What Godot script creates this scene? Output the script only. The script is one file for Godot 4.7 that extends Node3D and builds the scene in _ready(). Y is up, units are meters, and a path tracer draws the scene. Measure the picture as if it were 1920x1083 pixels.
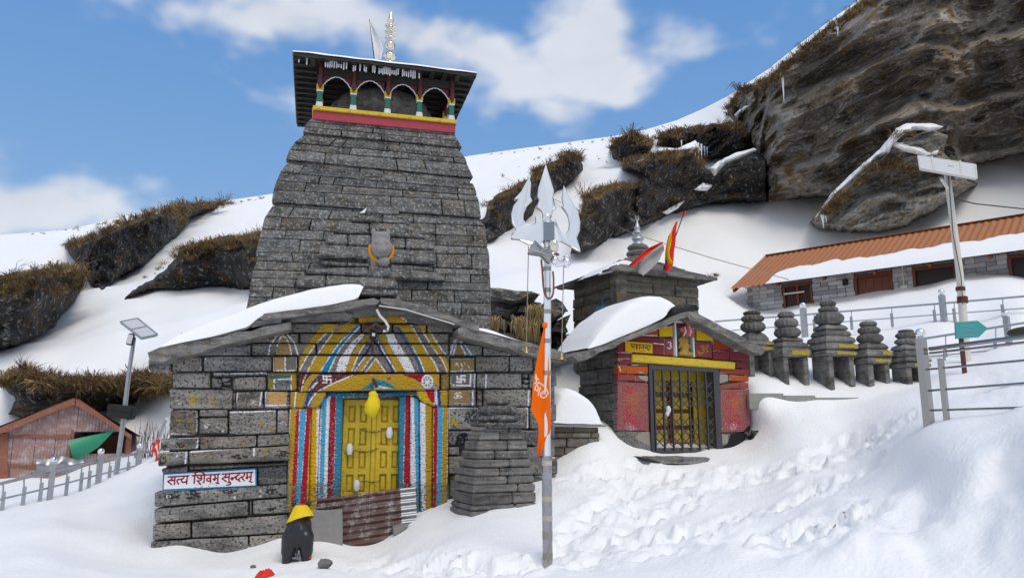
extends Node3D

# ---------------------------------------------------------------- constants
const FPX := 1420.0                    # focal length in pixels of a 1920 x 1083 picture
const PITCH := 0.18326                 # the phone is tilted 10.5 degrees up
const EYE := Vector3(0, 1.6, 0)
const TEMPLE_TURN := 0.25307           # the temple front is turned 14.5 degrees
const SHRINE_TURN := 0.43633

var rng := RandomNumberGenerator.new()
var M := {}                            # materials
var counts := {}
var TT: Transform3D                    # the temple's own frame: x along the front, y up, z out of the wall
var TS: Transform3D                    # the small shrine's frame


# ---------------------------------------------------------------- mesh builder
class MB:
	var v := PackedVector3Array()
	var n := PackedVector3Array()
	var uv := PackedVector2Array()
	var c := PackedColorArray()
	var ix := PackedInt32Array()
	var col := Color.WHITE
	var uvo := Vector2.ZERO            # metres to 0..1 of a print
	var uvs := Vector2.ONE

	func uv_of(p: Vector3) -> Vector2:
		return Vector2((p.x - uvo.x) / uvs.x, 1.0 - (p.y - uvo.y) / uvs.y)

	func tri(a: Vector3, b: Vector3, d: Vector3) -> void:
		var m := (b - a).cross(d - a)
		if m.length_squared() < 1e-16:
			return
		m = m.normalized()
		var k := v.size()
		v.append(a); v.append(b); v.append(d)
		n.append(m); n.append(m); n.append(m)
		uv.append(uv_of(a)); uv.append(uv_of(b)); uv.append(uv_of(d))
		c.append(col); c.append(col); c.append(col)
		ix.append(k); ix.append(k + 2); ix.append(k + 1)

	func quad(a: Vector3, b: Vector3, d: Vector3, e: Vector3) -> void:
		tri(a, b, d)
		tri(a, d, e)

	# a box between two corners in its own axes, edges chamfered by r
	func box(lo: Vector3, hi: Vector3, t := Transform3D(), r := 0.0) -> void:
		var q := []
		if r <= 0.0:
			for k in 8:
				q.append(t * Vector3(hi.x if k & 1 else lo.x, hi.y if k & 2 else lo.y, hi.z if k & 4 else lo.z))
			quad(q[4], q[5], q[7], q[6]); quad(q[1], q[0], q[2], q[3])
			quad(q[5], q[1], q[3], q[7]); quad(q[0], q[4], q[6], q[2])
			quad(q[6], q[7], q[3], q[2]); quad(q[0], q[1], q[5], q[4])
			return
		var mid := (lo + hi) / 2.0
		var h := (hi - lo) / 2.0
		r = minf(r, minf(h.x, minf(h.y, h.z)) * 0.9)
		var g := h - Vector3(r, r, r)
		for s in [1.0, -1.0]:
			quad(t * (mid + Vector3(s * h.x, -g.y, s * g.z)), t * (mid + Vector3(s * h.x, -g.y, -s * g.z)), t * (mid + Vector3(s * h.x, g.y, -s * g.z)), t * (mid + Vector3(s * h.x, g.y, s * g.z)))
			quad(t * (mid + Vector3(-g.x, s * h.y, s * g.z)), t * (mid + Vector3(g.x, s * h.y, s * g.z)), t * (mid + Vector3(g.x, s * h.y, -s * g.z)), t * (mid + Vector3(-g.x, s * h.y, -s * g.z)))
			quad(t * (mid + Vector3(-s * g.x, -g.y, s * h.z)), t * (mid + Vector3(s * g.x, -g.y, s * h.z)), t * (mid + Vector3(s * g.x, g.y, s * h.z)), t * (mid + Vector3(-s * g.x, g.y, s * h.z)))
		for a in [1.0, -1.0]:
			for b in [1.0, -1.0]:
				oquad(t, mid, Vector3(a * h.x, b * g.y, g.z), Vector3(a * h.x, b * g.y, -g.z), Vector3(a * g.x, b * h.y, -g.z), Vector3(a * g.x, b * h.y, g.z))
				oquad(t, mid, Vector3(g.x, a * h.y, b * g.z), Vector3(-g.x, a * h.y, b * g.z), Vector3(-g.x, a * g.y, b * h.z), Vector3(g.x, a * g.y, b * h.z))
				oquad(t, mid, Vector3(a * h.x, g.y, b * g.z), Vector3(a * h.x, -g.y, b * g.z), Vector3(a * g.x, -g.y, b * h.z), Vector3(a * g.x, g.y, b * h.z))
				for d in [1.0, -1.0]:
					otri(t, mid, Vector3(a * h.x, b * g.y, d * g.z), Vector3(a * g.x, b * h.y, d * g.z), Vector3(a * g.x, b * g.y, d * h.z))

	func otri(t: Transform3D, mid: Vector3, a: Vector3, b: Vector3, d: Vector3) -> void:
		if (b - a).cross(d - a).dot(a + b + d) < 0.0:
			tri(t * (mid + a), t * (mid + d), t * (mid + b))
		else:
			tri(t * (mid + a), t * (mid + b), t * (mid + d))

	func oquad(t: Transform3D, mid: Vector3, a: Vector3, b: Vector3, d: Vector3, e: Vector3) -> void:
		otri(t, mid, a, b, d)
		otri(t, mid, a, d, e)

	# rows of points, smooth normals; wrap joins the last column to the first
	func sheet(rows: Array, wrap := false, flip := false) -> void:
		var k := v.size()
		var w: int = rows[0].size()
		var h := rows.size()
		for r in rows:
			for p in r:
				v.append(p)
				uv.append(uv_of(p))
				c.append(col)
		var acc := PackedVector3Array()
		acc.resize(w * h)
		for j in h - 1:
			for i in (w if wrap else w - 1):
				var i2 := (i + 1) % w
				var a := j * w + i
				var b := j * w + i2
				var d := (j + 1) * w + i2
				var e := (j + 1) * w + i
				for f in [[a, b, d], [a, d, e]]:
					var m := (v[k + f[1]] - v[k + f[0]]).cross(v[k + f[2]] - v[k + f[0]])
					if m.length_squared() < 1e-18:
						continue
					if flip:
						m = -m
					acc[f[0]] += m; acc[f[1]] += m; acc[f[2]] += m
					if flip:
						ix.append(k + f[0]); ix.append(k + f[1]); ix.append(k + f[2])
					else:
						ix.append(k + f[0]); ix.append(k + f[2]); ix.append(k + f[1])
		for m in acc:
			n.append(m.normalized() if m.length_squared() > 1e-20 else Vector3.UP)

	# a tube through points, each with its own radius
	func tube(pts: Array, rad: Array, sides := 8, caps := true) -> void:
		var rows := []
		var side := Vector3.ZERO
		for i in pts.size():
			var d: Vector3 = (pts[mini(i + 1, pts.size() - 1)] - pts[maxi(i - 1, 0)]).normalized()
			if side == Vector3.ZERO:
				side = d.cross(Vector3.UP if absf(d.y) < 0.9 else Vector3.RIGHT).normalized()
			side = (side - d * side.dot(d)).normalized()
			var other := d.cross(side)
			var row := []
			var r: float = rad[mini(i, rad.size() - 1)]
			for s in sides:
				var an := TAU * s / sides
				row.append(pts[i] + (side * cos(an) + other * sin(an)) * r)
			rows.append(row)
		sheet(rows, true, true)
		if caps:
			for e in [0, rows.size() - 1]:
				for s in sides:
					if e == 0:
						tri(pts[0], rows[0][s], rows[0][(s + 1) % sides])
					else:
						tri(pts[-1], rows[-1][(s + 1) % sides], rows[-1][s])

	# profile of [radius, height]; ribs flute it
	func lathe(prof: Array, sides: int, t := Transform3D(), ribs := 0, deep := 0.0, square := 0.0) -> void:
		var rows := []
		for p in prof:
			var row := []
			for s in sides:
				var an := TAU * s / sides
				var r: float = p[0]
				if ribs > 0 and p.size() > 2:
					r *= 1.0 - deep * p[2] * (0.5 + 0.5 * cos(an * ribs))
				row.append(t * Vector3(cos(an) * r, p[1], -sin(an) * r))
			rows.append(row)
		sheet(rows, true)
		var top := t * Vector3(0, prof[-1][1], 0)
		var bot := t * Vector3(0, prof[0][1], 0)
		for s in sides:
			tri(top, rows[-1][s], rows[-1][(s + 1) % sides])
			tri(bot, rows[0][(s + 1) % sides], rows[0][s])

	func ball(at_: Vector3, r: Vector3, t := Transform3D(), sides := 14) -> void:
		var prof := []
		for k in 9:
			var a := -PI / 2 + PI * k / 8.0
			prof.append([maxf(cos(a), 0.001), sin(a)])
		lathe(prof, sides, t * Transform3D(Basis.from_scale(r), at_))

	func mesh() -> ArrayMesh:
		var a := []
		a.resize(Mesh.ARRAY_MAX)
		a[Mesh.ARRAY_VERTEX] = v
		a[Mesh.ARRAY_NORMAL] = n
		a[Mesh.ARRAY_TEX_UV] = uv
		a[Mesh.ARRAY_COLOR] = c
		a[Mesh.ARRAY_INDEX] = ix
		var m := ArrayMesh.new()
		if ix.size():
			m.add_surface_from_arrays(Mesh.PRIMITIVE_TRIANGLES, a)
		return m


# ---------------------------------------------------------------- nodes
func obj(called: String, mb: MB, m: Material, parent: Node = self) -> MeshInstance3D:
	var o := MeshInstance3D.new()
	o.name = numbered(called) if parent == self else called
	o.mesh = mb.mesh()
	o.material_override = m
	parent.add_child(o, true)
	return o


func numbered(called: String) -> String:
	if not counts.has(called):
		counts[called] = 0
		return called
	counts[called] += 1
	return "%s_%03d" % [called, counts[called]]


func thing(called: String, label: String, category: String, t := Transform3D(), group := "") -> Node3D:
	var o := Node3D.new()
	o.name = numbered(called)
	add_child(o)
	o.transform = t
	return tag(o, label, category, group)


func tag(o: Node3D, label: String, category: String, group := "") -> Node3D:
	o.set_meta("label", label)
	o.set_meta("category", category)
	if group:
		o.set_meta("group", group)
	return o


func kind(o: Node3D, k: String) -> Node3D:
	o.set_meta("kind", k)
	return o


# ---------------------------------------------------------------- measuring: from a measured picture point to a place
func ray(px: float, py: float) -> Vector3:
	var y := (541.5 - py) / FPX
	return Vector3((px - 960.0) / FPX, y * cos(PITCH) + sin(PITCH), y * sin(PITCH) - cos(PITCH))


func at(px: float, py: float, zd: float) -> Vector3:
	var d := ray(px, py)
	return EYE + d * (zd / -d.z)


# where a line of sight meets the sloping plane z = na + nb * y of a frame, in that frame
func on(t: Transform3D, px: float, py: float, na := 0.0, nb := 0.0) -> Vector3:
	var inv := t.affine_inverse()
	var c := inv * EYE
	var d := inv.basis * ray(px, py)
	return c + d * ((na + nb * c.y - c.z) / (d.z - nb * d.y))


# where it meets the plane x = u of a frame
func on_side(t: Transform3D, px: float, py: float, u: float) -> Vector3:
	var inv := t.affine_inverse()
	var c := inv * EYE
	var d := inv.basis * ray(px, py)
	return c + d * ((u - c.x) / d.x)


func zoomed(ox: float, oy: float, s: float, pts: Array) -> Array:
	var out := []
	for i in range(0, pts.size(), 2):
		out.append(Vector2(ox + pts[i] / s, oy + pts[i + 1] / s))
	return out


func pairs(pts: Array) -> PackedVector2Array:
	var out := PackedVector2Array()
	for i in range(0, pts.size(), 2):
		out.append(Vector2(pts[i], pts[i + 1]))
	return out


func turned(p: Vector3, yaw: float) -> Transform3D:
	return Transform3D(Basis(Vector3.UP, yaw), p)


func along(a: Vector3, b: Vector3, k: float) -> Vector3:
	return a.lerp(b, k)


func line_y(pts: PackedVector2Array, x: float) -> float:
	for i in pts.size() - 1:
		if x <= pts[i + 1].x or i == pts.size() - 2:
			return lerpf(pts[i].y, pts[i + 1].y, (x - pts[i].x) / (pts[i + 1].x - pts[i].x))
	return pts[0].y


# distance to the outline of a polygon, positive inside
func inside_by(poly: PackedVector2Array, p: Vector2) -> float:
	var best := 1e9
	var n := poly.size()
	for i in n:
		best = minf(best, p.distance_squared_to(Geometry2D.get_closest_point_to_segment(p, poly[i], poly[(i + 1) % n])))
	return sqrt(best) * (1.0 if Geometry2D.is_point_in_polygon(p, poly) else -1.0)


# ---------------------------------------------------------------- stones
# a stone with an uneven worn outline: quad of frame points (x right, y up, counterclockwise), its face on z = na + nb*y + out
func stone_mesh(q: PackedVector2Array, na: float, nb: float, out: float, deep: float, bev: float, col: Color, uvo := Vector2.ZERO, uvs := Vector2.ONE, rough := 1.0, cut := 0.16) -> MB:
	var mb := MB.new()
	mb.col = col
	mb.uvo = uvo
	mb.uvs = uvs
	var ring := PackedVector2Array()
	var n := q.size()
	var mid := Vector2.ZERO
	for p in q:
		mid += p / n
	for i in n:
		var a := q[i]
		var b := q[(i + 1) % n]
		var len := a.distance_to(b)
		var steps := clampi(int(len / cut), 1, 9)
		var c := minf(bev * 1.1, len * 0.3)
		var dir := (b - a) / maxf(len, 1e-5)
		var nor := Vector2(dir.y, -dir.x)
		for k in steps + 1:
			var s := c + (len - 2.0 * c) * k / steps
			ring.append(a + dir * s - nor * rng.randf() * 0.007 * rough)
	var m := ring.size()
	var inner := PackedVector2Array()
	for i in m:
		var d := (mid - ring[i])
		var nrm := (ring[(i + 1) % m] - ring[(i + m - 1) % m]).normalized()
		nrm = Vector2(-nrm.y, nrm.x)
		if nrm.dot(d) < 0:
			nrm = -nrm
		inner.append(ring[i] + nrm * bev * rng.randf_range(0.7, 1.3))
	var zs := PackedFloat32Array()
	for i in m:
		zs.append(na + nb * inner[i].y + out + rng.randf_range(-0.006, 0.004) * rough)
	var zo := PackedFloat32Array()
	for i in m:
		zo.append(na + nb * ring[i].y + out - bev * rng.randf_range(0.8, 1.5))
	# face: strips between the lower and the upper half of the ring would need matching; a fan round points on the long axis does
	var ext := q[1] - q[0]
	var lo := mid - ext * 0.28
	var hi := mid + ext * 0.28
	var zc := na + nb * mid.y + out + rng.randf_range(-0.003, 0.006) * rough
	for i in m:
		var j := (i + 1) % m
		var a := inner[i]
		var b := inner[j]
		var near_a := lo if (a - mid).dot(ext) < 0.0 else hi
		var near_b := lo if (b - mid).dot(ext) < 0.0 else hi
		var A := Vector3(a.x, a.y, zs[i])
		var B := Vector3(b.x, b.y, zs[j])
		var NA := Vector3(near_a.x, near_a.y, zc)
		var NB := Vector3(near_b.x, near_b.y, zc)
		mb.tri(NA, A, B)
		if near_a != near_b:
			mb.tri(NA, B, NB)
		var Ao := Vector3(ring[i].x, ring[i].y, zo[i])
		var Bo := Vector3(ring[j].x, ring[j].y, zo[j])
		mb.quad(Ao, Bo, B, A)
		var back := na + nb * ring[i].y - deep
		mb.quad(Vector3(ring[i].x, ring[i].y, back), Vector3(ring[j].x, ring[j].y, back), Bo, Ao)
	return mb


# a row of stones between two measured lines; joints are measured picture columns
func course(parent: Node3D, t: Transform3D, m: Material, top: Array, bot: Array, joints: Array, na: float, nb: float, out := 0.0, deep := 0.2, tone := 1.0, uvo := Vector2.ZERO, uvs := Vector2.ONE, called := "stone", gap := 0.006, bev := 0.018) -> void:
	var tl := Vector2(top[0], top[1])
	var tr := Vector2(top[2], top[3])
	var bl := Vector2(bot[0], bot[1])
	var br := Vector2(bot[2], bot[3])
	var ks := [0.0]
	for j in joints:
		ks.append(clampf((j - tl.x) / (tr.x - tl.x), 0.01, 0.99))
	ks.append(1.0)
	for i in ks.size() - 1:
		var q := PackedVector2Array()
		for p in [bl.lerp(br, ks[i]), bl.lerp(br, ks[i + 1]), tl.lerp(tr, ks[i + 1]), tl.lerp(tr, ks[i])]:
			var l := on(t, p.x, p.y, na, nb)
			q.append(Vector2(l.x, l.y))
		var lean := rng.randf_range(-0.012, 0.012)
		q[0] += Vector2(gap, gap * 0.5); q[1] += Vector2(-gap + (lean if i < ks.size() - 2 else 0.0), gap * 0.5)
		q[2] += Vector2(-gap, -gap * 0.5); q[3] += Vector2(gap, -gap * 0.5)
		var k := tone * rng.randf_range(0.72, 1.22)
		var warm := rng.randf_range(-0.03, 0.05)
		obj(called, stone_mesh(q, na, nb, out + rng.randf_range(-0.014, 0.012), deep, bev, Color(k * (1 + warm), k, k * (1 - warm)), uvo, uvs), m, parent)


func _ready() -> void:
	rng.seed = 20240311
	# ---- camera, sky, sun, exposure
	var cam := Camera3D.new()
	cam.name = "camera"
	cam.fov = rad_to_deg(2.0 * atan(541.5 / FPX))
	cam.near = 0.1
	cam.far = 900.0
	add_child(cam)
	cam.position = EYE
	cam.rotation = Vector3(PITCH, 0, 0)
	cam.current = true
	var env := Environment.new()
	env.background_mode = Environment.BG_SKY
	env.sky = Sky.new()
	var pan := PanoramaSkyMaterial.new()
	pan.panorama = ImageTexture.create_from_image(sky_image())
	env.sky.sky_material = pan
	env.background_energy_multiplier = 1.0
	env.tonemap_mode = Environment.TONE_MAPPER_LINEAR
	env.tonemap_exposure = 1.13
	env.sdfgi_enabled = true
	env.ssao_enabled = true
	env.ssil_enabled = true
	var we := WorldEnvironment.new()
	we.name = "world_environment"
	we.environment = env
	add_child(we)
	var sun := DirectionalLight3D.new()
	sun.name = "sun"
	sun.light_energy = 0.44
	sun.light_angular_distance = 28.0
	sun.light_color = Color(1.0, 0.965, 0.91)
	sun.shadow_enabled = true
	add_child(sun)
	sun.rotation_degrees = Vector3(-56, 30, 0)     # high, from the right behind the camera, through thin cloud

	TT = Transform3D(Basis(Vector3.UP, TEMPLE_TURN), at(283, 1040, 10.5))
	TS = Transform3D(Basis(Vector3.UP, SHRINE_TURN), at(1160, 820, 14.0))
	make_materials()
	build_terrain()
	build_rocks()
	build_temple()
	build_shrine()
	build_small_shrines()
	build_building()
	build_hut()
	build_railings()
	build_lamps()
	build_trident()
	build_props()


# ---------------------------------------------------------------- sky
func sky_image() -> Image:
	var w := 2048
	var h := 1024
	var n1 := FastNoiseLite.new()
	n1.seed = 7
	n1.frequency = 1.15
	n1.fractal_octaves = 5
	n1.fractal_gain = 0.52
	var n2 := FastNoiseLite.new()
	n2.seed = 21
	n2.frequency = 3.4
	n2.fractal_octaves = 4
	var n3 := FastNoiseLite.new()
	n3.seed = 33
	n3.frequency = 11.0
	n3.fractal_octaves = 3
	# cloud banks, as directions measured in the photograph: column, row, half width, half height, lean, strength
	var banks := [
		[520.0, 20.0, 330.0, 75.0, 0.12, 0.85], [800.0, 70.0, 190.0, 75.0, 0.5, 0.6], [1110.0, 60.0, 95.0, 170.0, -0.1, 1.1], [960.0, 130.0, 110.0, 50.0, 0.75, 0.55],
		[1270.0, 60.0, 90.0, 70.0, 0.1, 0.75], [1200.0, 160.0, 150.0, 50.0, 0.3, 0.5], [60.0, 385.0, 260.0, 62.0, -0.05, 1.25], [520.0, 185.0, 90.0, 30.0, 0.1, 0.35],
		[910.0, 220.0, 60.0, 70.0, 0.2, 0.3], [-200.0, 300.0, 260.0, 120.0, 0.0, 0.8], [2150.0, -100.0, 300.0, 160.0, 0.2, 0.8], [1000.0, -350.0, 500.0, 150.0, 0.2, 0.7]]
	var data := PackedByteArray()
	data.resize(w * h * 3)
	var cp := cos(PITCH)
	var sp := sin(PITCH)
	for j in h:
		var el := PI / 2 - PI * (j + 0.5) / h
		var y := sin(el)
		var ce := cos(el)
		var up := clampf(y, 0.0, 1.0)
		var k := pow(1.0 - up, 2.6)
		var br := lerpf(0.072, 0.36, k)
		var bg := lerpf(0.215, 0.56, k)
		var bb := lerpf(0.52, 0.78, k)
		if y < -0.02:
			for i in w:
				var o := (j * w + i) * 3
				data[o] = 205; data[o + 1] = 210; data[o + 2] = 218
			continue
		for i in w:
			var an := TAU * (i + 0.5) / w
			var d := Vector3(sin(an) * ce, y, -cos(an) * ce)
			var q := Vector3(d.x, d.y * 1.7, d.z) * 1.3
			var f := n1.get_noise_3dv(q)
			var g := n2.get_noise_3dv(q + Vector3(f, f, f) * 0.25)
			var zc := d.y * sp - d.z * cp
			var cover := 0.78 + f * 0.75
			var front := 0.0
			if zc > 0.25:
				var px := 960.0 + FPX * d.x / zc
				var py := 541.5 - FPX * (d.y * cp + d.z * sp) / zc
				front = smoothstep(0.30, 0.60, zc)
				var sum := 0.0
				for b in banks:
					var dx: float = px - b[0]
					var dy: float = py - b[1] - dx * b[4]
					var e: float = dx * dx / (b[2] * b[2]) + dy * dy / (b[3] * b[3])
					if e < 4.0:
						sum += b[5] * exp(-e * 1.3)
				cover = lerpf(cover, sum * (0.85 + f * 0.9) + f * 0.12 - 0.05, front)
			var a := smoothstep(0.12, 0.85, cover + g * 0.5 + f * 0.1 + n3.get_noise_3dv(q) * 0.3)
			a = clampf(a * 0.9, 0.0, 0.86)
			var cw := 0.70 + 0.10 * g + 0.06 * f
			var o := (j * w + i) * 3
			data[o] = byte(lerpf(br, cw * 0.95, a))
			data[o + 1] = byte(lerpf(bg, cw * 0.985, a))
			data[o + 2] = byte(lerpf(bb, cw * 1.05, a))
	return Image.create_from_data(w, h, false, Image.FORMAT_RGB8, data)


func byte(l: float) -> int:
	l = clampf(l, 0.0, 1.0)
	return int(255.0 * (l * 12.92 if l < 0.0031308 else 1.055 * pow(l, 0.41667) - 0.055) + 0.5)


# ---------------------------------------------------------------- materials
func noise_bytes(sd: int, freq: float, oct: int, w: int, h: int, type := FastNoiseLite.TYPE_SIMPLEX_SMOOTH, sw := 0, sh := 0) -> PackedByteArray:
	var n := FastNoiseLite.new()
	n.seed = sd
	n.noise_type = type
	n.frequency = freq
	n.fractal_octaves = oct
	if oct <= 1:
		n.fractal_type = FastNoiseLite.FRACTAL_NONE
	var im := n.get_seamless_image(sw if sw else w, sh if sh else h, false, false, 0.12, true)
	if sw:
		im.resize(w, h, Image.INTERPOLATE_CUBIC)
	im.convert(Image.FORMAT_L8)
	return im.get_data()


func tex(im: Image) -> ImageTexture:
	return ImageTexture.create_from_image(im)


func grey_tex(b: PackedByteArray, w: int, h: int) -> ImageTexture:
	return tex(Image.create_from_data(w, h, false, Image.FORMAT_L8, b))


# weathered schist: bedding streaks, dark patches, pale lichen spots, some ochre lichen
func stone_textures(sd: int, lo: float, hi: float, lichen: float, ochre: float, tint: Vector3) -> Array:
	var s := 512
	var streak := noise_bytes(sd, 0.02, 4, s, s, FastNoiseLite.TYPE_SIMPLEX_SMOOTH, 96, 512)
	var mid := noise_bytes(sd + 1, 0.012, 4, s, s)
	var spot := noise_bytes(sd + 2, 0.045, 3, s, s)
	var fine := noise_bytes(sd + 3, 0.16, 2, s, s)
	var och := noise_bytes(sd + 4, 0.016, 4, s, s)
	var grain := noise_bytes(sd + 6, 0.05, 4, s, s, FastNoiseLite.TYPE_SIMPLEX_SMOOTH, 200, 512)   # the relief has a pattern of its own
	var d := PackedByteArray()
	d.resize(s * s * 3)
	var ht := PackedByteArray()
	ht.resize(s * s)
	for i in s * s:
		var a := clampf(streak[i] / 255.0 * 1.7 - 0.35, 0, 1)
		var b := clampf(mid[i] / 255.0 * 1.7 - 0.35, 0, 1)
		var f := clampf(fine[i] / 255.0 * 1.5 - 0.25, 0, 1)
		var l := lerpf(lo, hi, clampf(a * 0.58 + b * 0.42 + f * 0.28 - 0.19, 0, 1))
		var r := l * tint.x
		var g := l * tint.y
		var bl := l * tint.z
		var c := spot[i] / 255.0 + (f - 0.5) * 0.22
		var k := smoothstep(lichen, lichen + 0.06, c)
		r = lerpf(r, 0.40, k * 0.8); g = lerpf(g, 0.40, k * 0.8); bl = lerpf(bl, 0.39, k * 0.8)
		var e := och[i] / 255.0 + (f - 0.5) * 0.25
		k = smoothstep(ochre, ochre + 0.08, e) * 0.75
		r = lerpf(r, 0.22, k); g = lerpf(g, 0.13, k); bl = lerpf(bl, 0.035, k)
		d[i * 3] = byte(r); d[i * 3 + 1] = byte(g); d[i * 3 + 2] = byte(bl)
		ht[i] = grain[i]
	return [tex(Image.create_from_data(s, s, false, Image.FORMAT_RGB8, d)), grey_tex(ht, s, s)]


func world_mat(pair: Array, metres: float, bump: float, rough := 0.9) -> StandardMaterial3D:
	var m := StandardMaterial3D.new()
	m.albedo_texture = pair[0]
	m.uv1_triplanar = true
	m.uv1_world_triplanar = true
	m.uv1_scale = Vector3.ONE / metres
	m.vertex_color_use_as_albedo = true
	m.roughness = rough
	m.metallic_specular = 0.3
	if pair.size() > 1:
		m.heightmap_enabled = true
		m.heightmap_texture = pair[1]
		m.heightmap_scale = bump
	return m


func plain(r: float, g: float, b: float, rough := 0.6, metal := 0.0) -> StandardMaterial3D:
	var m := StandardMaterial3D.new()
	m.albedo_color = Color(r, g, b).linear_to_srgb()
	m.roughness = rough
	m.metallic = metal
	m.vertex_color_use_as_albedo = true
	return m


# a paint or metal with blotches: multiplies a base colour by a worn noise
func blotchy(r: float, g: float, b: float, rough: float, metal: float, sd: int, metres: float, lo := 0.7, to := Vector3(-1, 0, 0), share := 0.7) -> StandardMaterial3D:
	var s := 256
	var n1 := noise_bytes(sd, 0.02, 4, s, s)
	var n2 := noise_bytes(sd + 1, 0.12, 3, s, s)
	var d := PackedByteArray()
	d.resize(s * s * 3)
	for i in s * s:
		var a := n1[i] / 255.0
		var f := n2[i] / 255.0
		var k := lerpf(lo, 1.08, clampf(a * 0.7 + f * 0.4 - 0.05, 0, 1))
		var c := Vector3(r, g, b) * k
		if to.x >= 0.0:
			c = c.lerp(to, smoothstep(share, share + 0.1, a * 0.6 + f * 0.4))
		d[i * 3] = byte(c.x); d[i * 3 + 1] = byte(c.y); d[i * 3 + 2] = byte(c.z)
	var m := world_mat([tex(Image.create_from_data(s, s, false, Image.FORMAT_RGB8, d))], metres, 0.0, rough)
	m.metallic = metal
	m.metallic_specular = 0.5
	return m


func make_materials() -> void:
	M.stone = world_mat(stone_textures(11, 0.03, 0.23, 0.62, 0.80, Vector3(1.0, 0.975, 0.95)), 1.7, 1.6)
	M.stone_bare = world_mat(stone_textures(31, 0.07, 0.29, 0.74, 0.80, Vector3(1.02, 0.98, 0.93)), 1.5, 1.5)
	M.stone_warm = world_mat(stone_textures(51, 0.08, 0.27, 0.80, 0.66, Vector3(1.06, 0.99, 0.86)), 1.4, 1.5)
	M.rock = world_mat(stone_textures(71, 0.007, 0.075, 0.74, 0.76, Vector3(1.0, 0.97, 0.97)), 9.0, 14.0)
	M.cliff = world_mat(stone_textures(91, 0.045, 0.48, 0.78, 0.60, Vector3(1.07, 0.98, 0.88)), 13.0, 22.0)
	M.boulder = world_mat(stone_textures(111, 0.03, 0.38, 0.58, 0.62, Vector3(1.0, 0.99, 0.92)), 6.0, 10.0)
	var fine := grey_tex(noise_bytes(5, 0.03, 5, 512, 512), 512, 512)
	var snow := StandardMaterial3D.new()
	snow.albedo_color = Color(0.90, 0.905, 0.915).linear_to_srgb()
	snow.roughness = 0.75
	snow.metallic_specular = 0.25
	snow.uv1_triplanar = true
	snow.uv1_world_triplanar = true
	snow.uv1_scale = Vector3.ONE / 1.1
	snow.heightmap_enabled = true
	snow.heightmap_texture = fine
	snow.heightmap_scale = 1.1
	M.snow = snow
	M.roof_snow = snow.duplicate()
	M.roof_snow.heightmap_scale = 0.4
	M.steel = plain(0.38, 0.37, 0.36, 0.2, 1.0)
	M.chrome = plain(0.84, 0.84, 0.85, 0.17, 1.0)
	M.trident = plain(0.88, 0.88, 0.88, 0.3, 1.0)
	M.galv = blotchy(0.42, 0.44, 0.46, 0.45, 0.85, 201, 0.6, 0.75)
	M.silver = plain(0.80, 0.74, 0.62, 0.16, 1.0)
	M.zinc = plain(0.45, 0.47, 0.49, 0.4, 0.7)
	M.yellow = blotchy(0.68, 0.48, 0.02, 0.6, 0.0, 205, 0.55, 0.72, Vector3(0.20, 0.13, 0.04), 0.63)
	M.yellow_cloth = plain(0.78, 0.58, 0.01, 0.85)
	M.green = blotchy(0.012, 0.14, 0.095, 0.6, 0.0, 207, 0.5, 0.7, Vector3(0.3, 0.32, 0.3), 0.78)
	M.white = blotchy(0.70, 0.71, 0.72, 0.7, 0.0, 209, 0.6, 0.8, Vector3(0.28, 0.27, 0.25), 0.76)
	M.red_beam = blotchy(0.36, 0.035, 0.055, 0.6, 0.0, 211, 1.0, 0.75)
	M.maroon = blotchy(0.10, 0.018, 0.018, 0.6, 0.0, 213, 0.6, 0.6)
	M.dark_wood = blotchy(0.022, 0.019, 0.017, 0.75, 0.0, 215, 0.8, 0.6)
	M.black = plain(0.012, 0.012, 0.013, 0.8)
	M.iron = blotchy(0.07, 0.068, 0.066, 0.5, 0.3, 217, 0.4, 0.6, Vector3(0.12, 0.05, 0.025), 0.8)
	M.gate = blotchy(0.075, 0.075, 0.085, 0.45, 0.4, 219, 0.5, 0.75)
	M.rust_sheet = blotchy(0.105, 0.052, 0.046, 0.5, 0.25, 221, 0.9, 0.6, Vector3(0.34, 0.33, 0.32), 0.57)
	M.zinc_sheet = blotchy(0.34, 0.35, 0.37, 0.35, 0.8, 223, 0.5, 0.8)
	M.slab = blotchy(0.27, 0.26, 0.25, 0.85, 0.0, 225, 0.7, 0.75)
	M.orange = plain(0.95, 0.17, 0.004, 0.85)
	M.red_cloth = plain(0.72, 0.035, 0.02, 0.85)
	M.grey_cloth = plain(0.36, 0.34, 0.34, 0.9)
	M.white_cloth = plain(0.72, 0.72, 0.73, 0.9)
	for k in ["orange", "red_cloth", "grey_cloth", "white_cloth", "yellow_cloth"]:
		M[k].backlight_enabled = true
		M[k].backlight = Color(M[k].albedo_color.r * 0.4, M[k].albedo_color.g * 0.4, M[k].albedo_color.b * 0.4)
		M[k].cull_mode = BaseMaterial3D.CULL_DISABLED
	M.roof_orange = blotchy(0.43, 0.17, 0.065, 0.5, 0.0, 227, 2.5, 0.86)
	M.cladding = [blotchy(0.42, 0.425, 0.44, 0.8, 0.0, 229, 0.8, 0.75), blotchy(0.30, 0.305, 0.32, 0.8, 0.0, 231, 0.8, 0.75), blotchy(0.52, 0.52, 0.53, 0.8, 0.0, 233, 0.8, 0.8)]
	M.door_brown = blotchy(0.15, 0.04, 0.014, 0.5, 0.0, 235, 0.7, 0.7)
	M.door_dark = blotchy(0.018, 0.010, 0.010, 0.5, 0.0, 237, 0.7, 0.7)
	M.hut = blotchy(0.40, 0.24, 0.22, 0.5, 0.1, 239, 1.2, 0.75, Vector3(0.50, 0.44, 0.43), 0.55)
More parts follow.
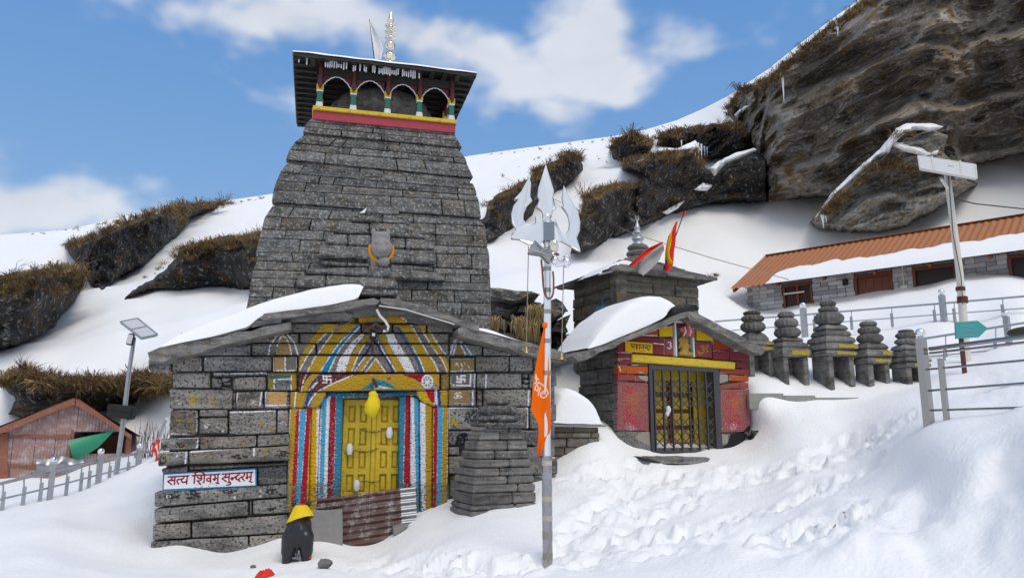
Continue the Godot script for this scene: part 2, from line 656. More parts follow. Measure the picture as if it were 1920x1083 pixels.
	M.hut_wood = blotchy(0.30, 0.115, 0.07, 0.7, 0.0, 241, 0.8, 0.65, Vector3(0.4, 0.27, 0.2), 0.7)
	M.green_sheet = blotchy(0.02, 0.27, 0.15, 0.4, 0.0, 243, 1.0, 0.85)
	M.teal = blotchy(0.045, 0.30, 0.30, 0.5, 0.0, 245, 0.5, 0.85)
	M.pole_white = blotchy(0.66, 0.63, 0.56, 0.45, 0.0, 247, 0.7, 0.85)
	M.rust = blotchy(0.11, 0.028, 0.018, 0.8, 0.0, 249, 0.3, 0.6)
	M.panel_back = blotchy(0.60, 0.61, 0.62, 0.5, 0.0, 251, 0.8, 0.9)
	M.panel = plain(0.02, 0.025, 0.05, 0.2)
	M.brass = plain(0.55, 0.38, 0.12, 0.3, 1.0)
	M.bead = plain(0.20, 0.07, 0.045, 0.7)
	M.cord = plain(0.30, 0.25, 0.18, 0.9)
	M.wire = plain(0.05, 0.05, 0.05, 0.7)
	M.conduit = plain(0.66, 0.67, 0.66, 0.5)
	M.idol = blotchy(0.016, 0.017, 0.021, 0.32, 0.0, 253, 0.35, 0.7, Vector3(0.10, 0.09, 0.08), 0.78)
	M.idol_gold = blotchy(0.42, 0.27, 0.03, 0.5, 0.0, 255, 0.2, 0.5)
	M.cyan = blotchy(0.04, 0.33, 0.52, 0.6, 0.0, 257, 0.3, 0.7)
	M.ice = plain(0.80, 0.84, 0.87, 0.15)
	M.marigold = plain(0.66, 0.24, 0.01, 0.9)
	M.grass = plain(1, 1, 1, 0.9)
	M.grass.cull_mode = BaseMaterial3D.CULL_DISABLED
	M.twig = plain(0.11, 0.055, 0.04, 0.9)
	M.concrete = blotchy(0.30, 0.295, 0.28, 0.9, 0.0, 259, 1.2, 0.7)
	M.yellow_dry = blotchy(0.50, 0.38, 0.02, 0.9, 0.0, 261, 0.25, 0.6, Vector3(0.16, 0.15, 0.12), 0.6)


# ---------------------------------------------------------------- terrain
# The lie of the land: measured places (picture column, row, metres ahead), joined by a thin-plate spline.
const LAND := [
	-300, 1300, 4.4,  400, 1300, 4.6,  960, 1300, 4.6,  1500, 1300, 4.1,  2300, 1300, 3.4,
	-300, 1083, 6.6,  0, 1083, 7.0,  300, 1083, 7.8,  600, 1083, 8.2,  960, 1083, 7.7,  1300, 1083, 6.7,  1600, 1083, 5.9,  1920, 1083, 5.2,  2300, 1083, 4.6,
	283, 1043, 10.4,  410, 1034, 10.65,  530, 1006, 10.85,  150, 1040, 9.0,  0, 1030, 8.6,  555, 1052, 9.75,  640, 1030, 10.35,
	240, 1000, 10.9,  268, 940, 12.0,  292, 872, 14.5,  150, 960, 12.0,  0, 985, 10.6,  -200, 1000, 10.0,  -300, 930, 12.5,  0, 945, 12.6,  100, 930, 13.6,  200, 895, 15.6,  262, 868, 17.0,
	-200, 890, 18.5,  0, 893, 18.8,  100, 893, 18.8,  200, 872, 18.8,  280, 838, 19.5,  305, 775, 23.0,  150, 800, 22.5,  0, 800, 22.5,  -300, 800, 22.0,
	690, 1022, 10.75,  765, 985, 10.9,  850, 946, 11.05,  700, 1045, 9.9,  800, 1010, 9.9,  870, 972, 10.1,  940, 964, 10.05,  1008, 968, 10.1,
	855, 915, 11.9,  700, 900, 13.0,  400, 900, 13.0,  330, 900, 13.0,  850, 850, 14.5,
	1027, 1058, 8.2,  960, 1010, 9.1,  1100, 1010, 8.9,  1020, 905, 11.3,  1042, 858, 12.6,  1100, 930, 10.7,  1075, 830, 13.0,  1112, 806, 13.4,  1150, 828, 13.6,  1200, 950, 10.6,
	1165, 838, 13.75,  1222, 870, 13.35,  1285, 880, 13.2,  1350, 868, 13.85,  1285, 853, 14.6,  1232, 848, 14.2,  1400, 838, 15.0,  1440, 822, 14.9,  1300, 900, 12.3,  1240, 892, 12.7,
	1385, 790, 16.0,  1428, 775, 14.95,  1480, 752, 15.4,  1560, 748, 15.5,  1650, 748, 15.3,  1500, 790, 14.6,  1500, 850, 12.9,  1600, 830, 12.9,
	1400, 706, 16.2,  1470, 712, 16.1,  1560, 722, 16.0,  1640, 724, 15.9,  1730, 728, 15.7,  1690, 775, 12.6,  1400, 950, 10.1,  1600, 900, 10.3,
	1745, 803, 8.7,  1700, 824, 9.3,  1660, 845, 10.2,  1820, 790, 8.1,  1920, 768, 7.6,  2100, 740, 7.2,  1720, 900, 7.7,  1920, 900, 6.3,  1600, 1000, 6.8,  1920, 1000, 5.6,  1400, 1030, 7.4,  1200, 1040, 8.0,
	1760, 752, 12.4,  1840, 742, 11.8,  1920, 728, 11.2,  2100, 700, 12.0,  1830, 712, 15.4,  1920, 690, 15.4,  1893, 655, 17.2,  1740, 668, 18.4,  1600, 668, 19.8,  1480, 655, 21.5,
	1770, 596, 20.2,  1920, 580, 19.2,  1620, 615, 21.4,  1510, 628, 22.6,  1400, 616, 26.0,  1420, 592, 29.2,  1500, 577, 28.2,  1600, 561, 26.9,  1700, 547, 25.6,  1800, 540, 24.6,  1920, 534, 23.4,  2200, 520, 20.5,
	1400, 660, 20.5,  1345, 605, 24.5,  1340, 530, 31.0,  1390, 490, 36.0,  1440, 445, 39.5,  1560, 440, 38.5,  1650, 440, 37.5,  1750, 420, 37.0,  1850, 350, 39.0,  1920, 310, 40.0,  2200, 300, 38.0,  2200, 420, 30.0,  1700, 500, 33.0,  1900, 450, 31.0,
	1060, 770, 15.4,  1060, 700, 17.3,  1065, 640, 19.5,  1000, 650, 19.0,  930, 560, 24.0,  1000, 500, 29.0,  1090, 475, 31.0,  1200, 470, 32.5,  1200, 428, 37.0,  1300, 402, 41.0,  1430, 382, 43.5,  1520, 370, 44.0,  1320, 450, 36.5,  1200, 540, 27.0,
	930, 460, 34.0,  1010, 400, 43.0,  900, 400, 46.0,  905, 345, 58.0,  1090, 380, 45.0,  1130, 320, 55.0,  1220, 310, 52.0,  1330, 320, 50.0,  1440, 250, 50.0,
	400, 800, 15.5,  600, 800, 15.5,  800, 800, 15.5,  600, 700, 19.0,  800, 700, 19.0,  450, 640, 24.0,  600, 600, 25.5,  800, 600, 24.5,  700, 450, 48.0,
	-300, 700, 26.0,  0, 672, 28.5,  100, 640, 30.5,  250, 640, 28.0,  350, 620, 28.5,  300, 575, 35.0,  440, 560, 35.0,  420, 545, 38.0,  200, 600, 32.0,  160, 540, 42.0,  230, 520, 46.0,
	-300, 500, 55.0,  0, 500, 52.0,  110, 480, 56.0,  0, 458, 72.0,  330, 470, 52.0,  450, 420, 60.0,  260, 420, 66.0,  380, 400, 70.0,
	-300, 470, 85.0,  0, 441, 88.0,  120, 432, 86.0,  250, 402, 82.0,  340, 384, 80.0,  430, 375, 80.0,  505, 364, 80.0,  700, 325, 80.0,  880, 292, 78.0,  1000, 275, 76.0,  1150, 255, 72.0,  1270, 225, 67.0,  1365, 180, 61.0,  1440, 130, 60.0,  1560, 35, 60.0,  1700, -70, 62.0,  2250, -220, 60.0,
	1700, 120, 52.0,  1900, 100, 51.0,  2250, 50, 50.0,  1600, 240, 48.0,  1800, 230, 46.0,  1020, 330, 58.0]
const CREST := [-320, 470, 0, 440, 120, 431, 180, 418, 250, 401, 340, 384, 430, 375, 505, 364, 700, 325, 880, 292, 1000, 275, 1150, 255, 1210, 243, 1270, 225, 1320, 203, 1365, 180, 1440, 130, 1500, 82, 1560, 36, 1610, 0, 1700, -70, 2320, -240]
const G0 := Vector2(-400, -300)
const GS := 24.0
const GW := 118
const GH := 72

var land := PackedFloat32Array()      # log of the distance on a coarse grid
var crest := PackedVector2Array()
var lumps := FastNoiseLite.new()
var swell := FastNoiseLite.new()
var prints := FastNoiseLite.new()


func kernel(r2: float) -> float:
	return 0.0 if r2 < 1e-9 else r2 * log(r2)


func survey() -> void:
	var n := LAND.size() / 3
	var xs := PackedFloat64Array()
	var ys := PackedFloat64Array()
	for i in n:
		xs.append(LAND[i * 3] / 1000.0)
		ys.append(LAND[i * 3 + 1] / 1000.0)
	var size := n + 3
	var a := []
	for i in size:
		var row := PackedFloat64Array()
		row.resize(size + 1)
		if i < n:
			for j in n:
				row[j] = kernel((xs[i] - xs[j]) ** 2 + (ys[i] - ys[j]) ** 2)
			row[i] += 0.0006
			row[n] = 1.0
			row[n + 1] = xs[i]
			row[n + 2] = ys[i]
			row[size] = log(float(LAND[i * 3 + 2]))
		else:
			for j in n:
				row[j] = [1.0, xs[j], ys[j]][i - n]
		a.append(row)
	for k in size:
		var p := k
		for i in range(k + 1, size):
			if absf(a[i][k]) > absf(a[p][k]):
				p = i
		var swap: PackedFloat64Array = a[k]
		a[k] = a[p]
		a[p] = swap
		var pk: PackedFloat64Array = a[k]
		var inv := 1.0 / pk[k]
		for i in range(k + 1, size):
			var ri: PackedFloat64Array = a[i]
			var f := ri[k] * inv
			if f == 0.0:
				continue
			for j in range(k, size + 1):
				ri[j] -= f * pk[j]
			a[i] = ri
	var w := PackedFloat64Array()
	w.resize(size)
	for k in range(size - 1, -1, -1):
		var s: float = a[k][size]
		var rk: PackedFloat64Array = a[k]
		for j in range(k + 1, size):
			s -= rk[j] * w[j]
		w[k] = s / rk[k]
	land.resize(GW * GH)
	for gy in GH:
		for gx in GW:
			var x := (G0.x + gx * GS) / 1000.0
			var y := (G0.y + gy * GS) / 1000.0
			var s := w[n] + w[n + 1] * x + w[n + 2] * y
			for i in n:
				var r2 := (x - xs[i]) ** 2 + (y - ys[i]) ** 2
				if r2 > 1e-9:
					s += w[i] * r2 * log(r2)
			land[gy * GW + gx] = clampf(s, 1.1, 4.9)


# metres ahead of the lens plane at a picture point (cubic B-spline of the survey)
func far_at(px: float, py: float) -> float:
	var fx := clampf((px - G0.x) / GS, 1.0, GW - 3.01)
	var fy := clampf((py - G0.y) / GS, 1.0, GH - 3.01)
	var ix := int(fx)
	var iy := int(fy)
	var t := fx - ix
	var u := fy - iy
	var wx := [(1 - t) ** 3 / 6.0, (3 * t ** 3 - 6 * t * t + 4) / 6.0, (-3 * t ** 3 + 3 * t * t + 3 * t + 1) / 6.0, t ** 3 / 6.0]
	var wy := [(1 - u) ** 3 / 6.0, (3 * u ** 3 - 6 * u * u + 4) / 6.0, (-3 * u ** 3 + 3 * u * u + 3 * u + 1) / 6.0, u ** 3 / 6.0]
	var s := 0.0
	for j in 4:
		var o := (iy - 1 + j) * GW + ix - 1
		s += wy[j] * (wx[0] * land[o] + wx[1] * land[o + 1] + wx[2] * land[o + 2] + wx[3] * land[o + 3])
	return exp(s)


func build_terrain() -> void:
	survey()
	crest = pairs(CREST)
	lumps.seed = 3
	lumps.frequency = 0.55
	lumps.fractal_octaves = 3
	swell.seed = 9
	swell.frequency = 0.09
	swell.fractal_octaves = 4
	prints.seed = 14
	prints.frequency = 2.6
	prints.noise_type = FastNoiseLite.TYPE_CELLULAR
	prints.cellular_return_type = FastNoiseLite.RETURN_DISTANCE
	prints.fractal_octaves = 2
	var walked := [pairs([560, 1100, 640, 1045, 760, 1045, 1010, 1085, 1010, 1120]), pairs([985, 1100, 1060, 1000, 1130, 930, 1230, 885, 1370, 885, 1480, 860, 1640, 800, 1700, 778, 1740, 800, 1650, 850, 1540, 900, 1420, 950, 1270, 975, 1180, 1030, 1130, 1100]), pairs([1060, 900, 1130, 850, 1210, 860, 1290, 890, 1250, 930, 1120, 960])]
	var loose := [pairs([1180, 1100, 1260, 985, 1440, 960, 1600, 925, 1750, 905, 1900, 895, 1960, 1000, 1900, 1100]), pairs([0, 1100, 20, 1060, 300, 1052, 600, 1062, 620, 1100])]
	# boot prints along the trodden ways: place, direction
	var steps := {}
	for way in [[1010, 1083, 1075, 1000, 1150, 930, 1260, 895, 1380, 885], [1100, 1083, 1180, 1000, 1290, 940, 1420, 900, 1560, 862, 1700, 800], [1180, 960, 1330, 915, 1500, 870, 1640, 815, 1720, 785], [640, 1050, 760, 1055, 900, 1070, 1010, 1083], [1090, 890, 1140, 870, 1220, 880], [1240, 1060, 1330, 1000, 1480, 950, 1640, 890], [1400, 1050, 1520, 1010, 1640, 975], [1150, 1040, 1260, 1010]]:
		var line := PackedVector2Array(pairs(way))
		var n := int(line[0].distance_to(line[-1]) / 9.0)
		for k in n:
			var q := sample(line, k / float(n)) + Vector2(rng.randfn(0, 13), rng.randfn(0, 7))
			var p := at(q.x, q.y, far_at(q.x, q.y))
			var key := Vector2i(int(floor(p.x * 2.0)), int(floor(p.z * 2.0)))
			for dx in [-1, 0, 1]:
				for dz in [-1, 0, 1]:
					var kk: Vector2i = key + Vector2i(dx, dz)
					if not steps.has(kk):
						steps[kk] = []
					steps[kk].append([p.x, p.z, rng.randf() * PI, rng.randf_range(0.02, 0.075), rng.randf_range(0.8, 1.5)])
	var rows_py := []
	var y := 1300.0
	while y > -250.0:
		rows_py.append(y)
		y -= 24.0 if y > 1110.0 else 4.0 if y > 790.0 else 6.0 if y > 560.0 else 9.0
	var cols := []
	var x := -320.0
	while x < 2260.0:
		cols.append(x)
		x += 6.0 if x > -30 and x < 1940 else 20.0
	var rows := []
	# behind the camera the snow field goes on
	for back in [[140.0, -3.0], [30.0, -1.0], [6.0, -0.15], [-1.2, -0.05]]:
		var row := []
		for cx in cols:
			var p := at(cx, 1300, far_at(cx, 1300))
			row.append(Vector3(p.x * (1.0 + (back[0] + 4.0) * 0.35), lerpf(p.y, back[1], 0.85) + (p.x * 0.10 if back[0] < 20 else p.x * 0.3), back[0]))
		rows.append(row)
	for py in rows_py:
		var row := []
		for cx in cols:
			var c := line_y(crest, cx)
			var q := maxf(py, c)
			var p := at(cx, q, far_at(cx, q))
			var d := -p.z
			var k := clampf(d / 30.0, 0.0, 1.0)
			p.y += swell.get_noise_3d(p.x, 0, p.z) * lerpf(0.10, 0.8, k) * clampf((q - c) / 30.0, 0.0, 1.0)
			if q > 700.0:
				p.y += lumps.get_noise_2d(p.x, p.z * 0.8) * 0.07
				var here := Vector2(cx, q)
				var best := 0.0
				for w in walked:
					best = maxf(best, smoothstep(-6.0, 40.0, inside_by(w, here)))
				var soft := 0.0
				for w in loose:
					soft = maxf(soft, smoothstep(-10.0, 60.0, inside_by(w, here)))
				if best > 0.0 or soft > 0.0:
					var f := prints.get_noise_2d(p.x, p.z)
					var g := lumps.get_noise_2d(p.x * 3.1 + 40.0, p.z * 3.1)
					p.y += best * (f * 0.05 + g * 0.06)
					p.y += soft * (lumps.get_noise_2d(p.x * 1.9 + p.z * 0.6, p.z * 1.1 - 20.0) * 0.15)
				var key := Vector2i(int(floor(p.x * 2.0)), int(floor(p.z * 2.0)))
				if steps.has(key):
					var dip := 0.0
					for st in steps[key]:
						var ox: float = p.x - st[0]
						var oz: float = p.z - st[1]
						var u: float = (ox * cos(st[2]) + oz * sin(st[2])) / (0.21 * st[4])
						var v: float = (-ox * sin(st[2]) + oz * cos(st[2])) / (0.11 * st[4])
						var e: float = u * u + v * v
						if e < 3.0:
							dip += st[3] * (-exp(-e * e * 1.4) + 0.35 * exp(-(e - 1.5) * (e - 1.5) * 3.0))
					p.y += clampf(dip, -0.16, 0.08)
			row.append(p)
		rows.append(row)
	# over the crest the land falls away
	for over in [[1.12, -1.5], [1.5, -10.0], [2.4, -40.0]]:
		var row := []
		for cx in cols:
			var p := at(cx, line_y(crest, cx), far_at(cx, line_y(crest, cx)))
			row.append(Vector3(p.x * over[0], p.y + over[1], p.z * over[0]))
		rows.append(row)
	var mb := MB.new()
	mb.sheet(rows, false, true)
	kind(obj("ground", mb, M.snow), "structure").set_meta("label", "deep snow over the yard and the mountainside")


# ---------------------------------------------------------------- rocks, grass, ice
# an outline with small irregularities
func roughened(outline: Array, step: float, amp: float) -> PackedVector2Array:
	var p := pairs(outline)
	var out := PackedVector2Array()
	for i in p.size():
		var a := p[i]
		var b := p[(i + 1) % p.size()]
		var n := maxi(1, int(a.distance_to(b) / step))
		for k in n:
			var q := a.lerp(b, k / float(n))
			out.append(q + Vector2(swell.get_noise_2d(q.x * 2.3, q.y * 2.3), swell.get_noise_2d(q.x * 2.3 + 900.0, q.y * 2.3)) * amp * 2.0 + Vector2(rng.randf_range(-amp, amp), rng.randf_range(-amp, amp)) * 0.5)
	return out


func nearest_on(poly: PackedVector2Array, p: Vector2) -> Vector2:
	var best := 1e18
	var out := p
	for i in poly.size():
		var c := Geometry2D.get_closest_point_to_segment(p, poly[i], poly[(i + 1) % poly.size()])
		var d := p.distance_squared_to(c)
		if d < best:
			best = d
			out = c
	return out


# fills an outline with a fine grid whose rim is drawn onto the outline: [points, how far inside, triangles, columns]
func filled(poly: PackedVector2Array, step: float) -> Array:
	var lo := Vector2(1e9, 1e9)
	var hi := -lo
	for p in poly:
		lo = lo.min(p)
		hi = hi.max(p)
	var w := int((hi.x - lo.x) / step) + 3
	var h := int((hi.y - lo.y) / step) + 3
	var pts := PackedVector2Array()
	var ins := PackedFloat32Array()
	for j in h:
		for i in w:
			var p := Vector2(lo.x + (i - 1) * step, lo.y + (j - 1) * step)
			var c := nearest_on(poly, p)
			var d := p.distance_to(c) * (1.0 if Geometry2D.is_point_in_polygon(p, poly) else -1.0)
			if d < 0.0 and d > -step * 1.3:
				p = c
				d = 0.0
			pts.append(p)
			ins.append(d)
	var tris := PackedInt32Array()
	for j in h - 1:
		for i in w - 1:
			var a := j * w + i
			for f in [[a, a + w, a + 1], [a + 1, a + w, a + w + 1]]:
				if ins[f[0]] >= 0 and ins[f[1]] >= 0 and ins[f[2]] >= 0 and ins[f[0]] + ins[f[1]] + ins[f[2]] > 0:
					tris.append(f[0]); tris.append(f[1]); tris.append(f[2])
	return [pts, ins, tris, lo, hi]


# a rock face standing out of the hillside: outline in picture points, how far it bulges, how much it leans out
func rock(called: String, label: String, outline: Array, m: Material, bulge: float, lean: float, relief: float, step := 4.0, dip := 0.0, category := "rock", edge := 7.0, bed := 2.2) -> MeshInstance3D:
	var poly := roughened(outline, 7.0, 2.2)
	var g := filled(poly, step)
	var pts: PackedVector2Array = g[0]
	var ins: PackedFloat32Array = g[1]
	var lo: Vector2 = g[3]
	var hi: Vector2 = g[4]
	var n1 := FastNoiseLite.new()
	n1.seed = int(lo.x * 7 + lo.y + 5000) % 1000
	n1.frequency = 0.30
	n1.fractal_octaves = 5
	n1.fractal_type = FastNoiseLite.FRACTAL_RIDGED
	var big := FastNoiseLite.new()
	big.seed = n1.seed + 5
	big.frequency = 0.11
	big.fractal_octaves = 4
	# smoothed foot line
	var cols := int((hi.x - lo.x) / 8.0) + 2
	var foot := PackedFloat32Array()
	for i in cols:
		var x := lo.x + i * 8.0
		var fy := lo.y
		var y := hi.y
		while y > lo.y:
			if Geometry2D.is_point_in_polygon(Vector2(x, y), poly):
				fy = y
				break
			y -= 4.0
		foot.append(fy)
	var level := PackedFloat32Array()
	for i in cols:
		var fy := 0.0
		var fc := 0.0
		for k in range(-9, 10):
			var q := clampi(i + k, 0, cols - 1)
			if foot[q] > lo.y:
				var wt := exp(-k * k / 18.0)
				fy += foot[q] * wt
				fc += wt
		level.append(fy / fc if fc > 0 else hi.y)
	var v := PackedVector3Array()
	for i in pts.size():
		if ins[i] < 0:
			v.append(Vector3.ZERO)
			continue
		var p := pts[i]
		var fi := clampf((p.x - lo.x) / 8.0, 0.0, cols - 1.01)
		var fy := maxf(lerpf(level[int(fi)], level[int(fi) + 1], fi - int(fi)), p.y)
		var here := far_at(p.x, p.y)
		var ft := minf(far_at(p.x, fy), here)
		var k := smoothstep(-0.5, edge, ins[i])
		var z := lerpf(here, ft - bulge - lean * clampf((fy - p.y) / 100.0, -0.2, 4.0), k)
		var a := at(p.x, p.y, z)
		var wob := big.get_noise_3d(a.x, a.y, a.z)
		# beds: each juts out towards its top and breaks back
		var s := (a.y - a.x * dip) / bed + wob * 0.6
		var t := s - floorf(s)
		var terrace := t * t * (1.0 - smoothstep(0.86, 1.0, t))
		var r := n1.get_noise_3d((a.x + a.y * dip) * 0.4, (a.y - a.x * dip) * 1.7, a.z * 0.5)
		z -= k * (terrace * relief * 1.1 + r * relief * 0.9 + wob * relief * 1.0)
		v.append(at(p.x, p.y, z))
		if ins[i] > 3.0:
			var key := Vector2i(int(p.x / 8.0), int(p.y / 8.0))
			faces[key] = minf(faces.get(key, 1e9), z)
	var mb := MB.new()
	var ts: PackedInt32Array = g[2]
	for i in range(0, ts.size(), 3):
		mb.tri(v[ts[i]], v[ts[i + 1]], v[ts[i + 2]])
	smooth(mb, 0.95)
	return tag(obj(called, mb, m), label, category) as MeshInstance3D


# blends face normals with the mean of the neighbours, so that broken faces stay crisp but not noisy
func smooth(mb: MB, crisp: float) -> void:
	var acc := {}
	for i in mb.v.size():
		var key := Vector3i((mb.v[i] * 500.0).round())
		acc[key] = acc.get(key, Vector3.ZERO) + mb.n[i]
	for i in mb.v.size():
		var key := Vector3i((mb.v[i] * 500.0).round())
		mb.n[i] = (acc[key].normalized() * (1.0 - crisp) + mb.n[i] * crisp).normalized()


var tuft_meshes := []
var faces := {}                       # how far ahead the rock faces stand, by picture cell


# the nearest surface round a picture point: rock face if there is one, else the snow
func front_at(px: float, py: float) -> float:
	var best := far_at(px, py)
	for dy in range(-1, 4):
		for dx in [-1, 0, 1]:
			best = minf(best, faces.get(Vector2i(int(px / 8.0) + dx, int(py / 8.0) + dy), 1e9))
	return best


func tuft(sd: int) -> ArrayMesh:
	var r := RandomNumberGenerator.new()
	r.seed = sd
	var mb := MB.new()
	for b in 46:
		var an := r.randf() * TAU
		var root := Vector3(cos(an), 0, sin(an)) * r.randf() * 0.34
		var out := Vector3(cos(an + r.randf_range(-0.9, 0.9)), 0, sin(an))
		var l := r.randf_range(0.55, 1.1)
		var side := Vector3(-out.z, 0, out.x) * 0.016
		var kneel := root + Vector3.UP * l * r.randf_range(0.25, 0.5) + out * l * 0.3
		var tip := kneel + out * l * r.randf_range(0.2, 0.42) + Vector3.DOWN * l * r.randf_range(-0.1, 0.62)
		var k := r.randf()
		mb.col = Color(0.155, 0.098, 0.038).lerp(Color(0.33, 0.235, 0.10), k * k) if r.randf() < 0.72 else Color(0.075, 0.042, 0.02)
		mb.quad(root - side, root + side, kneel + side * 0.8, kneel - side * 0.8)
		mb.tri(kneel - side * 0.8, kneel + side * 0.8, tip)
	return mb.mesh()


# a fringe of dry grass along measured points: column, row; how thick a band, how long the blades
func fringe(label: String, pts: Array, band: float, size: float, per: float, nearer := 1.2, down := 0.6) -> void:
	if tuft_meshes.is_empty():
		for k in 4:
			tuft_meshes.append(tuft(500 + k))
	var line := pairs(pts)
	var where := [[], [], [], []]
	for i in line.size() - 1:
		var len := line[i].distance_to(line[i + 1])
		for k in maxi(1, int(len * per)):
			var p := line[i].lerp(line[i + 1], rng.randf()) + Vector2(rng.randfn(0, 2.0), absf(rng.randfn(0, band * 0.8)) + 1.0)
			if swell.get_noise_2d(p.x * 1.4 + band * 50.0, p.y * 0.7) < -0.06 + rng.randf_range(-0.14, 0.14):
				continue
			var z := front_at(p.x, p.y) - minf(nearer, 1.2) * rng.randf_range(0.0, 0.5)
			var clump := 0.5 + 0.9 * absf(swell.get_noise_2d(p.x * 4.0, p.y * 4.0 + 300.0)) * 2.0
			var s := size * rng.randf_range(0.3, 1.0) * clump * z / 62.0
			var b := Basis(Vector3.UP, rng.randf() * TAU) * Basis.from_scale(Vector3(s, s * rng.randf_range(0.7, 1.1), s))
			b = Basis(Vector3.RIGHT, rng.randf_range(0.2, 0.9) * down * 2.0) * b
			where[rng.randi() % 4].append(Transform3D(b, at(p.x, p.y, z)))
	var all := MB.new()
	for k in 4:
		var arr: Array = tuft_meshes[k].surface_get_arrays(0)
		var v: PackedVector3Array = arr[Mesh.ARRAY_VERTEX]
		var n: PackedVector3Array = arr[Mesh.ARRAY_NORMAL]
		var c: PackedColorArray = arr[Mesh.ARRAY_COLOR]
		var ix: PackedInt32Array = arr[Mesh.ARRAY_INDEX]
		for t in where[k]:
			var base := all.v.size()
			all.v.append_array((t as Transform3D) * v)
			var inv := Transform3D(t.basis.orthonormalized())
			all.n.append_array(inv * n)
			var tint := rng.randf_range(0.5, 1.5)
			for q in c:
				all.c.append(Color(q.r * tint, q.g * tint, q.b * tint))
			all.uv.append_array(arr[Mesh.ARRAY_TEX_UV])
			for q in ix:
				all.ix.append(base + q)
	var o := obj("dry_grass", all, M.grass)
	tag(o, label, "grass")
	kind(o, "stuff")


func icicle(px: float, py: float, len: float, wide: float, z: float, label: String, group: String) -> void:
	var a := at(px, py, z)
	var b := at(px, py + len, z)
	b.x = a.x
	b.z = a.z
	var r := wide * z / FPX / 2.0
	var mb := MB.new()
	var pts := []
	var rad := []
	for k in 7:
		var f := k / 6.0
		pts.append(a.lerp(b, f) + Vector3(rng.randf_range(-0.1, 0.1) * r, 0, 0))
		rad.append(r * (1.0 - f) * rng.randf_range(0.85, 1.15) + 0.004)
	mb.tube(pts, rad, 8)
	tag(obj("icicle", mb, M.ice), label, "icicle", group)


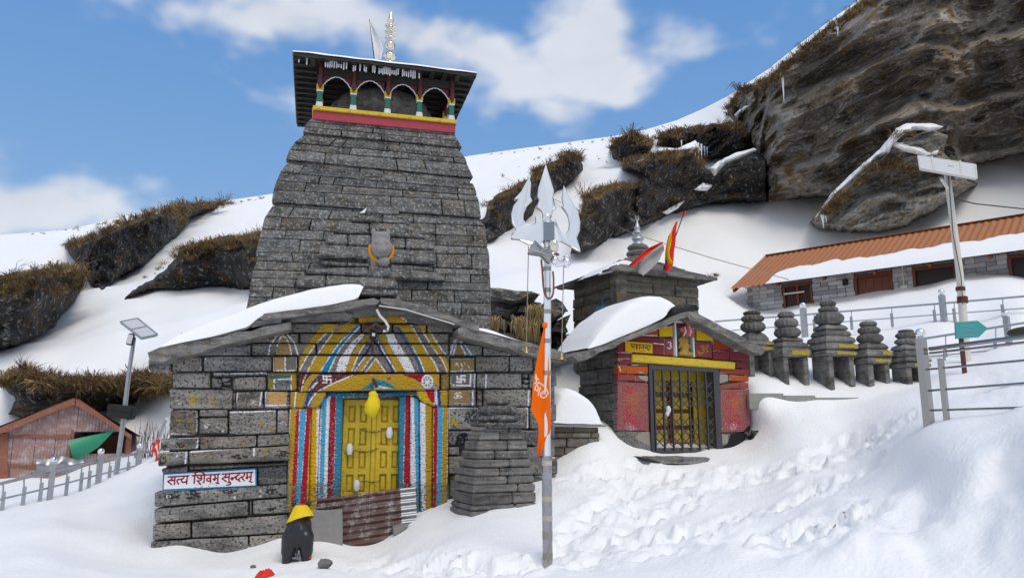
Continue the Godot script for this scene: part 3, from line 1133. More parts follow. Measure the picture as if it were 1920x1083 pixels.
func build_rocks() -> void:
	rock("rock_outcrop", "dark upper crag with a brown grass cap on the snowy slope beyond the tower", [116, 456, 174, 445, 217, 423, 271, 404, 322, 392, 345, 384, 430, 374, 405, 391, 353, 412, 333, 441, 306, 468, 271, 495, 233, 514, 190, 549, 171, 530, 147, 499, 128, 474], M.rock, 0.8, 1.5, 1.1, 4.0, 0.1)
	rock("rock_outcrop", "long dark rock wall under a thick grass fringe beside the temple tower", [207, 574, 248, 542, 279, 524, 310, 503, 330, 483, 337, 462, 388, 450, 427, 440, 481, 436, 520, 434, 520, 540, 480, 542, 388, 541, 326, 549, 283, 547, 240, 564], M.rock, 0.8, 1.2, 0.8, 4.0, 0.05)
	rock("rock_outcrop", "rounded grey crag capped with shaggy grass above the red hut", [-90, 522, 0, 516, 39, 511, 97, 501, 128, 497, 157, 514, 151, 542, 140, 565, 116, 588, 105, 611, 78, 627, 39, 646, 0, 656, -90, 668], M.rock, 0.8, 1.3, 0.9, 4.0, 0.05)
	rock("rocky_bank", "low dark ledge with tan grass just behind the red hut", [3, 708, 30, 696, 60, 700, 100, 706, 160, 706, 230, 708, 270, 700, 345, 698, 345, 735, 310, 742, 262, 745, 250, 764, 150, 778, 60, 788, 15, 776, 28, 748, 3, 724], M.rock, 0.5, 0.9, 0.5, 4.0, 0.05, "rock", 7.0, 1.0)
	rock("rock_outcrop", "dark rock hollow with grass tufts behind the silver trident", [908, 408, 915, 375, 961, 350, 994, 335, 1000, 318, 1048, 297, 1064, 284, 1089, 293, 1094, 320, 1070, 347, 1043, 363, 1010, 379, 999, 401, 961, 433, 912, 462, 890, 465, 890, 415], M.rock, 0.8, 1.2, 1.0, 4.0, 0.15)
	rock("rock_outcrop", "broad dark rock band hung with icicles above the stone shrine", [1070, 474, 1085, 420, 1098, 362, 1140, 345, 1195, 342, 1202, 332, 1165, 318, 1168, 302, 1205, 292, 1260, 284, 1306, 276, 1318, 312, 1340, 322, 1375, 296, 1420, 284, 1442, 300, 1440, 377, 1380, 380, 1340, 382, 1260, 402, 1200, 427, 1140, 452, 1090, 474], M.rock, 1.0, 1.6, 1.2, 4.0, 0.12)
	rock("rocky_mound", "dark shrubby knob of rock standing alone in the high snow", [1144, 276, 1155, 257, 1190, 248, 1226, 263, 1216, 291, 1176, 306, 1150, 301], M.rock, 1.2, 1.0, 0.9, 3.5, 0.0)
	rock("rocky_bank", "grass-topped rock ledge with a curtain of small icicles under the big cliff", [1230, 270, 1240, 247, 1300, 236, 1370, 229, 1402, 238, 1422, 276, 1380, 287, 1332, 302, 1312, 302, 1300, 270, 1262, 276], M.rock, 1.2, 1.4, 1.0, 3.5, 0.1)
	rock("cliff", "huge overhanging brown rock cliff with slanting beds", [1360, 206, 1385, 166, 1440, 146, 1500, 92, 1560, 42, 1620, 0, 1700, -66, 1800, -140, 2300, -200, 2300, 380, 2050, 305, 1920, 290, 1860, 302, 1812, 318, 1790, 345, 1740, 376, 1700, 380, 1600, 380, 1540, 370, 1500, 372, 1440, 380, 1428, 300, 1408, 270, 1378, 232], M.cliff, 1.5, 0.7, 2.0, 3.5, 0.27, "cliff", 8.0, 3.2)
	rock("boulder", "big lichen-covered boulder with a snow cap above the orange roof", [1518, 418, 1560, 372, 1600, 332, 1650, 292, 1690, 256, 1748, 236, 1786, 246, 1776, 282, 1812, 332, 1836, 346, 1762, 392, 1700, 424, 1650, 436, 1590, 436, 1540, 428], M.boulder, 2.2, 1.0, 1.7, 3.0, 0.25, "boulder", 9.0, 2.6)
	fringe("brown grass capping the upper crag beyond the tower", [120, 458, 174, 442, 217, 420, 271, 402, 322, 390, 350, 384, 432, 376], 7, 1.25, 0.85)
	fringe("brown grass over the upper crag's shoulder", [322, 392, 350, 402, 340, 415], 8, 1.2, 0.9)
	fringe("thick brown grass fringe beside the temple tower", [332, 468, 388, 454, 427, 446, 481, 438, 515, 438], 10, 1.35, 1.5)
	fringe("grass clumps edging the long rock wall", [272, 520, 262, 515, 300, 500, 312, 492], 5, 0.9, 0.35)
	fringe("shaggy grass capping the crag above the red hut", [-80, 528, 0, 522, 39, 514, 97, 505, 128, 502, 155, 516, 148, 535], 12, 1.45, 1.4)
	fringe("grass clumps low on the crag above the red hut", [0, 545, 60, 535, 130, 540], 14, 1.2, 0.5)
	fringe("tan grass band on the ledge behind the red hut", [5, 712, 45, 692, 62, 702, 110, 712, 160, 712, 230, 714, 275, 702, 340, 706], 11, 1.55, 1.9, 0.9, 0.8)
	fringe("long tan grass at the end of the ledge near the lamp", [215, 722, 262, 728, 310, 720], 9, 1.4, 1.2, 0.9, 0.8)
	fringe("grass tufts round the rock hollow behind the trident", [912, 384, 961, 352, 994, 338, 1005, 318, 1048, 298, 1064, 285, 1092, 296], 8, 1.2, 0.9)
	fringe("grass along the dark rock band under the high snow", [1086, 410, 1098, 366, 1140, 348, 1195, 342], 8, 1.2, 1.1)
	fringe("dark grass over the rock band above the shrine", [1168, 304, 1205, 292, 1260, 284, 1306, 278, 1316, 310], 8, 1.2, 1.1)
	fringe("bushy growth on the lone knob of rock", [1146, 276, 1156, 260, 1190, 250, 1224, 264], 10, 1.2, 1.4)
	fringe("grass on the icicle ledge under the big cliff", [1232, 262, 1242, 248, 1300, 237, 1370, 230, 1402, 240], 9, 1.2, 1.3)
	fringe("grass lip hanging over the top of the big cliff", [1362, 205, 1388, 168, 1440, 148, 1500, 96, 1560, 46, 1620, 4, 1650, -20], 9, 1.3, 1.3, 2.5)
	fringe("rusty grass growing on the cliff face", [1470, 330, 1490, 295, 1500, 290], 9, 1.0, 0.7, 4.0)
	fringe("grass tufts on the big boulder", [1545, 392, 1570, 372, 1585, 362, 1640, 312, 1690, 308, 1720, 318], 6, 0.9, 0.9, 3.2)
	fringe("grass tufts near the boulder top", [1672, 258, 1690, 246, 1715, 250], 5, 0.8, 1.0, 2.6)
	fringe("hanging tawny grass under the boulder's snow shelf", [1638, 312, 1660, 304, 1690, 306, 1712, 316], 5, 1.1, 1.4, 0.8)
	fringe("rusty grass at the lower lip of the big boulder", [1542, 398, 1556, 386, 1580, 370, 1588, 362], 7, 1.2, 1.6, 0.8)
	fringe("grass clump poking through the snow on the slope beside the tower", [374, 590, 388, 598], 4, 0.7, 1.2, 0.3)
	fringe("grass clumps poking through the snow by the lamp's panel", [292, 622, 305, 620, 330, 618, 345, 612], 3, 0.6, 0.6, 0.3)
	fringe("sparse grass tips along the high crest of the snow", [900, 290, 1000, 278, 1150, 258, 1210, 246, 1270, 228], 3, 0.35, 0.12, 0.2)
	fringe("dark grass tips scattered in the high snow above the trident", [940, 318, 985, 302, 1050, 285, 1110, 282, 1140, 300], 7, 0.45, 0.14, 0.2)
	fringe("sparse grass tips on the far crest beyond the crags", [60, 437, 170, 422, 300, 392, 430, 378, 500, 370], 3, 0.4, 0.2, 0.2)
	fringe("dry weeds beside the orange-roofed building", [1328, 518, 1350, 510], 4, 0.7, 1.0, 0.3)
	# icicles
	for q in [[1570, 40, 28, 8], [1467, 136, 56, 7]]:
		icicle(q[0], q[1], q[2], q[3], front_at(q[0], q[1]) - 0.4, ["long thick icicle high up under the grass lip of the big cliff", "very long thin icicle where the cliff's lip meets the open snow"][0 if q[0] > 1500 else 1], "cliff icicles")
	for q in [[1278, 263, 20, 3], [1309, 268, 34, 5], [1315, 270, 30, 4], [1321, 274, 20, 4], [1303, 270, 24, 3], [1326, 276, 16, 3]]:
		icicle(q[0], q[1], q[2], q[3], front_at(q[0], q[1]) - 0.4, "small icicle in the curtain under the grassy ledge", "ledge icicles")
	for q in [[1543, 402, 26, 8], [1549, 404, 14, 4]]:
		icicle(q[0], q[1], q[2], q[3], front_at(q[0], q[1]) - 0.4, ["stout icicle under the lower corner of the big boulder", "short thin icicle beside the stout one under the big boulder"][0 if q[3] > 5 else 1], "boulder icicles")
	# snow lying on the rocks
	for s in [["snow_patch", "snow on the sloping edge of the big boulder", [1524, 414, 1560, 362, 1600, 322, 1650, 280, 1682, 240, 1700, 231, 1750, 231, 1770, 237, 1752, 247, 1715, 243, 1690, 256, 1664, 290, 1645, 296, 1606, 335, 1575, 362], 3.4],
		["snow_patch", "snow shelf across the big boulder below its grassy top", [1668, 268, 1690, 266, 1720, 274, 1745, 284, 1764, 278, 1760, 290, 1735, 296, 1706, 286, 1680, 280], 3.4],
		["snow_patch", "wedge of snow between the dark ledges", [1330, 316, 1348, 302, 1380, 286, 1415, 277, 1420, 281, 1392, 295, 1362, 306, 1340, 330], 2.8],
		["snow_patch", "snow strip lying above the broad rock band", [1168, 312, 1200, 300, 1240, 276, 1270, 278, 1305, 262, 1316, 282, 1300, 286, 1262, 284, 1230, 292], 2.9],
		["snow_patch", "small snow patch low on the broad rock band", [1302, 356, 1318, 342, 1338, 346, 1330, 358], 2.8],
		["snow_patch", "streak of snow at the foot of the rock band", [1242, 398, 1262, 386, 1285, 376, 1270, 392, 1250, 402], 2.6],
		["snow_patch", "snow blob at the cliff's lower lip", [1376, 216, 1396, 198, 1408, 197, 1394, 208, 1382, 219], 4.2]]:
		snow_on(s[0], s[1], s[2], s[3])


# a thick patch of snow lying on a rock
func snow_on(called: String, label: String, outline: Array, nearer: float) -> void:
	var poly := roughened(outline, 6.0, 0.7)
	var g := filled(poly, 3.0)
	var pts: PackedVector2Array = g[0]
	var ins: PackedFloat32Array = g[1]
	var ts: PackedInt32Array = g[2]
	var mb := MB.new()
	var v := PackedVector3Array()
	for i in pts.size():
		var p := pts[i]
		var z := minf(far_at(p.x, p.y), front_at(p.x, p.y) - 0.25) - 0.2 + 1.0 * pow(1.0 - smoothstep(0.0, 9.0, ins[i]), 2.0)
		v.append(at(p.x, p.y, z))
	for i in range(0, ts.size(), 3):
		mb.tri(v[ts[i]], v[ts[i + 1]], v[ts[i + 2]])
	smooth(mb, 0.0)
	tag(obj(called, mb, M.roof_snow), label, "snow")


# ---------------------------------------------------------------- painting on walls: a print laid out in metres of the wall
class Canvas:
	var w: int
	var h: int
	var d := PackedByteArray()
	var ht := PackedByteArray()
	var wear := PackedByteArray()
	var fine := PackedByteArray()
	var uvo: Vector2
	var uvs: Vector2
	var inv: Transform3D
	var eye: Vector3
	var seen: Callable
	var wob := FastNoiseLite.new()
	var ids := 0

	func place(p: Vector2) -> Vector2:
		var l: Vector3 = seen.call(p.x, p.y)
		return Vector2((l.x - uvo.x) / uvs.x * w, (1.0 - (l.y - uvo.y) / uvs.y) * h)

	func dot(x: int, y: int, c: Vector3, worn: float, strength := 1.0) -> void:
		if x < 0 or y < 0 or x >= w or y >= h:
			return
		var k := (y % 512) * 512 + x % 512
		var a := (smoothstep(worn - 0.06, worn + 0.06, wear[k] / 255.0) if worn > 0.0 else 1.0) * strength
		if a <= 0.0:
			return
		var t := 0.82 + 0.36 * fine[k] / 255.0
		var o := (y * w + x) * 3
		d[o] = int(lerpf(d[o], clampf(c.x * t, 0, 1) * 255, a))
		d[o + 1] = int(lerpf(d[o + 1], clampf(c.y * t, 0, 1) * 255, a))
		d[o + 2] = int(lerpf(d[o + 2], clampf(c.z * t, 0, 1) * 255, a))

	# fills a polygon given in picture points; colour in sRGB
	func fill(pts: Array, c: Vector3, worn := 0.25, wobble := 1.3, strength := 1.0) -> void:
		ids += 1
		var q := PackedVector2Array()
		var lo := 1e9
		var hi := -1e9
		for p in pts:
			var g := place(p)
			q.append(g)
			lo = minf(lo, g.y)
			hi = maxf(hi, g.y)
		for y in range(maxi(0, int(lo)), mini(h - 1, int(hi) + 1) + 1):
			var xs := []
			for i in q.size():
				var a := q[i]
				var b := q[(i + 1) % q.size()]
				if (a.y <= y + 0.5) != (b.y <= y + 0.5):
					xs.append(lerpf(a.x, b.x, (y + 0.5 - a.y) / (b.y - a.y)) + wob.get_noise_2d(y * 3.0, ids * 77.0 + i * 31.0) * wobble * 2.0)
			xs.sort()
			for k in range(0, xs.size() - 1, 2):
				for x in range(int(round(xs[k])), int(round(xs[k + 1]))):
					dot(x, y, c, worn, strength)

	# a brush stroke, width in metres
	func stroke(pts: Array, wide: float, c: Vector3, worn := 0.2) -> void:
		ids += 1
		var r := wide / uvs.x * w / 2.0
		for i in pts.size() - 1:
			var a := place(pts[i])
			var b := place(pts[i + 1])
			for y in range(int(minf(a.y, b.y) - r - 1), int(maxf(a.y, b.y) + r + 2)):
				for x in range(int(minf(a.x, b.x) - r - 1), int(maxf(a.x, b.x) + r + 2)):
					var p := Vector2(x + 0.5, y + 0.5)
					var dd := p.distance_to(Geometry2D.get_closest_point_to_segment(p, a, b))
					var rr := r * (1.0 + 0.35 * wob.get_noise_2d(x * 4.0 + ids * 13.0, y * 4.0))
					if dd < rr + 0.5:
						dot(x, y, c, worn, clampf(rr + 0.5 - dd, 0, 1))

	func image() -> Image:
		return Image.create_from_data(w, h, false, Image.FORMAT_RGB8, d)


func canvas(t: Transform3D, na: float, uvo: Vector2, uvs: Vector2, w: int, sd: int, lo: float, hi: float, tint: Vector3) -> Canvas:
	var c := Canvas.new()
	c.w = w
	c.h = int(w * uvs.y / uvs.x)
	c.uvo = uvo
	c.uvs = uvs
	c.seen = func(x, y): return on(t, x, y, na)
	c.wear = noise_bytes(sd, 0.09, 5, 512, 512)
	c.fine = noise_bytes(sd + 1, 0.22, 2, 512, 512)
	c.wob.frequency = 0.05
	c.wob.seed = sd
	c.wob.fractal_octaves = 3
	var streak := noise_bytes(sd + 2, 0.03, 4, 512, 512, FastNoiseLite.TYPE_SIMPLEX_SMOOTH, 110, 512)
	var big := noise_bytes(sd + 3, 0.008, 4, 512, 512)
	var grain := noise_bytes(sd + 8, 0.10, 4, 512, 512, FastNoiseLite.TYPE_SIMPLEX_SMOOTH, 256, 512)
	c.d.resize(c.w * c.h * 3)
	c.ht.resize(c.w * c.h)
	for y in c.h:
		for x in c.w:
			var k := (y % 512) * 512 + x % 512
			var a := clampf(streak[k] / 255.0 * 1.6 - 0.3, 0, 1)
			var b := clampf(big[((y / 2) % 512) * 512 + (x / 2) % 512] / 255.0 * 1.6 - 0.3, 0, 1)
			var f := clampf(c.fine[k] / 255.0 * 1.5 - 0.25, 0, 1)
			var l := lerpf(lo, hi, clampf(a * 0.46 + b * 0.52 + f * 0.28 - 0.18, 0, 1))
			# dark of small pits painted into the colour, and pale lichen flecks; they have nothing to do with the relief below
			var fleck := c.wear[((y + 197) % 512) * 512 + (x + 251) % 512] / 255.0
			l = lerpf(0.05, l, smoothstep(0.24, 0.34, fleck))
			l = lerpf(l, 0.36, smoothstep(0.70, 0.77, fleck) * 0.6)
			var o := (y * c.w + x)
			c.d[o * 3] = byte(l * tint.x)
			c.d[o * 3 + 1] = byte(l * tint.y)
			c.d[o * 3 + 2] = byte(l * tint.z)
			c.ht[o] = grain[k]
	return c


func canvas_mat(c: Canvas, bump: float, rough := 0.85) -> StandardMaterial3D:
	var m := StandardMaterial3D.new()
	m.albedo_texture = tex(c.image())
	m.vertex_color_use_as_albedo = true
	m.roughness = rough
	m.metallic_specular = 0.3
	m.heightmap_enabled = true
	m.heightmap_texture = grey_tex(c.ht, c.w, c.h)
	m.heightmap_scale = bump
	m.texture_repeat = false
	return m


const OCHRE := Vector3(0.68, 0.545, 0.15)
const LIME := Vector3(0.84, 0.84, 0.86)
const BLUE := Vector3(0.10, 0.48, 0.64)
const SKYB := Vector3(0.26, 0.62, 0.78)
const NAVY := Vector3(0.17, 0.24, 0.42)
const CRIM := Vector3(0.64, 0.10, 0.17)
const WINE := Vector3(0.36, 0.18, 0.19)
const TAN := Vector3(0.62, 0.50, 0.33)
const DRAB := Vector3(0.42, 0.39, 0.36)


func paint_front() -> Canvas:
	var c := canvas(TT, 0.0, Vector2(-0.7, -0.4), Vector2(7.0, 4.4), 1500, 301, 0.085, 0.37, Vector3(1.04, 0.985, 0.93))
	var z6 := func(a: Array) -> Array: return zoomed(540, 560, 6, a)
	var z8 := func(a: Array) -> Array: return zoomed(520, 680, 6, a)
	var z3 := func(a: Array) -> Array: return zoomed(270, 580, 6, a)
	var z4 := func(a: Array) -> Array: return zoomed(270, 740, 6, a)
	var z7 := func(a: Array) -> Array: return zoomed(820, 580, 8, a)
	var zr := func(a: Array) -> Array: return zoomed(820, 700, 3.608, a)
	# ---- the arch of stripes in the gable
	c.fill(z6.call([105, 270, 1820, 270, 1820, 838, 105, 838]), DRAB, 0.35, 2.0, 0.6)
	c.fill(z6.call([105, 835, 130, 690, 180, 580, 250, 470, 330, 360, 400, 280, 570, 280, 500, 370, 400, 400, 330, 490, 230, 600, 150, 730, 125, 835]), OCHRE)
	c.fill(z6.call([215, 835, 290, 680, 340, 610, 410, 510, 490, 390, 570, 350, 630, 280, 780, 285, 700, 370, 640, 400, 560, 500, 480, 600, 400, 720, 360, 830]), OCHRE)
	c.fill(z6.call([365, 830, 440, 690, 520, 570, 600, 470, 680, 385, 770, 300, 820, 290, 720, 390, 630, 490, 560, 590, 510, 690, 450, 830]), BLUE)
	c.fill(z6.call([530, 830, 570, 690, 640, 590, 720, 480, 830, 390, 870, 395, 800, 480, 730, 570, 690, 660, 640, 830]), LIME, 0.28)
	c.fill(z6.call([640, 830, 690, 680, 740, 590, 800, 500, 880, 400, 925, 420, 860, 500, 810, 590, 760, 690, 710, 830]), OCHRE)
	c.fill(z6.call([728, 825, 800, 700, 870, 600, 930, 500, 965, 480, 920, 570, 850, 680, 790, 770, 745, 825]), NAVY)
	c.fill(z6.call([760, 830, 830, 720, 880, 640, 945, 640, 880, 740, 820, 830]), OCHRE)
	c.fill(z6.call([870, 835, 985, 690, 1095, 835]), OCHRE)
	c.fill(z6.call([660, 275, 720, 210, 800, 192, 1180, 192, 1280, 220, 1360, 275]), OCHRE, 0.2)
	c.fill(z6.call([880, 262, 980, 235, 1085, 262]), SKYB, 0.4)
	c.fill(z6.call([560, 190, 640, 140, 830, 125, 700, 170, 640, 195]), OCHRE * 0.85, 0.4)
	c.fill(z6.call([1170, 140, 1230, 130, 1480, 205, 1480, 235, 1300, 205, 1190, 170]), OCHRE * 0.85, 0.35)
	c.fill(z6.call([1460, 280, 1550, 280, 1600, 370, 1690, 520, 1760, 650, 1810, 760, 1820, 830, 1780, 830, 1740, 720, 1690, 640, 1600, 520, 1520, 390]), OCHRE)
	c.fill(z6.call([1190, 290, 1380, 290, 1430, 370, 1500, 490, 1570, 620, 1640, 720, 1680, 830, 1540, 830, 1480, 680, 1400, 540, 1310, 390, 1240, 330]), OCHRE)
	c.fill(z6.call([1215, 310, 1260, 330, 1340, 480, 1410, 600, 1480, 700, 1530, 830, 1490, 830, 1440, 700, 1380, 590, 1300, 460]), Vector3(0.16, 0.33, 0.50))
	c.fill(z6.call([1090, 380, 1180, 380, 1230, 480, 1300, 590, 1370, 700, 1430, 830, 1330, 830, 1270, 700, 1200, 600, 1130, 480]), LIME, 0.25)
	c.fill(z6.call([1020, 400, 1085, 400, 1130, 490, 1190, 610, 1260, 720, 1330, 835, 1220, 830, 1160, 690, 1090, 560]), OCHRE)
	c.fill(z6.call([960, 470, 1000, 460, 1060, 590, 1130, 700, 1210, 830, 1170, 825, 1100, 700, 1030, 580]), NAVY)
	for s in [[130, 800, 215, 645, 310, 510, 420, 392, 500, 372], [212, 830, 290, 680, 340, 610, 410, 510, 500, 388], [360, 825, 440, 690, 520, 570, 600, 470, 700, 375], [455, 825, 515, 690, 565, 590, 640, 490, 730, 390, 820, 300], [710, 825, 760, 700, 810, 590, 870, 500], [820, 830, 890, 720, 950, 640], [865, 835, 985, 675, 1100, 835], [740, 828, 800, 735, 860, 660], [1785, 825, 1745, 720, 1690, 630, 1600, 500, 1520, 380], [1690, 825, 1640, 715, 1570, 615, 1500, 490, 1380, 285], [1530, 825, 1480, 690, 1400, 540], [1330, 828, 1265, 710, 1195, 600, 1130, 480], [1215, 828, 1130, 690, 1060, 570, 1015, 480], [1815, 660, 1750, 600, 1650, 450, 1600, 370], [670, 270, 720, 215, 790, 195], [1270, 215, 1350, 268]]:
		c.stroke(z6.call(s), 0.022, LIME, 0.35)
	# ---- the lintel course
	c.fill(z6.call([105, 845, 1240, 845, 1240, 1040, 105, 1040]), WINE, 0.28)
	c.fill(z6.call([270, 842, 355, 842, 255, 960, 215, 1042, 145, 1042, 190, 930]), OCHRE)
	c.fill(z6.call([345, 848, 400, 848, 310, 960, 245, 1042, 215, 1042, 260, 950]), NAVY, 0.35)
	c.fill(z6.call([350, 1036, 500, 960, 640, 900, 760, 860, 960, 845, 1290, 850, 1420, 905, 1515, 990, 1505, 1010, 1240, 1025, 900, 1035]), OCHRE, 0.16)
	c.fill(z6.call([800, 1020, 880, 985, 965, 915, 1075, 920, 1150, 960, 1230, 1010]), BLUE, 0.3)
	c.fill(z6.call([960, 1010, 1010, 975, 1060, 985, 1180, 1012]), LIME, 0.35)
	c.fill(z6.call([1280, 855, 1525, 852, 1505, 950, 1420, 905]), CRIM * 0.85, 0.25)
	c.fill(z6.call([1590, 850, 1712, 850, 1712, 1003, 1650, 965, 1620, 900]), OCHRE)
	var ring := []
	for k in 25:
		ring += [1562 + cos(TAU * k / 24) * 58, 932 + sin(TAU * k / 24) * 68]
	c.fill(z6.call(ring), DRAB * 0.8, 0.1)
	c.stroke(z6.call(ring), 0.028, LIME, 0.2)
	for k in 8:
		c.stroke(z6.call([1562, 932, 1562 + cos(TAU * k / 8) * 48, 932 + sin(TAU * k / 8) * 56]), 0.022, LIME, 0.2)
	c.stroke(z6.call([340, 1038, 440, 985, 560, 930, 660, 890, 720, 862]), 0.022, LIME, 0.3)
	c.stroke(z6.call([150, 1040, 170, 930, 200, 860]), 0.02, LIME, 0.35)
	c.stroke(z6.call([230, 1040, 290, 960, 330, 940, 300, 970, 270, 1010]), 0.018, LIME, 0.35)
	for s in [[390, 868, 432, 872, 432, 945], [432, 872, 478, 872, 478, 872], [388, 945, 432, 940, 432, 905], [395, 868, 395, 908, 480, 908], [480, 908, 480, 946]]:
		c.stroke(z6.call(s), 0.021, LIME, 0.15)
	c.fill(z6.call([1100, 890, 1130, 872, 1165, 885, 1160, 912, 1120, 920]), Vector3(0.5, 0.3, 0.42), 0.4)
	# ---- blocks at the springing
	c.fill(z8.call([20, 322, 620, 322, 620, 520, 20, 520]), DRAB, 0.4, 1.0, 0.5)
	c.fill(z8.call([220, 325, 330, 325, 300, 400, 285, 516, 215, 516]), OCHRE)
	c.fill(z8.call([350, 320, 410, 320, 360, 420, 320, 516, 288, 516]), NAVY)
	c.fill(z8.call([430, 340, 545, 330, 460, 505, 375, 516]), OCHRE)
	c.fill(z8.call([145, 125, 225, 125, 220, 516, 140, 516]), OCHRE * 0.95, 0.3)
	c.stroke(z8.call([205, 335, 190, 515]), 0.02, LIME, 0.3)
	c.stroke(z8.call([430, 345, 370, 420, 345, 470]), 0.02, LIME, 0.3)
	c.fill(z8.call([1560, 310, 1650, 303, 1745, 470, 1620, 440, 1580, 380]), Vector3(0.76, 0.63, 0.06), 0.15)
	c.fill(z8.call([1660, 300, 1760, 300, 1765, 465, 1700, 400]), CRIM, 0.2)
	c.fill(z8.call([1765, 298, 1792, 298, 1800, 480, 1768, 470]), LIME, 0.25)
	c.fill(z8.call([1790, 295, 1822, 298, 1835, 488, 1810, 484]), NAVY, 0.25)
	c.fill(z8.call([1838, 298, 1912, 298, 1912, 496, 1850, 492]), OCHRE, 0.2)
	# ---- jambs: [top left, top right, bottom left, bottom right, colour, wear, row where it begins]
	for s in [[140, 215, 132, 185, OCHRE, 0.12, 520], [213, 248, 180, 228, CRIM, 0.34, 525], [255, 325, 232, 287, SKYB, 0.25, 560], [330, 376, 292, 350, CRIM, 0.12, 520], [376, 442, 350, 437, Vector3(0.78, 0.62, 0.10), 0.12, 518], [443, 497, 437, 482, LIME, 0.2, 515],
			[497, 553, 482, 533, SKYB, 0.3, 400], [553, 595, 533, 576, LIME, 0.18, 372], [595, 657, 576, 642, CRIM, 0.34, 365], [657, 737, 645, 727, Vector3(0.16, 0.50, 0.62), 0.3, 362],
			[1382, 1445, 1366, 1428, Vector3(0.20, 0.50, 0.62), 0.28, 362], [1447, 1502, 1436, 1497, CRIM, 0.27, 362], [1503, 1548, 1498, 1556, LIME, 0.2, 362], [1545, 1602, 1556, 1612, SKYB, 0.28, 380], [1602, 1668, 1612, 1668, LIME, 0.2, 440], [1668, 1757, 1668, 1752, OCHRE, 0.12, 450], [1757, 1802, 1752, 1792, CRIM, 0.2, 480], [1802, 1858, 1792, 1848, SKYB, 0.2, 495], [1858, 1912, 1848, 1905, OCHRE, 0.15, 495]]:
		var f := func(y: float) -> Array: return [lerpf(s[0], s[2], (y - 530.0) / 550.0), lerpf(s[1], s[3], (y - 530.0) / 550.0)]
		var a: Array = f.call(s[6])
		var b: Array = f.call(1350.0)
		var e: Array = f.call(1800.0)
		c.fill(z8.call([a[0], s[6], a[1], s[6], b[1], 1350, b[0], 1350]), s[4], s[5], 1.6)
		c.fill(z8.call([b[0], 1350, b[1], 1350, e[1], 1800, e[0], 1800]), s[4] * 0.9, minf(s[5] + 0.18, 0.6), 1.6)
		c.stroke(z8.call([a[1] + 3, s[6], b[1] + 3, 1350]), 0.014, LIME, 0.45)
	c.fill(z8.call([560, 325, 1450, 312, 1450, 362, 560, 376]), BLUE * 0.9, 0.28)
	for k in 5:
		c.stroke(z8.call([830 + k * 100, 350, 850 + k * 100, 356, 870 + k * 100, 346]), 0.014, OCHRE, 0.3)
	# ---- left wing: niche, boxes, white pointing
	c.fill(z3.call([1478, 516, 1498, 400, 1560, 300, 1622, 370, 1652, 516]), TAN * 0.95, 0.25)
	c.fill(z3.call([1462, 532, 1578, 532, 1578, 684, 1462, 684]), TAN, 0.22)
	c.fill(z3.call([1600, 535, 1715, 535, 1715, 682, 1600, 682]), Vector3(0.42, 0.41, 0.40), 0.3)
	c.fill(z3.call([1385, 925, 1612, 925, 1605, 1075, 1400, 1082]), Vector3(0.72, 0.57, 0.36), 0.2, 4.0)
	c.fill(z3.call([1402, 708, 1718, 708, 1718, 738, 1402, 738]), Vector3(0.50, 0.38, 0.12), 0.3)
	c.fill(z3.call([1405, 742, 1650, 742, 1650, 772, 1405, 778]), Vector3(0.22, 0.40, 0.42), 0.3)
	c.fill(z3.call([1398, 790, 1450, 786, 1450, 890, 1398, 892]), Vector3(0.55, 0.50, 0.08), 0.25)
	c.fill(z3.call([1655, 745, 1715, 745, 1715, 905, 1655, 905]), OCHRE * 0.95, 0.25)
	for s in [[1395, 512, 1420, 400, 1480, 305, 1540, 272], [1495, 410, 1530, 320, 1560, 288], [1560, 288, 1600, 330, 1640, 420, 1656, 512], [1610, 278, 1690, 380, 1730, 512], [665, 690, 672, 580, 695, 535], [1448, 528, 1448, 690], [1448, 690, 1725, 686], [1586, 532, 1586, 686], [1718, 528, 1718, 690], [320, 706, 300, 880], [1385, 720, 1372, 905], [780, 722, 1390, 712], [1462, 800, 1462, 895], [1462, 790, 1650, 780], [1655, 745, 1655, 905], [1050, 920, 1028, 1075], [1055, 918, 1330, 912], [1320, 920, 1300, 1078], [1365, 930, 1350, 1078], [1350, 1080, 1640, 1075], [1625, 930, 1610, 1075], [640, 530, 630, 690], [700, 530, 1430, 530]]:
		c.stroke(z3.call(s), 0.022, LIME, 0.33)
	for s in [[1625, 920, 1612, 1070], [1345, 930, 1330, 1070]]:
		c.stroke(z3.call(s), 0.03, NAVY, 0.4)
	for s in [[285, 175, 272, 440], [598, 172, 592, 460], [300, 440, 430, 445, 600, 462], [610, 455, 900, 452, 1265, 440, 1630, 434], [330, 482, 620, 478], [1502, 172, 1498, 430], [1640, 175, 1625, 430], [945, 195, 1260, 190, 1500, 172], [190, 642, 500, 628], [530, 640, 800, 615, 1080, 590, 1270, 572], [1270, 572, 1620, 565], [492, 635, 475, 805], [620, 480, 600, 590], [1268, 450, 1262, 570], [1245, 590, 1240, 680], [385, 655, 383, 690]]:
		c.stroke(z4.call(s), 0.024, LIME, 0.3)
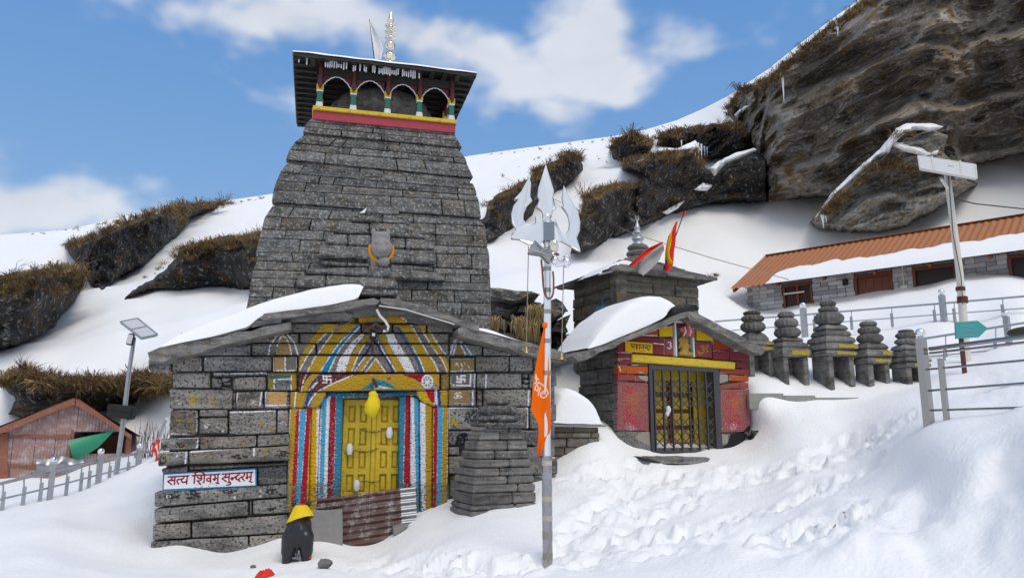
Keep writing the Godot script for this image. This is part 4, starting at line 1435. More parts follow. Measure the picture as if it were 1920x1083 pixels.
	for q in [[400, 60, 0.0], [545, 50, 1.0], [770, 70, 1.0], [700, 340, 0.0], [390, 300, 1.0], [510, 320, 1.0], [1310, 300, 1.0], [1410, 400, 1.0], [1470, 510, 1.0], [860, 400, 0.0], [230, 560, 1.0], [440, 560, 1.0], [1100, 540, 1.0], [690, 520, 1.0], [780, 700, 1.0], [1370, 650, 1.0], [250, 700, 1.0], [1230, 100, 0.0], [1570, 310, 0.0]]:
		for k in 5:
			var x: float = q[0] + rng.randf_range(-28, 28)
			var y: float = q[1] + rng.randf_range(-38, 38)
			c.stroke(z4.call([x, y, x + rng.randf_range(-22, 22), y + rng.randf_range(-22, 22), x + rng.randf_range(-30, 30), y + rng.randf_range(-8, 30)]), 0.014, Vector3(0.62, 0.52, 0.06) if q[2] > 0 else LIME * 0.9, 0.45)
	for s in [[520, 20, 560, 5, 600, 20, 560, 45, 600, 70, 560, 105, 520, 80], [560, 50, 500, 65, 530, 95]]:
		c.stroke(z4.call(s), 0.014, Vector3(0.72, 0.60, 0.05), 0.2)
	# ---- dark stains on the plinth
	for q in [[320, 300, 110, 30], [560, 290, 90, 55], [960, 240, 130, 28], [1430, 240, 70, 45], [1430, 440, 60, 26], [1550, 280, 40, 14], [180, 305, 30, 20]]:
		var blob := []
		for k in 18:
			var rr := rng.randf_range(0.6, 1.15)
			blob += [q[0] + cos(TAU * k / 18) * q[2] * rr, q[1] + sin(TAU * k / 18) * q[3] * rr]
		c.fill(zoomed(270, 880, 6, blob), Vector3(0.17, 0.165, 0.165), 0.36, 3.0, 0.85)
	for q in [[1080, 690, 150, 30], [1560, 660, 90, 50], [230, 570, 60, 40], [430, 560, 70, 40], [220, 740, 60, 60]]:
		var blob := []
		for k in 18:
			var rr := rng.randf_range(0.6, 1.15)
			blob += [q[0] + cos(TAU * k / 18) * q[2] * rr, q[1] + sin(TAU * k / 18) * q[3] * rr]
		c.fill(z4.call(blob), Vector3(0.17, 0.17, 0.165), 0.42, 3.0, 0.8)
	for s in [[262, 290, 258, 345], [430, 255, 415, 310], [1020, 265, 1015, 340], [1310, 225, 1308, 330], [270, 290, 290, 300]]:
		c.stroke(zoomed(270, 880, 6, s), 0.03, LIME * 0.9, 0.5)
	# ---- right wing
	c.fill(z7.call([238, 692, 288, 520, 342, 520, 432, 692]), TAN * 0.92, 0.25)
	for s in [[190, 690, 230, 550, 298, 438], [232, 690, 285, 520], [345, 450, 432, 560, 522, 690], [345, 510, 430, 690], [1075, 690, 1082, 920], [183, 742, 190, 925], [565, 715, 568, 920], [190, 928, 570, 915], [180, 738, 560, 735]]:
		c.stroke(z7.call(s), 0.024, LIME, 0.3)
	c.fill(z7.call([192, 742, 558, 738, 558, 912, 196, 920]), Vector3(0.54, 0.47, 0.28), 0.2)
	c.fill(z7.call([180, 708, 570, 702, 570, 734, 180, 738]), Vector3(0.10, 0.26, 0.30), 0.25)
	for k in 9:
		var x := rng.randf_range(220, 530)
		var y := rng.randf_range(760, 890)
		c.stroke(z7.call([x, y, x + rng.randf_range(-25, 25), y + rng.randf_range(-20, 20), x + rng.randf_range(-25, 25), y + 24]), 0.012, LIME, 0.3)
	c.fill(zr.call([24, 4, 82, 4, 82, 102, 24, 102]), OCHRE * 0.85, 0.4)
	c.fill(zr.call([95, 4, 222, 4, 222, 80, 95, 80]), Vector3(0.40, 0.38, 0.37), 0.2)
	for s in [[90, 2, 88, 78, 222, 82, 226, 2], [255, 2, 252, 100], [330, 2, 328, 102], [240, 112, 238, 216], [76, 230, 336, 226, 334, 300], [78, 230, 80, 375], [600, 232, 615, 240, 612, 370], [618, 120, 614, 215]]:
		c.stroke(zr.call(s), 0.026, LIME, 0.28)
	for s in [[135, 20, 135, 38, 185, 38, 185, 52], [160, 15, 160, 60], [160, 15, 188, 15], [160, 60, 132, 56]]:
		c.stroke(zr.call(s), 0.03, LIME, 0.1)
	c.fill(zr.call([76, 112, 222, 112, 214, 196, 78, 198]), TAN * 0.9, 0.2)
	for s in [[118, 140, 130, 132, 140, 145, 128, 152, 142, 160, 124, 168, 112, 160], [140, 150, 155, 148, 164, 160, 150, 166], [145, 128, 160, 132]]:
		c.stroke(zr.call(s), 0.016, LIME, 0.1)
	for k in 8:
		var x := rng.randf_range(90, 140)
		var y := rng.randf_range(318, 355)
		c.stroke(zr.call([x, y, x + 10, y - 8, x + rng.randf_range(-12, 12), y + 8]), 0.014, Vector3(0.70, 0.62, 0.05), 0.2)
	var arch := []
	for k in 13:
		arch += [180 - cos(PI * k / 12) * 58, 452 - sin(PI * k / 12) * 52]
	c.fill(zr.call(arch + [238, 485, 122, 485]), Vector3(0.13, 0.14, 0.17), 0.28)
	c.fill(zr.call([190, 255, 320, 240, 322, 335, 250, 350, 180, 330]), Vector3(0.20, 0.21, 0.24), 0.42)
	c.fill(zr.call([75, 685, 195, 682, 195, 715, 110, 722]), Vector3(0.50, 0.46, 0.12), 0.35)
	return c


func letters(c: Canvas, ox: float, oy: float, s: float, all: Array, wide: float, col: Vector3) -> void:
	for q in all:
		c.stroke(zoomed(ox, oy, s, q), wide, col, 0.12)


func paint_sign() -> Canvas:
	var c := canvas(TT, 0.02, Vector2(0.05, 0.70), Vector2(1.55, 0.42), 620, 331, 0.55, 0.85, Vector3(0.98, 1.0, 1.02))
	c.fill(zoomed(270, 740, 6, [150, 860, 1300, 790, 1300, 1060, 150, 1110]), Vector3(0.88, 0.89, 0.90), 0.1)
	for k in 14:
		var x := rng.randf_range(560, 800)
		var y := rng.randf_range(960, 1040)
		c.fill(zoomed(270, 740, 6, [x, y, x + 14, y - 6, x + 22, y + 8, x + 6, y + 12]), Vector3(0.42, 0.38, 0.38), 0.42, 3.0, 0.7)
	c.stroke(zoomed(270, 740, 6, [216, 888, 1256, 828]), 0.022, Vector3(0.10, 0.42, 0.62), 0.15)
	c.stroke(zoomed(270, 740, 6, [212, 1072, 1252, 1024]), 0.022, Vector3(0.10, 0.42, 0.62), 0.15)
	c.stroke(zoomed(270, 740, 6, [216, 888, 208, 1072]), 0.02, Vector3(0.10, 0.42, 0.62), 0.15)
	c.stroke(zoomed(270, 740, 6, [1258, 826, 1258, 1024]), 0.02, Vector3(0.10, 0.42, 0.62), 0.15)
	var crimson := Vector3(0.52, 0.07, 0.16)
	letters(c, 300, 870, 14.56, [[220, 348, 780, 312], [325, 345, 318, 395, 280, 430, 208, 468, 310, 552], [300, 445, 395, 428], [402, 340, 386, 548],
		[530, 410, 480, 415, 455, 450, 465, 495, 500, 540], [642, 330, 645, 365, 605, 400, 565, 408, 590, 470, 620, 498, 670, 488, 725, 452], [740, 318, 718, 535],
		[870, 310, 1456, 280], [940, 310, 925, 520], [960, 310, 955, 250, 1000, 205, 1080, 190, 1150, 220, 1220, 285], [1108, 315, 1132, 375, 1065, 392, 1008, 345], [1132, 380, 1120, 425, 1060, 455, 1000, 450], [1045, 460, 1062, 520, 1105, 548], [1208, 290, 1195, 500],
		[1380, 392, 1310, 380, 1268, 410, 1280, 445, 1330, 462, 1380, 440], [1377, 290, 1370, 490]], 0.0185, crimson)
	letters(c, 390, 870, 14.56, [[60, 288, 318, 265], [186, 285, 186, 390, 140, 405, 170, 440, 192, 395], [186, 390, 265, 385], [268, 270, 258, 495], [210, 505, 290, 525],
		[385, 268, 1215, 215], [482, 262, 480, 315, 450, 350, 380, 390, 490, 470], [455, 362, 560, 345], [572, 255, 565, 470], [540, 495, 600, 490, 612, 535, 560, 565, 500, 562],
		[622, 385, 650, 425, 682, 385, 650, 362, 622, 385], [680, 372, 735, 348, 760, 395], [838, 235, 832, 290, 775, 322, 755, 370, 780, 420, 838, 412, 848, 382], [815, 425, 865, 465],
		[985, 235, 992, 295, 950, 338, 885, 350], [900, 355, 985, 440], [1062, 230, 1065, 345, 1032, 365, 1060, 392, 1080, 352], [1065, 350, 1150, 340], [1172, 222, 1160, 430], [1120, 460, 1190, 490]], 0.0185, crimson)
	return c


# ---------------------------------------------------------------- the stone temple
# pushes a measured outline (frame x, y) back from z0 to z1 with worn edges
func extruded(poly: PackedVector2Array, z0: float, z1: float, sections: int, worn: float, col := Color.WHITE, cut := 0.16) -> MB:
	var mb := MB.new()
	mb.col = col
	var fine := PackedVector2Array()
	var n := poly.size()
	for i in n:
		var a := poly[i]
		var b := poly[(i + 1) % n]
		var steps := clampi(int(a.distance_to(b) / cut), 1, 14)
		for k in steps:
			fine.append(a.lerp(b, k / float(steps)))
	if not Geometry2D.is_polygon_clockwise(fine):
		fine.reverse()
	var mid := Vector2.ZERO
	for p in fine:
		mid += p / fine.size()
	var rows := []
	for s in sections + 1:
		var z := lerpf(z0, z1, s / float(sections))
		var row := []
		for p in fine:
			var q := p + Vector2(rng.randfn(0, worn), rng.randfn(0, worn))
			if s == 0:
				q = q.move_toward(mid, worn * 1.5)
			row.append(Vector3(q.x, q.y, z + rng.randfn(0, worn) * (1.0 if s == 0 else 0.0)))
		rows.append(row)
	for s in sections:
		for i in fine.size():
			var j := (i + 1) % fine.size()
			mb.quad(rows[s][j], rows[s][i], rows[s + 1][i], rows[s + 1][j])
	var front := PackedVector2Array()
	for p in rows[0]:
		front.append(Vector2(p.x, p.y))
	var ts := Geometry2D.triangulate_polygon(front)
	for i in range(0, ts.size(), 3):
		var a: Vector3 = rows[0][ts[i]]
		var b: Vector3 = rows[0][ts[i + 1]]
		var c: Vector3 = rows[0][ts[i + 2]]
		if (b - a).cross(c - a).z < 0:
			mb.tri(a, c, b)
		else:
			mb.tri(a, b, c)
	return mb


func outline_on(t: Transform3D, pts: Array, na: float, nb := 0.0) -> PackedVector2Array:
	var out := PackedVector2Array()
	for p in pts:
		var l := on(t, p.x, p.y, na, nb)
		out.append(Vector2(l.x, l.y))
	return out


const F_UVO := Vector2(-0.7, -0.4)
const F_UVS := Vector2(7.0, 4.4)
# the tower's face leans back: z = TA + TB * y
const TA := -0.99
const TB := -0.197
const TOWER_MID := Vector2(3.02, -3.8)


# one stone of the painted front: left, top at left, right, top at right, bottom at right, bottom at left (picture points), how proud
func front_stone(parent: Node3D, q: Array, m: Material) -> void:
	var out: float = q[6] if q.size() > 6 else 0.0
	var poly := PackedVector2Array()
	for p in [[q[0], q[5]], [q[2], q[4]], [q[2], q[3]], [q[0], q[1]]]:
		var l := on(TT, p[0], p[1], out)
		poly.append(Vector2(l.x, l.y))
	var g := 0.006
	poly[0] += Vector2(g, g * 0.6); poly[1] += Vector2(-g, g * 0.6); poly[2] += Vector2(-g, -g * 0.6); poly[3] += Vector2(g, -g * 0.6)
	var k := rng.randf_range(0.80, 1.18)
	var warm := rng.randf_range(-0.04, 0.07)
	obj("stone", stone_mesh(poly, 0.0, 0.0, out + rng.randf_range(-0.012, 0.01), 0.3, 0.016, Color(k * (1 + warm), k, k * (1 - warm)), F_UVO, F_UVS), m, parent)


func build_temple() -> void:
	var t := thing("stone_temple", "grey stone temple with a tall tapering tower and a painted striped doorway", "temple", TT)
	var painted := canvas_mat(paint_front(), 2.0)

	# ---- tower: measured courses [left x, y, right x, y] of the joint lines in two enlargements
	var a1 := func(q: Array) -> Array: return [450 + q[0] / 4.0, 200 + q[1] / 4.0, 450 + q[2] / 4.0, 200 + q[3] / 4.0]
	var a2 := func(q: Array) -> Array: return [450 + q[0] / 4.0, 370 + q[1] / 4.0, 450 + q[2] / 4.0, 370 + q[3] / 4.0]
	var lines := []
	for q in [[556, 68, 1602, 186], [505, 112, 1618, 214], [478, 150, 1642, 258], [468, 192, 1668, 306], [476, 212, 1662, 335], [402, 268, 1692, 385], [368, 322, 1706, 428], [341, 392, 1752, 532], [346, 426, 1746, 572], [296, 490, 1770, 620], [270, 552, 1778, 664], [246, 622, 1796, 708], [233, 712, 1812, 832], [240, 740, 1808, 858]]:
		lines.append(a1.call(q))
	for q in [[182, 145, 1842, 212], [158, 238, 1850, 292], [140, 302, 1860, 374], [114, 412, 1872, 424], [124, 472, 1876, 540], [92, 540, 1880, 584], [82, 602, 1880, 642], [70, 666, 1884, 702], [58, 746, 1886, 792], [40, 832, 1886, 884], [20, 930, 1886, 990]]:
		lines.append(a2.call(q))
	var joints := [[650, 1050], [1000, 1330], [760, 1055], [1200], [720, 805, 1115, 1430], [835, 1265, 1600], [640, 1170, 1375], [900, 1080], [480, 990, 1065, 1250, 1430], [605, 715, 1030, 1630], [500, 770, 1220, 1630], [635, 1130, 1510, 1680], [455, 845, 1300], [405, 690, 1300], [315, 535, 1465, 1695], [345, 630, 1465, 1745], [455, 1240, 1700], [385, 1475, 1735], [530, 1450], [490, 1150, 1540, 1730], [420, 640, 1160, 1410], [250, 1290, 1610], [200, 1240, 1480, 1660], [300, 1400, 1650]]
	var recessed := [3, 7, 12]
	var core := MB.new()
	for i in lines.size() - 1:
		var la := on(TT, lines[i][0], lines[i][1], TA, TB)
		var lb := on(TT, lines[i + 1][0], lines[i + 1][1], TA, TB)
		var ra := on(TT, lines[i][2], lines[i][3], TA, TB)
		var rb := on(TT, lines[i + 1][2], lines[i + 1][3], TA, TB)
		var y1 := (la.y + ra.y) / 2.0
		var y0 := (lb.y + rb.y) / 2.0
		var inset := 0.07 if i in recessed else 0.03
		var zf := TA + TB * (y0 + y1) / 2.0 - 0.14
		core.col = Color.WHITE * rng.randf_range(0.85, 1.1)
		core.box(Vector3((la.x + lb.x) / 2.0 + inset, y0 + 0.004, 2.0 * TOWER_MID.y - zf), Vector3((ra.x + rb.x) / 2.0 - inset, y1 - 0.004, zf), Transform3D(), 0.03)
	var tower := obj("tower", core, M.stone, t)
	for i in lines.size() - 1:
		var js := []
		for j in joints[i]:
			js.append(450 + j / 4.0)
		var top: Array = lines[i].duplicate()
		var bot: Array = lines[i + 1].duplicate()
		var out := 0.0
		if i in recessed:
			out = -0.05
			top[0] += 4; top[2] -= 4; bot[0] += 4; bot[2] -= 4
		course(tower, TT, M.stone, top, bot, js, TA, TB, out, 0.22, 0.95, Vector2.ZERO, Vector2.ONE, "stone", 0.003, 0.011)
	# the stepped relief on the tower's face
	for q in [[945, 62, 1195, 70, 1195, 130, 940, 128], [835, 130, 1065, 128, 1065, 190, 835, 178], [1068, 130, 1215, 135, 1285, 205, 1068, 192], [770, 182, 968, 188, 968, 272, 690, 258], [972, 188, 1250, 200, 1400, 310, 972, 275], [650, 268, 806, 275, 806, 362, 632, 345], [808, 276, 980, 278, 980, 365, 808, 362], [1125, 300, 1240, 303, 1240, 385, 1125, 380], [1243, 305, 1460, 312, 1460, 395, 1243, 386], [600, 350, 970, 368, 970, 462, 590, 445], [1130, 385, 1460, 398, 1475, 500, 1130, 486], [505, 530, 960, 520, 960, 588, 480, 565], [1130, 528, 1500, 560, 1545, 625, 1130, 608], [430, 580, 640, 580, 640, 668, 415, 660], [642, 578, 960, 592, 960, 640, 642, 665]]:
		var pts := zoomed(450, 370, 4, [q[6], q[7], q[4], q[5], q[2], q[3], q[0], q[1]])
		var poly := outline_on(TT, pts, TA + 0.16, TB)
		var k := rng.randf_range(0.85, 1.15)
		obj("relief_stone", stone_mesh(poly, TA, TB, 0.16 + rng.randf_range(-0.02, 0.03), 0.05, 0.03, Color(k, k, k)), M.stone, tower)
	for q in [[605, 470, 800, 485, 800, 515, 605, 498], [805, 485, 970, 492, 970, 520, 805, 515], [1130, 495, 1448, 520, 1448, 555, 1130, 540]]:
		var poly := outline_on(TT, zoomed(450, 370, 4, [q[6], q[7], q[4], q[5], q[2], q[3], q[0], q[1]]), TA + 0.1, TB)
		obj("relief_stone", stone_mesh(poly, TA, TB, 0.10, 0.05, 0.02, Color(1.1, 1.1, 1.1)), M.stone, tower)
	# ---- hall behind the painted front
	var hall := MB.new()
	hall.box(Vector3(0.12, -0.5, -2.6), Vector3(2.38, 2.98, -0.16))
	hall.box(Vector3(3.32, -0.5, -2.6), Vector3(5.62, 2.9, -0.16))
	hall.box(Vector3(2.38, 2.08, -2.6), Vector3(3.32, 3.0, -0.30))
	hall.box(Vector3(2.38, -0.5, -2.6), Vector3(3.32, 0.2, -0.32))
	hall.box(Vector3(2.3, -0.5, -2.6), Vector3(3.4, 2.2, -0.62))
	hall.quad(Vector3(0.6, 2.98, -0.17), Vector3(5.2, 2.9, -0.17), Vector3(3.6, 3.42, -0.17), Vector3(2.2, 3.44, -0.17))
	hall.tri(Vector3(2.2, 3.44, -0.17), Vector3(3.6, 3.42, -0.17), Vector3(2.85, 3.52, -0.17))
	var wall := obj("front_wall", hall, M.stone_bare, t)
	for q in [
		# gable
		[672, 592, 765, 591, 605, 605, 0.05], [630, 592, 668, 590, 606, 618, -0.1], [768, 592, 790, 596, 606, 606, -0.02], [545, 605, 677, 605, 623, 623], [678, 606, 735, 607, 623, 623], [736, 607, 800, 607, 623, 623], [801, 607, 852, 608, 622, 623],
		[470, 626, 560, 624, 643, 642], [561, 624, 700, 624, 643, 643], [701, 624, 842, 624, 643, 643], [843, 630, 872, 636, 643, 643, -0.03],
		[364, 656, 470, 644, 666, 666], [471, 643, 592, 644, 665, 666], [593, 644, 842, 644, 665, 664], [843, 643, 905, 647, 666, 666], [906, 650, 985, 664, 667, 667, -0.02],
		[322, 668, 377, 668, 697, 697, -0.02], [381, 668, 509, 668, 696, 696], [510, 668, 557, 667, 697, 697], [558, 666, 843, 667, 698, 698, 0.03], [844, 668, 891, 668, 697, 698], [892, 668, 955, 667, 696, 697], [956, 667, 1000, 668, 696, 696],
		[276, 672, 321, 668, 697, 695, -0.06],
		# lintel course
		[398, 698, 501, 697, 704, 706, 0.01], [322, 699, 394, 698, 728, 727], [395, 706, 416, 711, 728, 728, -0.03], [436, 706, 499, 705, 731, 731], [500, 698, 557, 698, 732, 732], [558, 700, 825, 700, 732, 735, 0.04], [826, 701, 843, 700, 729, 732], [844, 700, 893, 699, 728, 729], [894, 700, 979, 699, 728, 728], [980, 700, 991, 700, 709, 708, -0.03], [981, 710, 992, 710, 718, 718, -0.02], [979, 719, 992, 719, 728, 728, -0.03], [993, 700, 1006, 700, 728, 728],
		[316, 728, 436, 730, 767, 767], [441, 734, 494, 733, 766, 767], [495, 733, 543, 733, 766, 766], [840, 730, 893, 730, 761, 762], [894, 730, 906, 730, 761, 761, -0.06], [907, 730, 997, 729, 762, 762], [998, 729, 1010, 729, 762, 762],
		[314, 768, 370, 768, 816, 817], [372, 768, 427, 767, 781, 782], [372, 783, 427, 782, 814, 815], [428, 770, 518, 768, 813, 815], [519, 768, 542, 768, 812, 813], [840, 763, 914, 763, 805, 806], [915, 763, 992, 763, 804, 805], [993, 763, 1012, 763, 804, 804],
		# mouldings, standing proud
		[299, 821, 372, 819, 843, 846, 0.10], [373, 819, 480, 816, 837, 843, 0.10], [481, 816, 543, 813, 834, 837, 0.10], [294, 848, 352, 845, 870, 875, 0.14], [353, 845, 543, 835, 864, 871, 0.14],
		[840, 807, 915, 807, 835, 836], [840, 837, 862, 837, 853, 853], [896, 837, 985, 837, 853, 853], [840, 855, 905, 855, 888, 889], [906, 855, 992, 855, 888, 888], [843, 890, 905, 889, 930, 930, -0.1], [906, 806, 1010, 806, 835, 835], [986, 837, 1012, 837, 888, 888],
		# foot of the wall
		[301, 877, 352, 874, 885, 888, 0.03], [353, 873, 540, 865, 872, 882, 0.02], [304, 888, 481, 878, 910, 920], [482, 874, 540, 871, 906, 911], [287, 922, 540, 907, 931, 951, 0.03], [287, 953, 466, 939, 967, 981, 0.03], [467, 939, 472, 938, 964, 966, 0.0], [473, 938, 540, 933, 962, 964, 0.03], [284, 983, 357, 979, 1009, 1014, 0.04], [358, 979, 540, 964, 1000, 1009, 0.04], [280, 1015, 465, 1005, 1048, 1060, 0.06], [466, 1005, 560, 999, 1040, 1048, 0.05]]:
		front_stone(wall, q, painted)
	# wedge chips in the open joint
	for q in [[414, 706, 433, 708, 713, 718, -0.02], [417, 716, 434, 716, 722, 722, -0.04], [413, 724, 434, 726, 732, 731, -0.02], [437, 735, 441, 735, 766, 766, -0.04]]:
		front_stone(wall, q, painted)
	# springer blocks with their cut corners
	for q in [[543, 734, 612, 734, 612, 744, 597, 765, 543, 766], [782, 732, 840, 731, 840, 762, 812, 762, 790, 752, 780, 738]]:
		var poly := outline_on(TT, zoomed(0, 0, 1, q), 0.03)
		poly.reverse()
		obj("stone", stone_mesh(poly, 0.0, 0.0, 0.03, 0.3, 0.02, Color.WHITE, F_UVO, F_UVS), painted, wall)
	# right end of the hall, coursed
	var flank := MB.new()
	for k in 12:
		var y0 := -0.4 + k * 0.27
		flank.col = Color.WHITE * rng.randf_range(0.85, 1.1)
		flank.box(Vector3(5.3, y0, -2.55), Vector3(5.66 + rng.randf_range(-0.03, 0.02), y0 + 0.262, -0.04), Transform3D(), 0.02)
		flank.box(Vector3(0.08 + rng.randf_range(-0.03, 0.02), y0, -2.55), Vector3(0.5, y0 + 0.262, -0.18), Transform3D(), 0.02)
	obj("side_wall", flank, M.stone_bare, t)
	# ---- door jambs: stepped painted posts
	for q in [[543, 766, 583, 766, 578, 960, 536, 960, 0.05], [583, 763, 600, 746, 592, 1000, 577, 1000, 0.0], [600, 745, 619, 742, 612, 1000, 592, 1000, -0.05], [619, 742, 643, 742, 637, 1000, 612, 1000, -0.10], [750, 742, 770, 742, 770, 1000, 748, 1000, -0.10], [770, 742, 787, 747, 788, 1000, 770, 1000, -0.05], [787, 752, 811, 762, 810, 1000, 788, 1000, 0.0], [811, 763, 840, 763, 838, 1000, 810, 1000, 0.05]]:
		var pts := zoomed(0, 0, 1, [q[6], q[7], q[4], q[5], q[2], q[3], q[0], q[1]])
		var poly := outline_on(TT, pts, 0.0)
		obj("door_jamb", stone_mesh(poly, 0.0, 0.0, q[8], 0.4, 0.012, Color.WHITE, F_UVO, F_UVS, 1.0, 0.3), painted, t)
	var lin := outline_on(TT, zoomed(0, 0, 1, [613, 748, 785, 741, 785, 733, 613, 735]), 0.0)
	obj("door_lintel", stone_mesh(lin, 0.0, 0.0, -0.06, 0.4, 0.012, Color.WHITE, F_UVO, F_UVS), painted, t)
	# ---- the yellow double door
	var dz := -0.26
	var da := on(TT, 640, 940, dz)
	var db := on(TT, 750, 940, dz)
	var top := on(TT, 695, 749, dz).y
	var x0 := da.x - 0.02
	var x1 := db.x + 0.03
	var frame := MB.new()
	frame.box(Vector3(x0 - 0.08, 0.1, dz - 0.1), Vector3(x1 + 0.08, top + 0.12, dz - 0.05))
	var door := obj("door", frame, M.yellow, t)
	var xm := on(TT, 699, 850, dz).x
	for leaf in [[x0, xm - 0.035], [xm + 0.035, x1]]:
		var w: float = leaf[1] - leaf[0]
		var mb := MB.new()
		for k in 3:
			var x: float = leaf[0] + (w - 0.07) * k / 2.0
			mb.box(Vector3(x, 0.2, dz - 0.05), Vector3(x + 0.07, top, dz), Transform3D(), 0.006)
		for k in 6:
			var y := top - 0.085 - k * 0.335
			mb.box(Vector3(leaf[0], y, dz - 0.05), Vector3(leaf[1], y + 0.085, dz - 0.003), Transform3D(), 0.006)
		obj("door_leaf", mb, M.yellow, door)
		for k in 5:
			for s in 2:
				var xa: float = leaf[0] + 0.085 + s * (w - 0.07) / 2.0
				var xb: float = xa + (w - 0.07) / 2.0 - 0.1
				var ya := top - 0.335 * (k + 1) + 0.018
				var p := MB.new()
				p.box(Vector3(xa, ya, dz - 0.05), Vector3(xb, ya + 0.21, dz - 0.022), Transform3D(), 0.014)
				obj("door_panel", p, M.yellow, door)
	var stile := MB.new()
	stile.box(Vector3(xm - 0.033, 0.2, dz - 0.05), Vector3(xm + 0.033, top - 0.02, dz + 0.03), Transform3D(), 0.012)
	obj("meeting_stile", stile, M.yellow, door)
	# chains and the cloth-wrapped padlocks
	for q in [[zoomed(520, 680, 6, [945, 755, 1000, 772, 1060, 780, 1130, 775, 1215, 762]), zoomed(520, 680, 6, [1262, 745])], [zoomed(520, 680, 6, [860, 980, 920, 1000, 985, 1010, 1050, 995, 1130, 960]), zoomed(520, 680, 6, [812, 930])], [zoomed(560, 780, 3.575, [415, 438, 450, 436, 480, 442, 525, 440]), zoomed(560, 780, 3.575, [388, 440])]]:
		var pts := []
		for p in q[0]:
			pts.append(on(TT, p.x, p.y, dz + 0.045))
		var mb := MB.new()
		for i in pts.size() - 1:
			for k in 3:
				var a: Vector3 = pts[i].lerp(pts[i + 1], k / 3.0)
				var b: Vector3 = pts[i].lerp(pts[i + 1], (k + 0.8) / 3.0)
				var up := Vector3(0, 0.011, 0) if (k + i) % 2 else Vector3(0, 0, 0.011)
				mb.tube([a, (a + b) / 2 + up, b, (a + b) / 2 - up, a], [0.005], 5, false)
		obj("chain", mb, M.iron, door)
		var l := on(TT, q[1][0].x, q[1][0].y, dz + 0.05)
		var pouch := MB.new()
		var rows := []
		for j in 8:
			var f := j / 7.0
			var row := []
			var r := 0.018 + 0.030 * sin(PI * minf(f * 0.75 + 0.1, 1.0))
			for s in 10:
				row.append(l + Vector3(cos(TAU * s / 10) * r * rng.randf_range(0.85, 1.15), 0.03 - f * 0.16, sin(TAU * s / 10) * r * 0.6))
			rows.append(row)
		pouch.sheet(rows, true)
		tag(obj("padlock_cover", pouch, M.white_cloth, self), ["white cloth cover on the upper padlock of the yellow door", "white cloth cover on the middle padlock of the yellow door", "white cloth cover on the lowest padlock of the yellow door"][0 if q[1][0].y < 820 else 1 if q[1][0].y < 880 else 2], "padlock cover", "padlock covers").transform = TT
	# ---- roof slabs over the front
	for q in [[[272, 661, 300, 651, 420, 628, 547, 602, 547, 616, 420, 649, 300, 679, 277, 679], 0.34, -2.2], [[466, 607, 480, 599, 529, 598, 528, 605, 468, 614], 0.30, -2.0], [[485, 596, 492, 588, 600, 573, 704, 558, 712, 562, 708, 570, 600, 587, 492, 602], 0.36, -2.3], [[710, 560, 740, 560, 820, 582, 899, 611, 897, 622, 860, 610, 780, 584, 712, 571], 0.36, -2.3], [[856, 616, 864, 611, 950, 632, 1020, 650, 1064, 662, 1064, 678, 1010, 669, 930, 648, 858, 629], 0.34, -2.2]]:
		var poly := outline_on(TT, zoomed(0, 0, 1, q[0]), q[1])
		obj("roof_slab", extruded(poly, q[1], q[2], 6, 0.010), M.stone_bare, t)
	for q in [[[490, 601, 640, 583, 660, 590, 655, 600, 490, 606], 0.12, -1.5], [[560, 590, 700, 571, 712, 572, 860, 612, 850, 618, 700, 590, 560, 604], 0.05, -1.8]]:
		var poly := outline_on(TT, zoomed(0, 0, 1, q[0]), q[1])
		obj("packing_slab", extruded(poly, q[1], q[2], 3, 0.008), M.stone_bare, t)
	# ---- ridge statue
	var st := Transform3D(Basis(), on(TT, 710, 556, 0.1))
	var ped := MB.new()
	ped.box(Vector3(-0.30, 0.0, -0.35), Vector3(0.27, 0.09, 0.12), st, 0.02)
	ped.box(Vector3(-0.29, 0.09, -0.34), Vector3(0.27, 0.27, 0.10), st, 0.05)
	ped.box(Vector3(-0.15, 0.27, -0.3), Vector3(0.17, 0.46, 0.06), st, 0.04)
	var statue := obj("ridge_statue", ped, M.stone, t)
	var lion := MB.new()
	lion.ball(Vector3(0.05, 0.53, 0.05), Vector3(0.09, 0.075, 0.09), st)
	lion.ball(Vector3(0.01, 0.74, 0.06), Vector3(0.165, 0.16, 0.12), st)
	lion.box(Vector3(-0.13, 0.80, -0.16), Vector3(0.14, 1.0, 0.06), st, 0.05)
	lion.box(Vector3(-0.12, 0.42, -0.3), Vector3(0.12, 0.86, -0.04), st, 0.06)
	for s in [-1, 1]:
		lion.ball(Vector3(s * 0.07, 0.80, 0.15), Vector3(0.035, 0.035, 0.03), st)
		lion.ball(Vector3(s * 0.11, 1.0, -0.03), Vector3(0.035, 0.05, 0.03), st)
	lion.ball(Vector3(0.01, 0.69, 0.16), Vector3(0.085, 0.06, 0.05), st)
	obj("lion_head", lion, M.slab, statue)
	var gar := MB.new()
	for k in 34:
		var an := PI * 0.92 + (PI * 1.16) * k / 33.0
		gar.col = Color(1, 1, 1).lerp(Color(0.9, 1.5, 0.4), rng.randf())
		gar.ball(Vector3(0.01 + cos(an) * 0.172, 0.71 + sin(an) * 0.18, 0.05), Vector3.ONE * 0.026, st, 6)
	tag(obj("marigold_garland", gar, M.marigold), "orange marigold garland round the neck of the stone ridge statue", "garland").transform = TT
	# ---- snow lying on the roof
	roof_snow("snow left on the sloping slabs over the temple front, below the statue", [292, 650, 326, 625, 400, 598, 467, 574, 520, 556, 600, 536, 650, 522, 678, 518, 688, 524], [300, 652, 340, 643, 400, 631, 465, 613, 487, 594, 540, 584, 620, 572, 664, 562, 672, 557], 0.27, -2.2, TT)
	roof_snow("thin strip of snow on the lower slab next to the flag pole", [897, 612, 930, 622, 960, 633, 984, 641], [897, 620, 930, 628, 960, 636, 984, 641.5], 0.22, -2.0, TT)
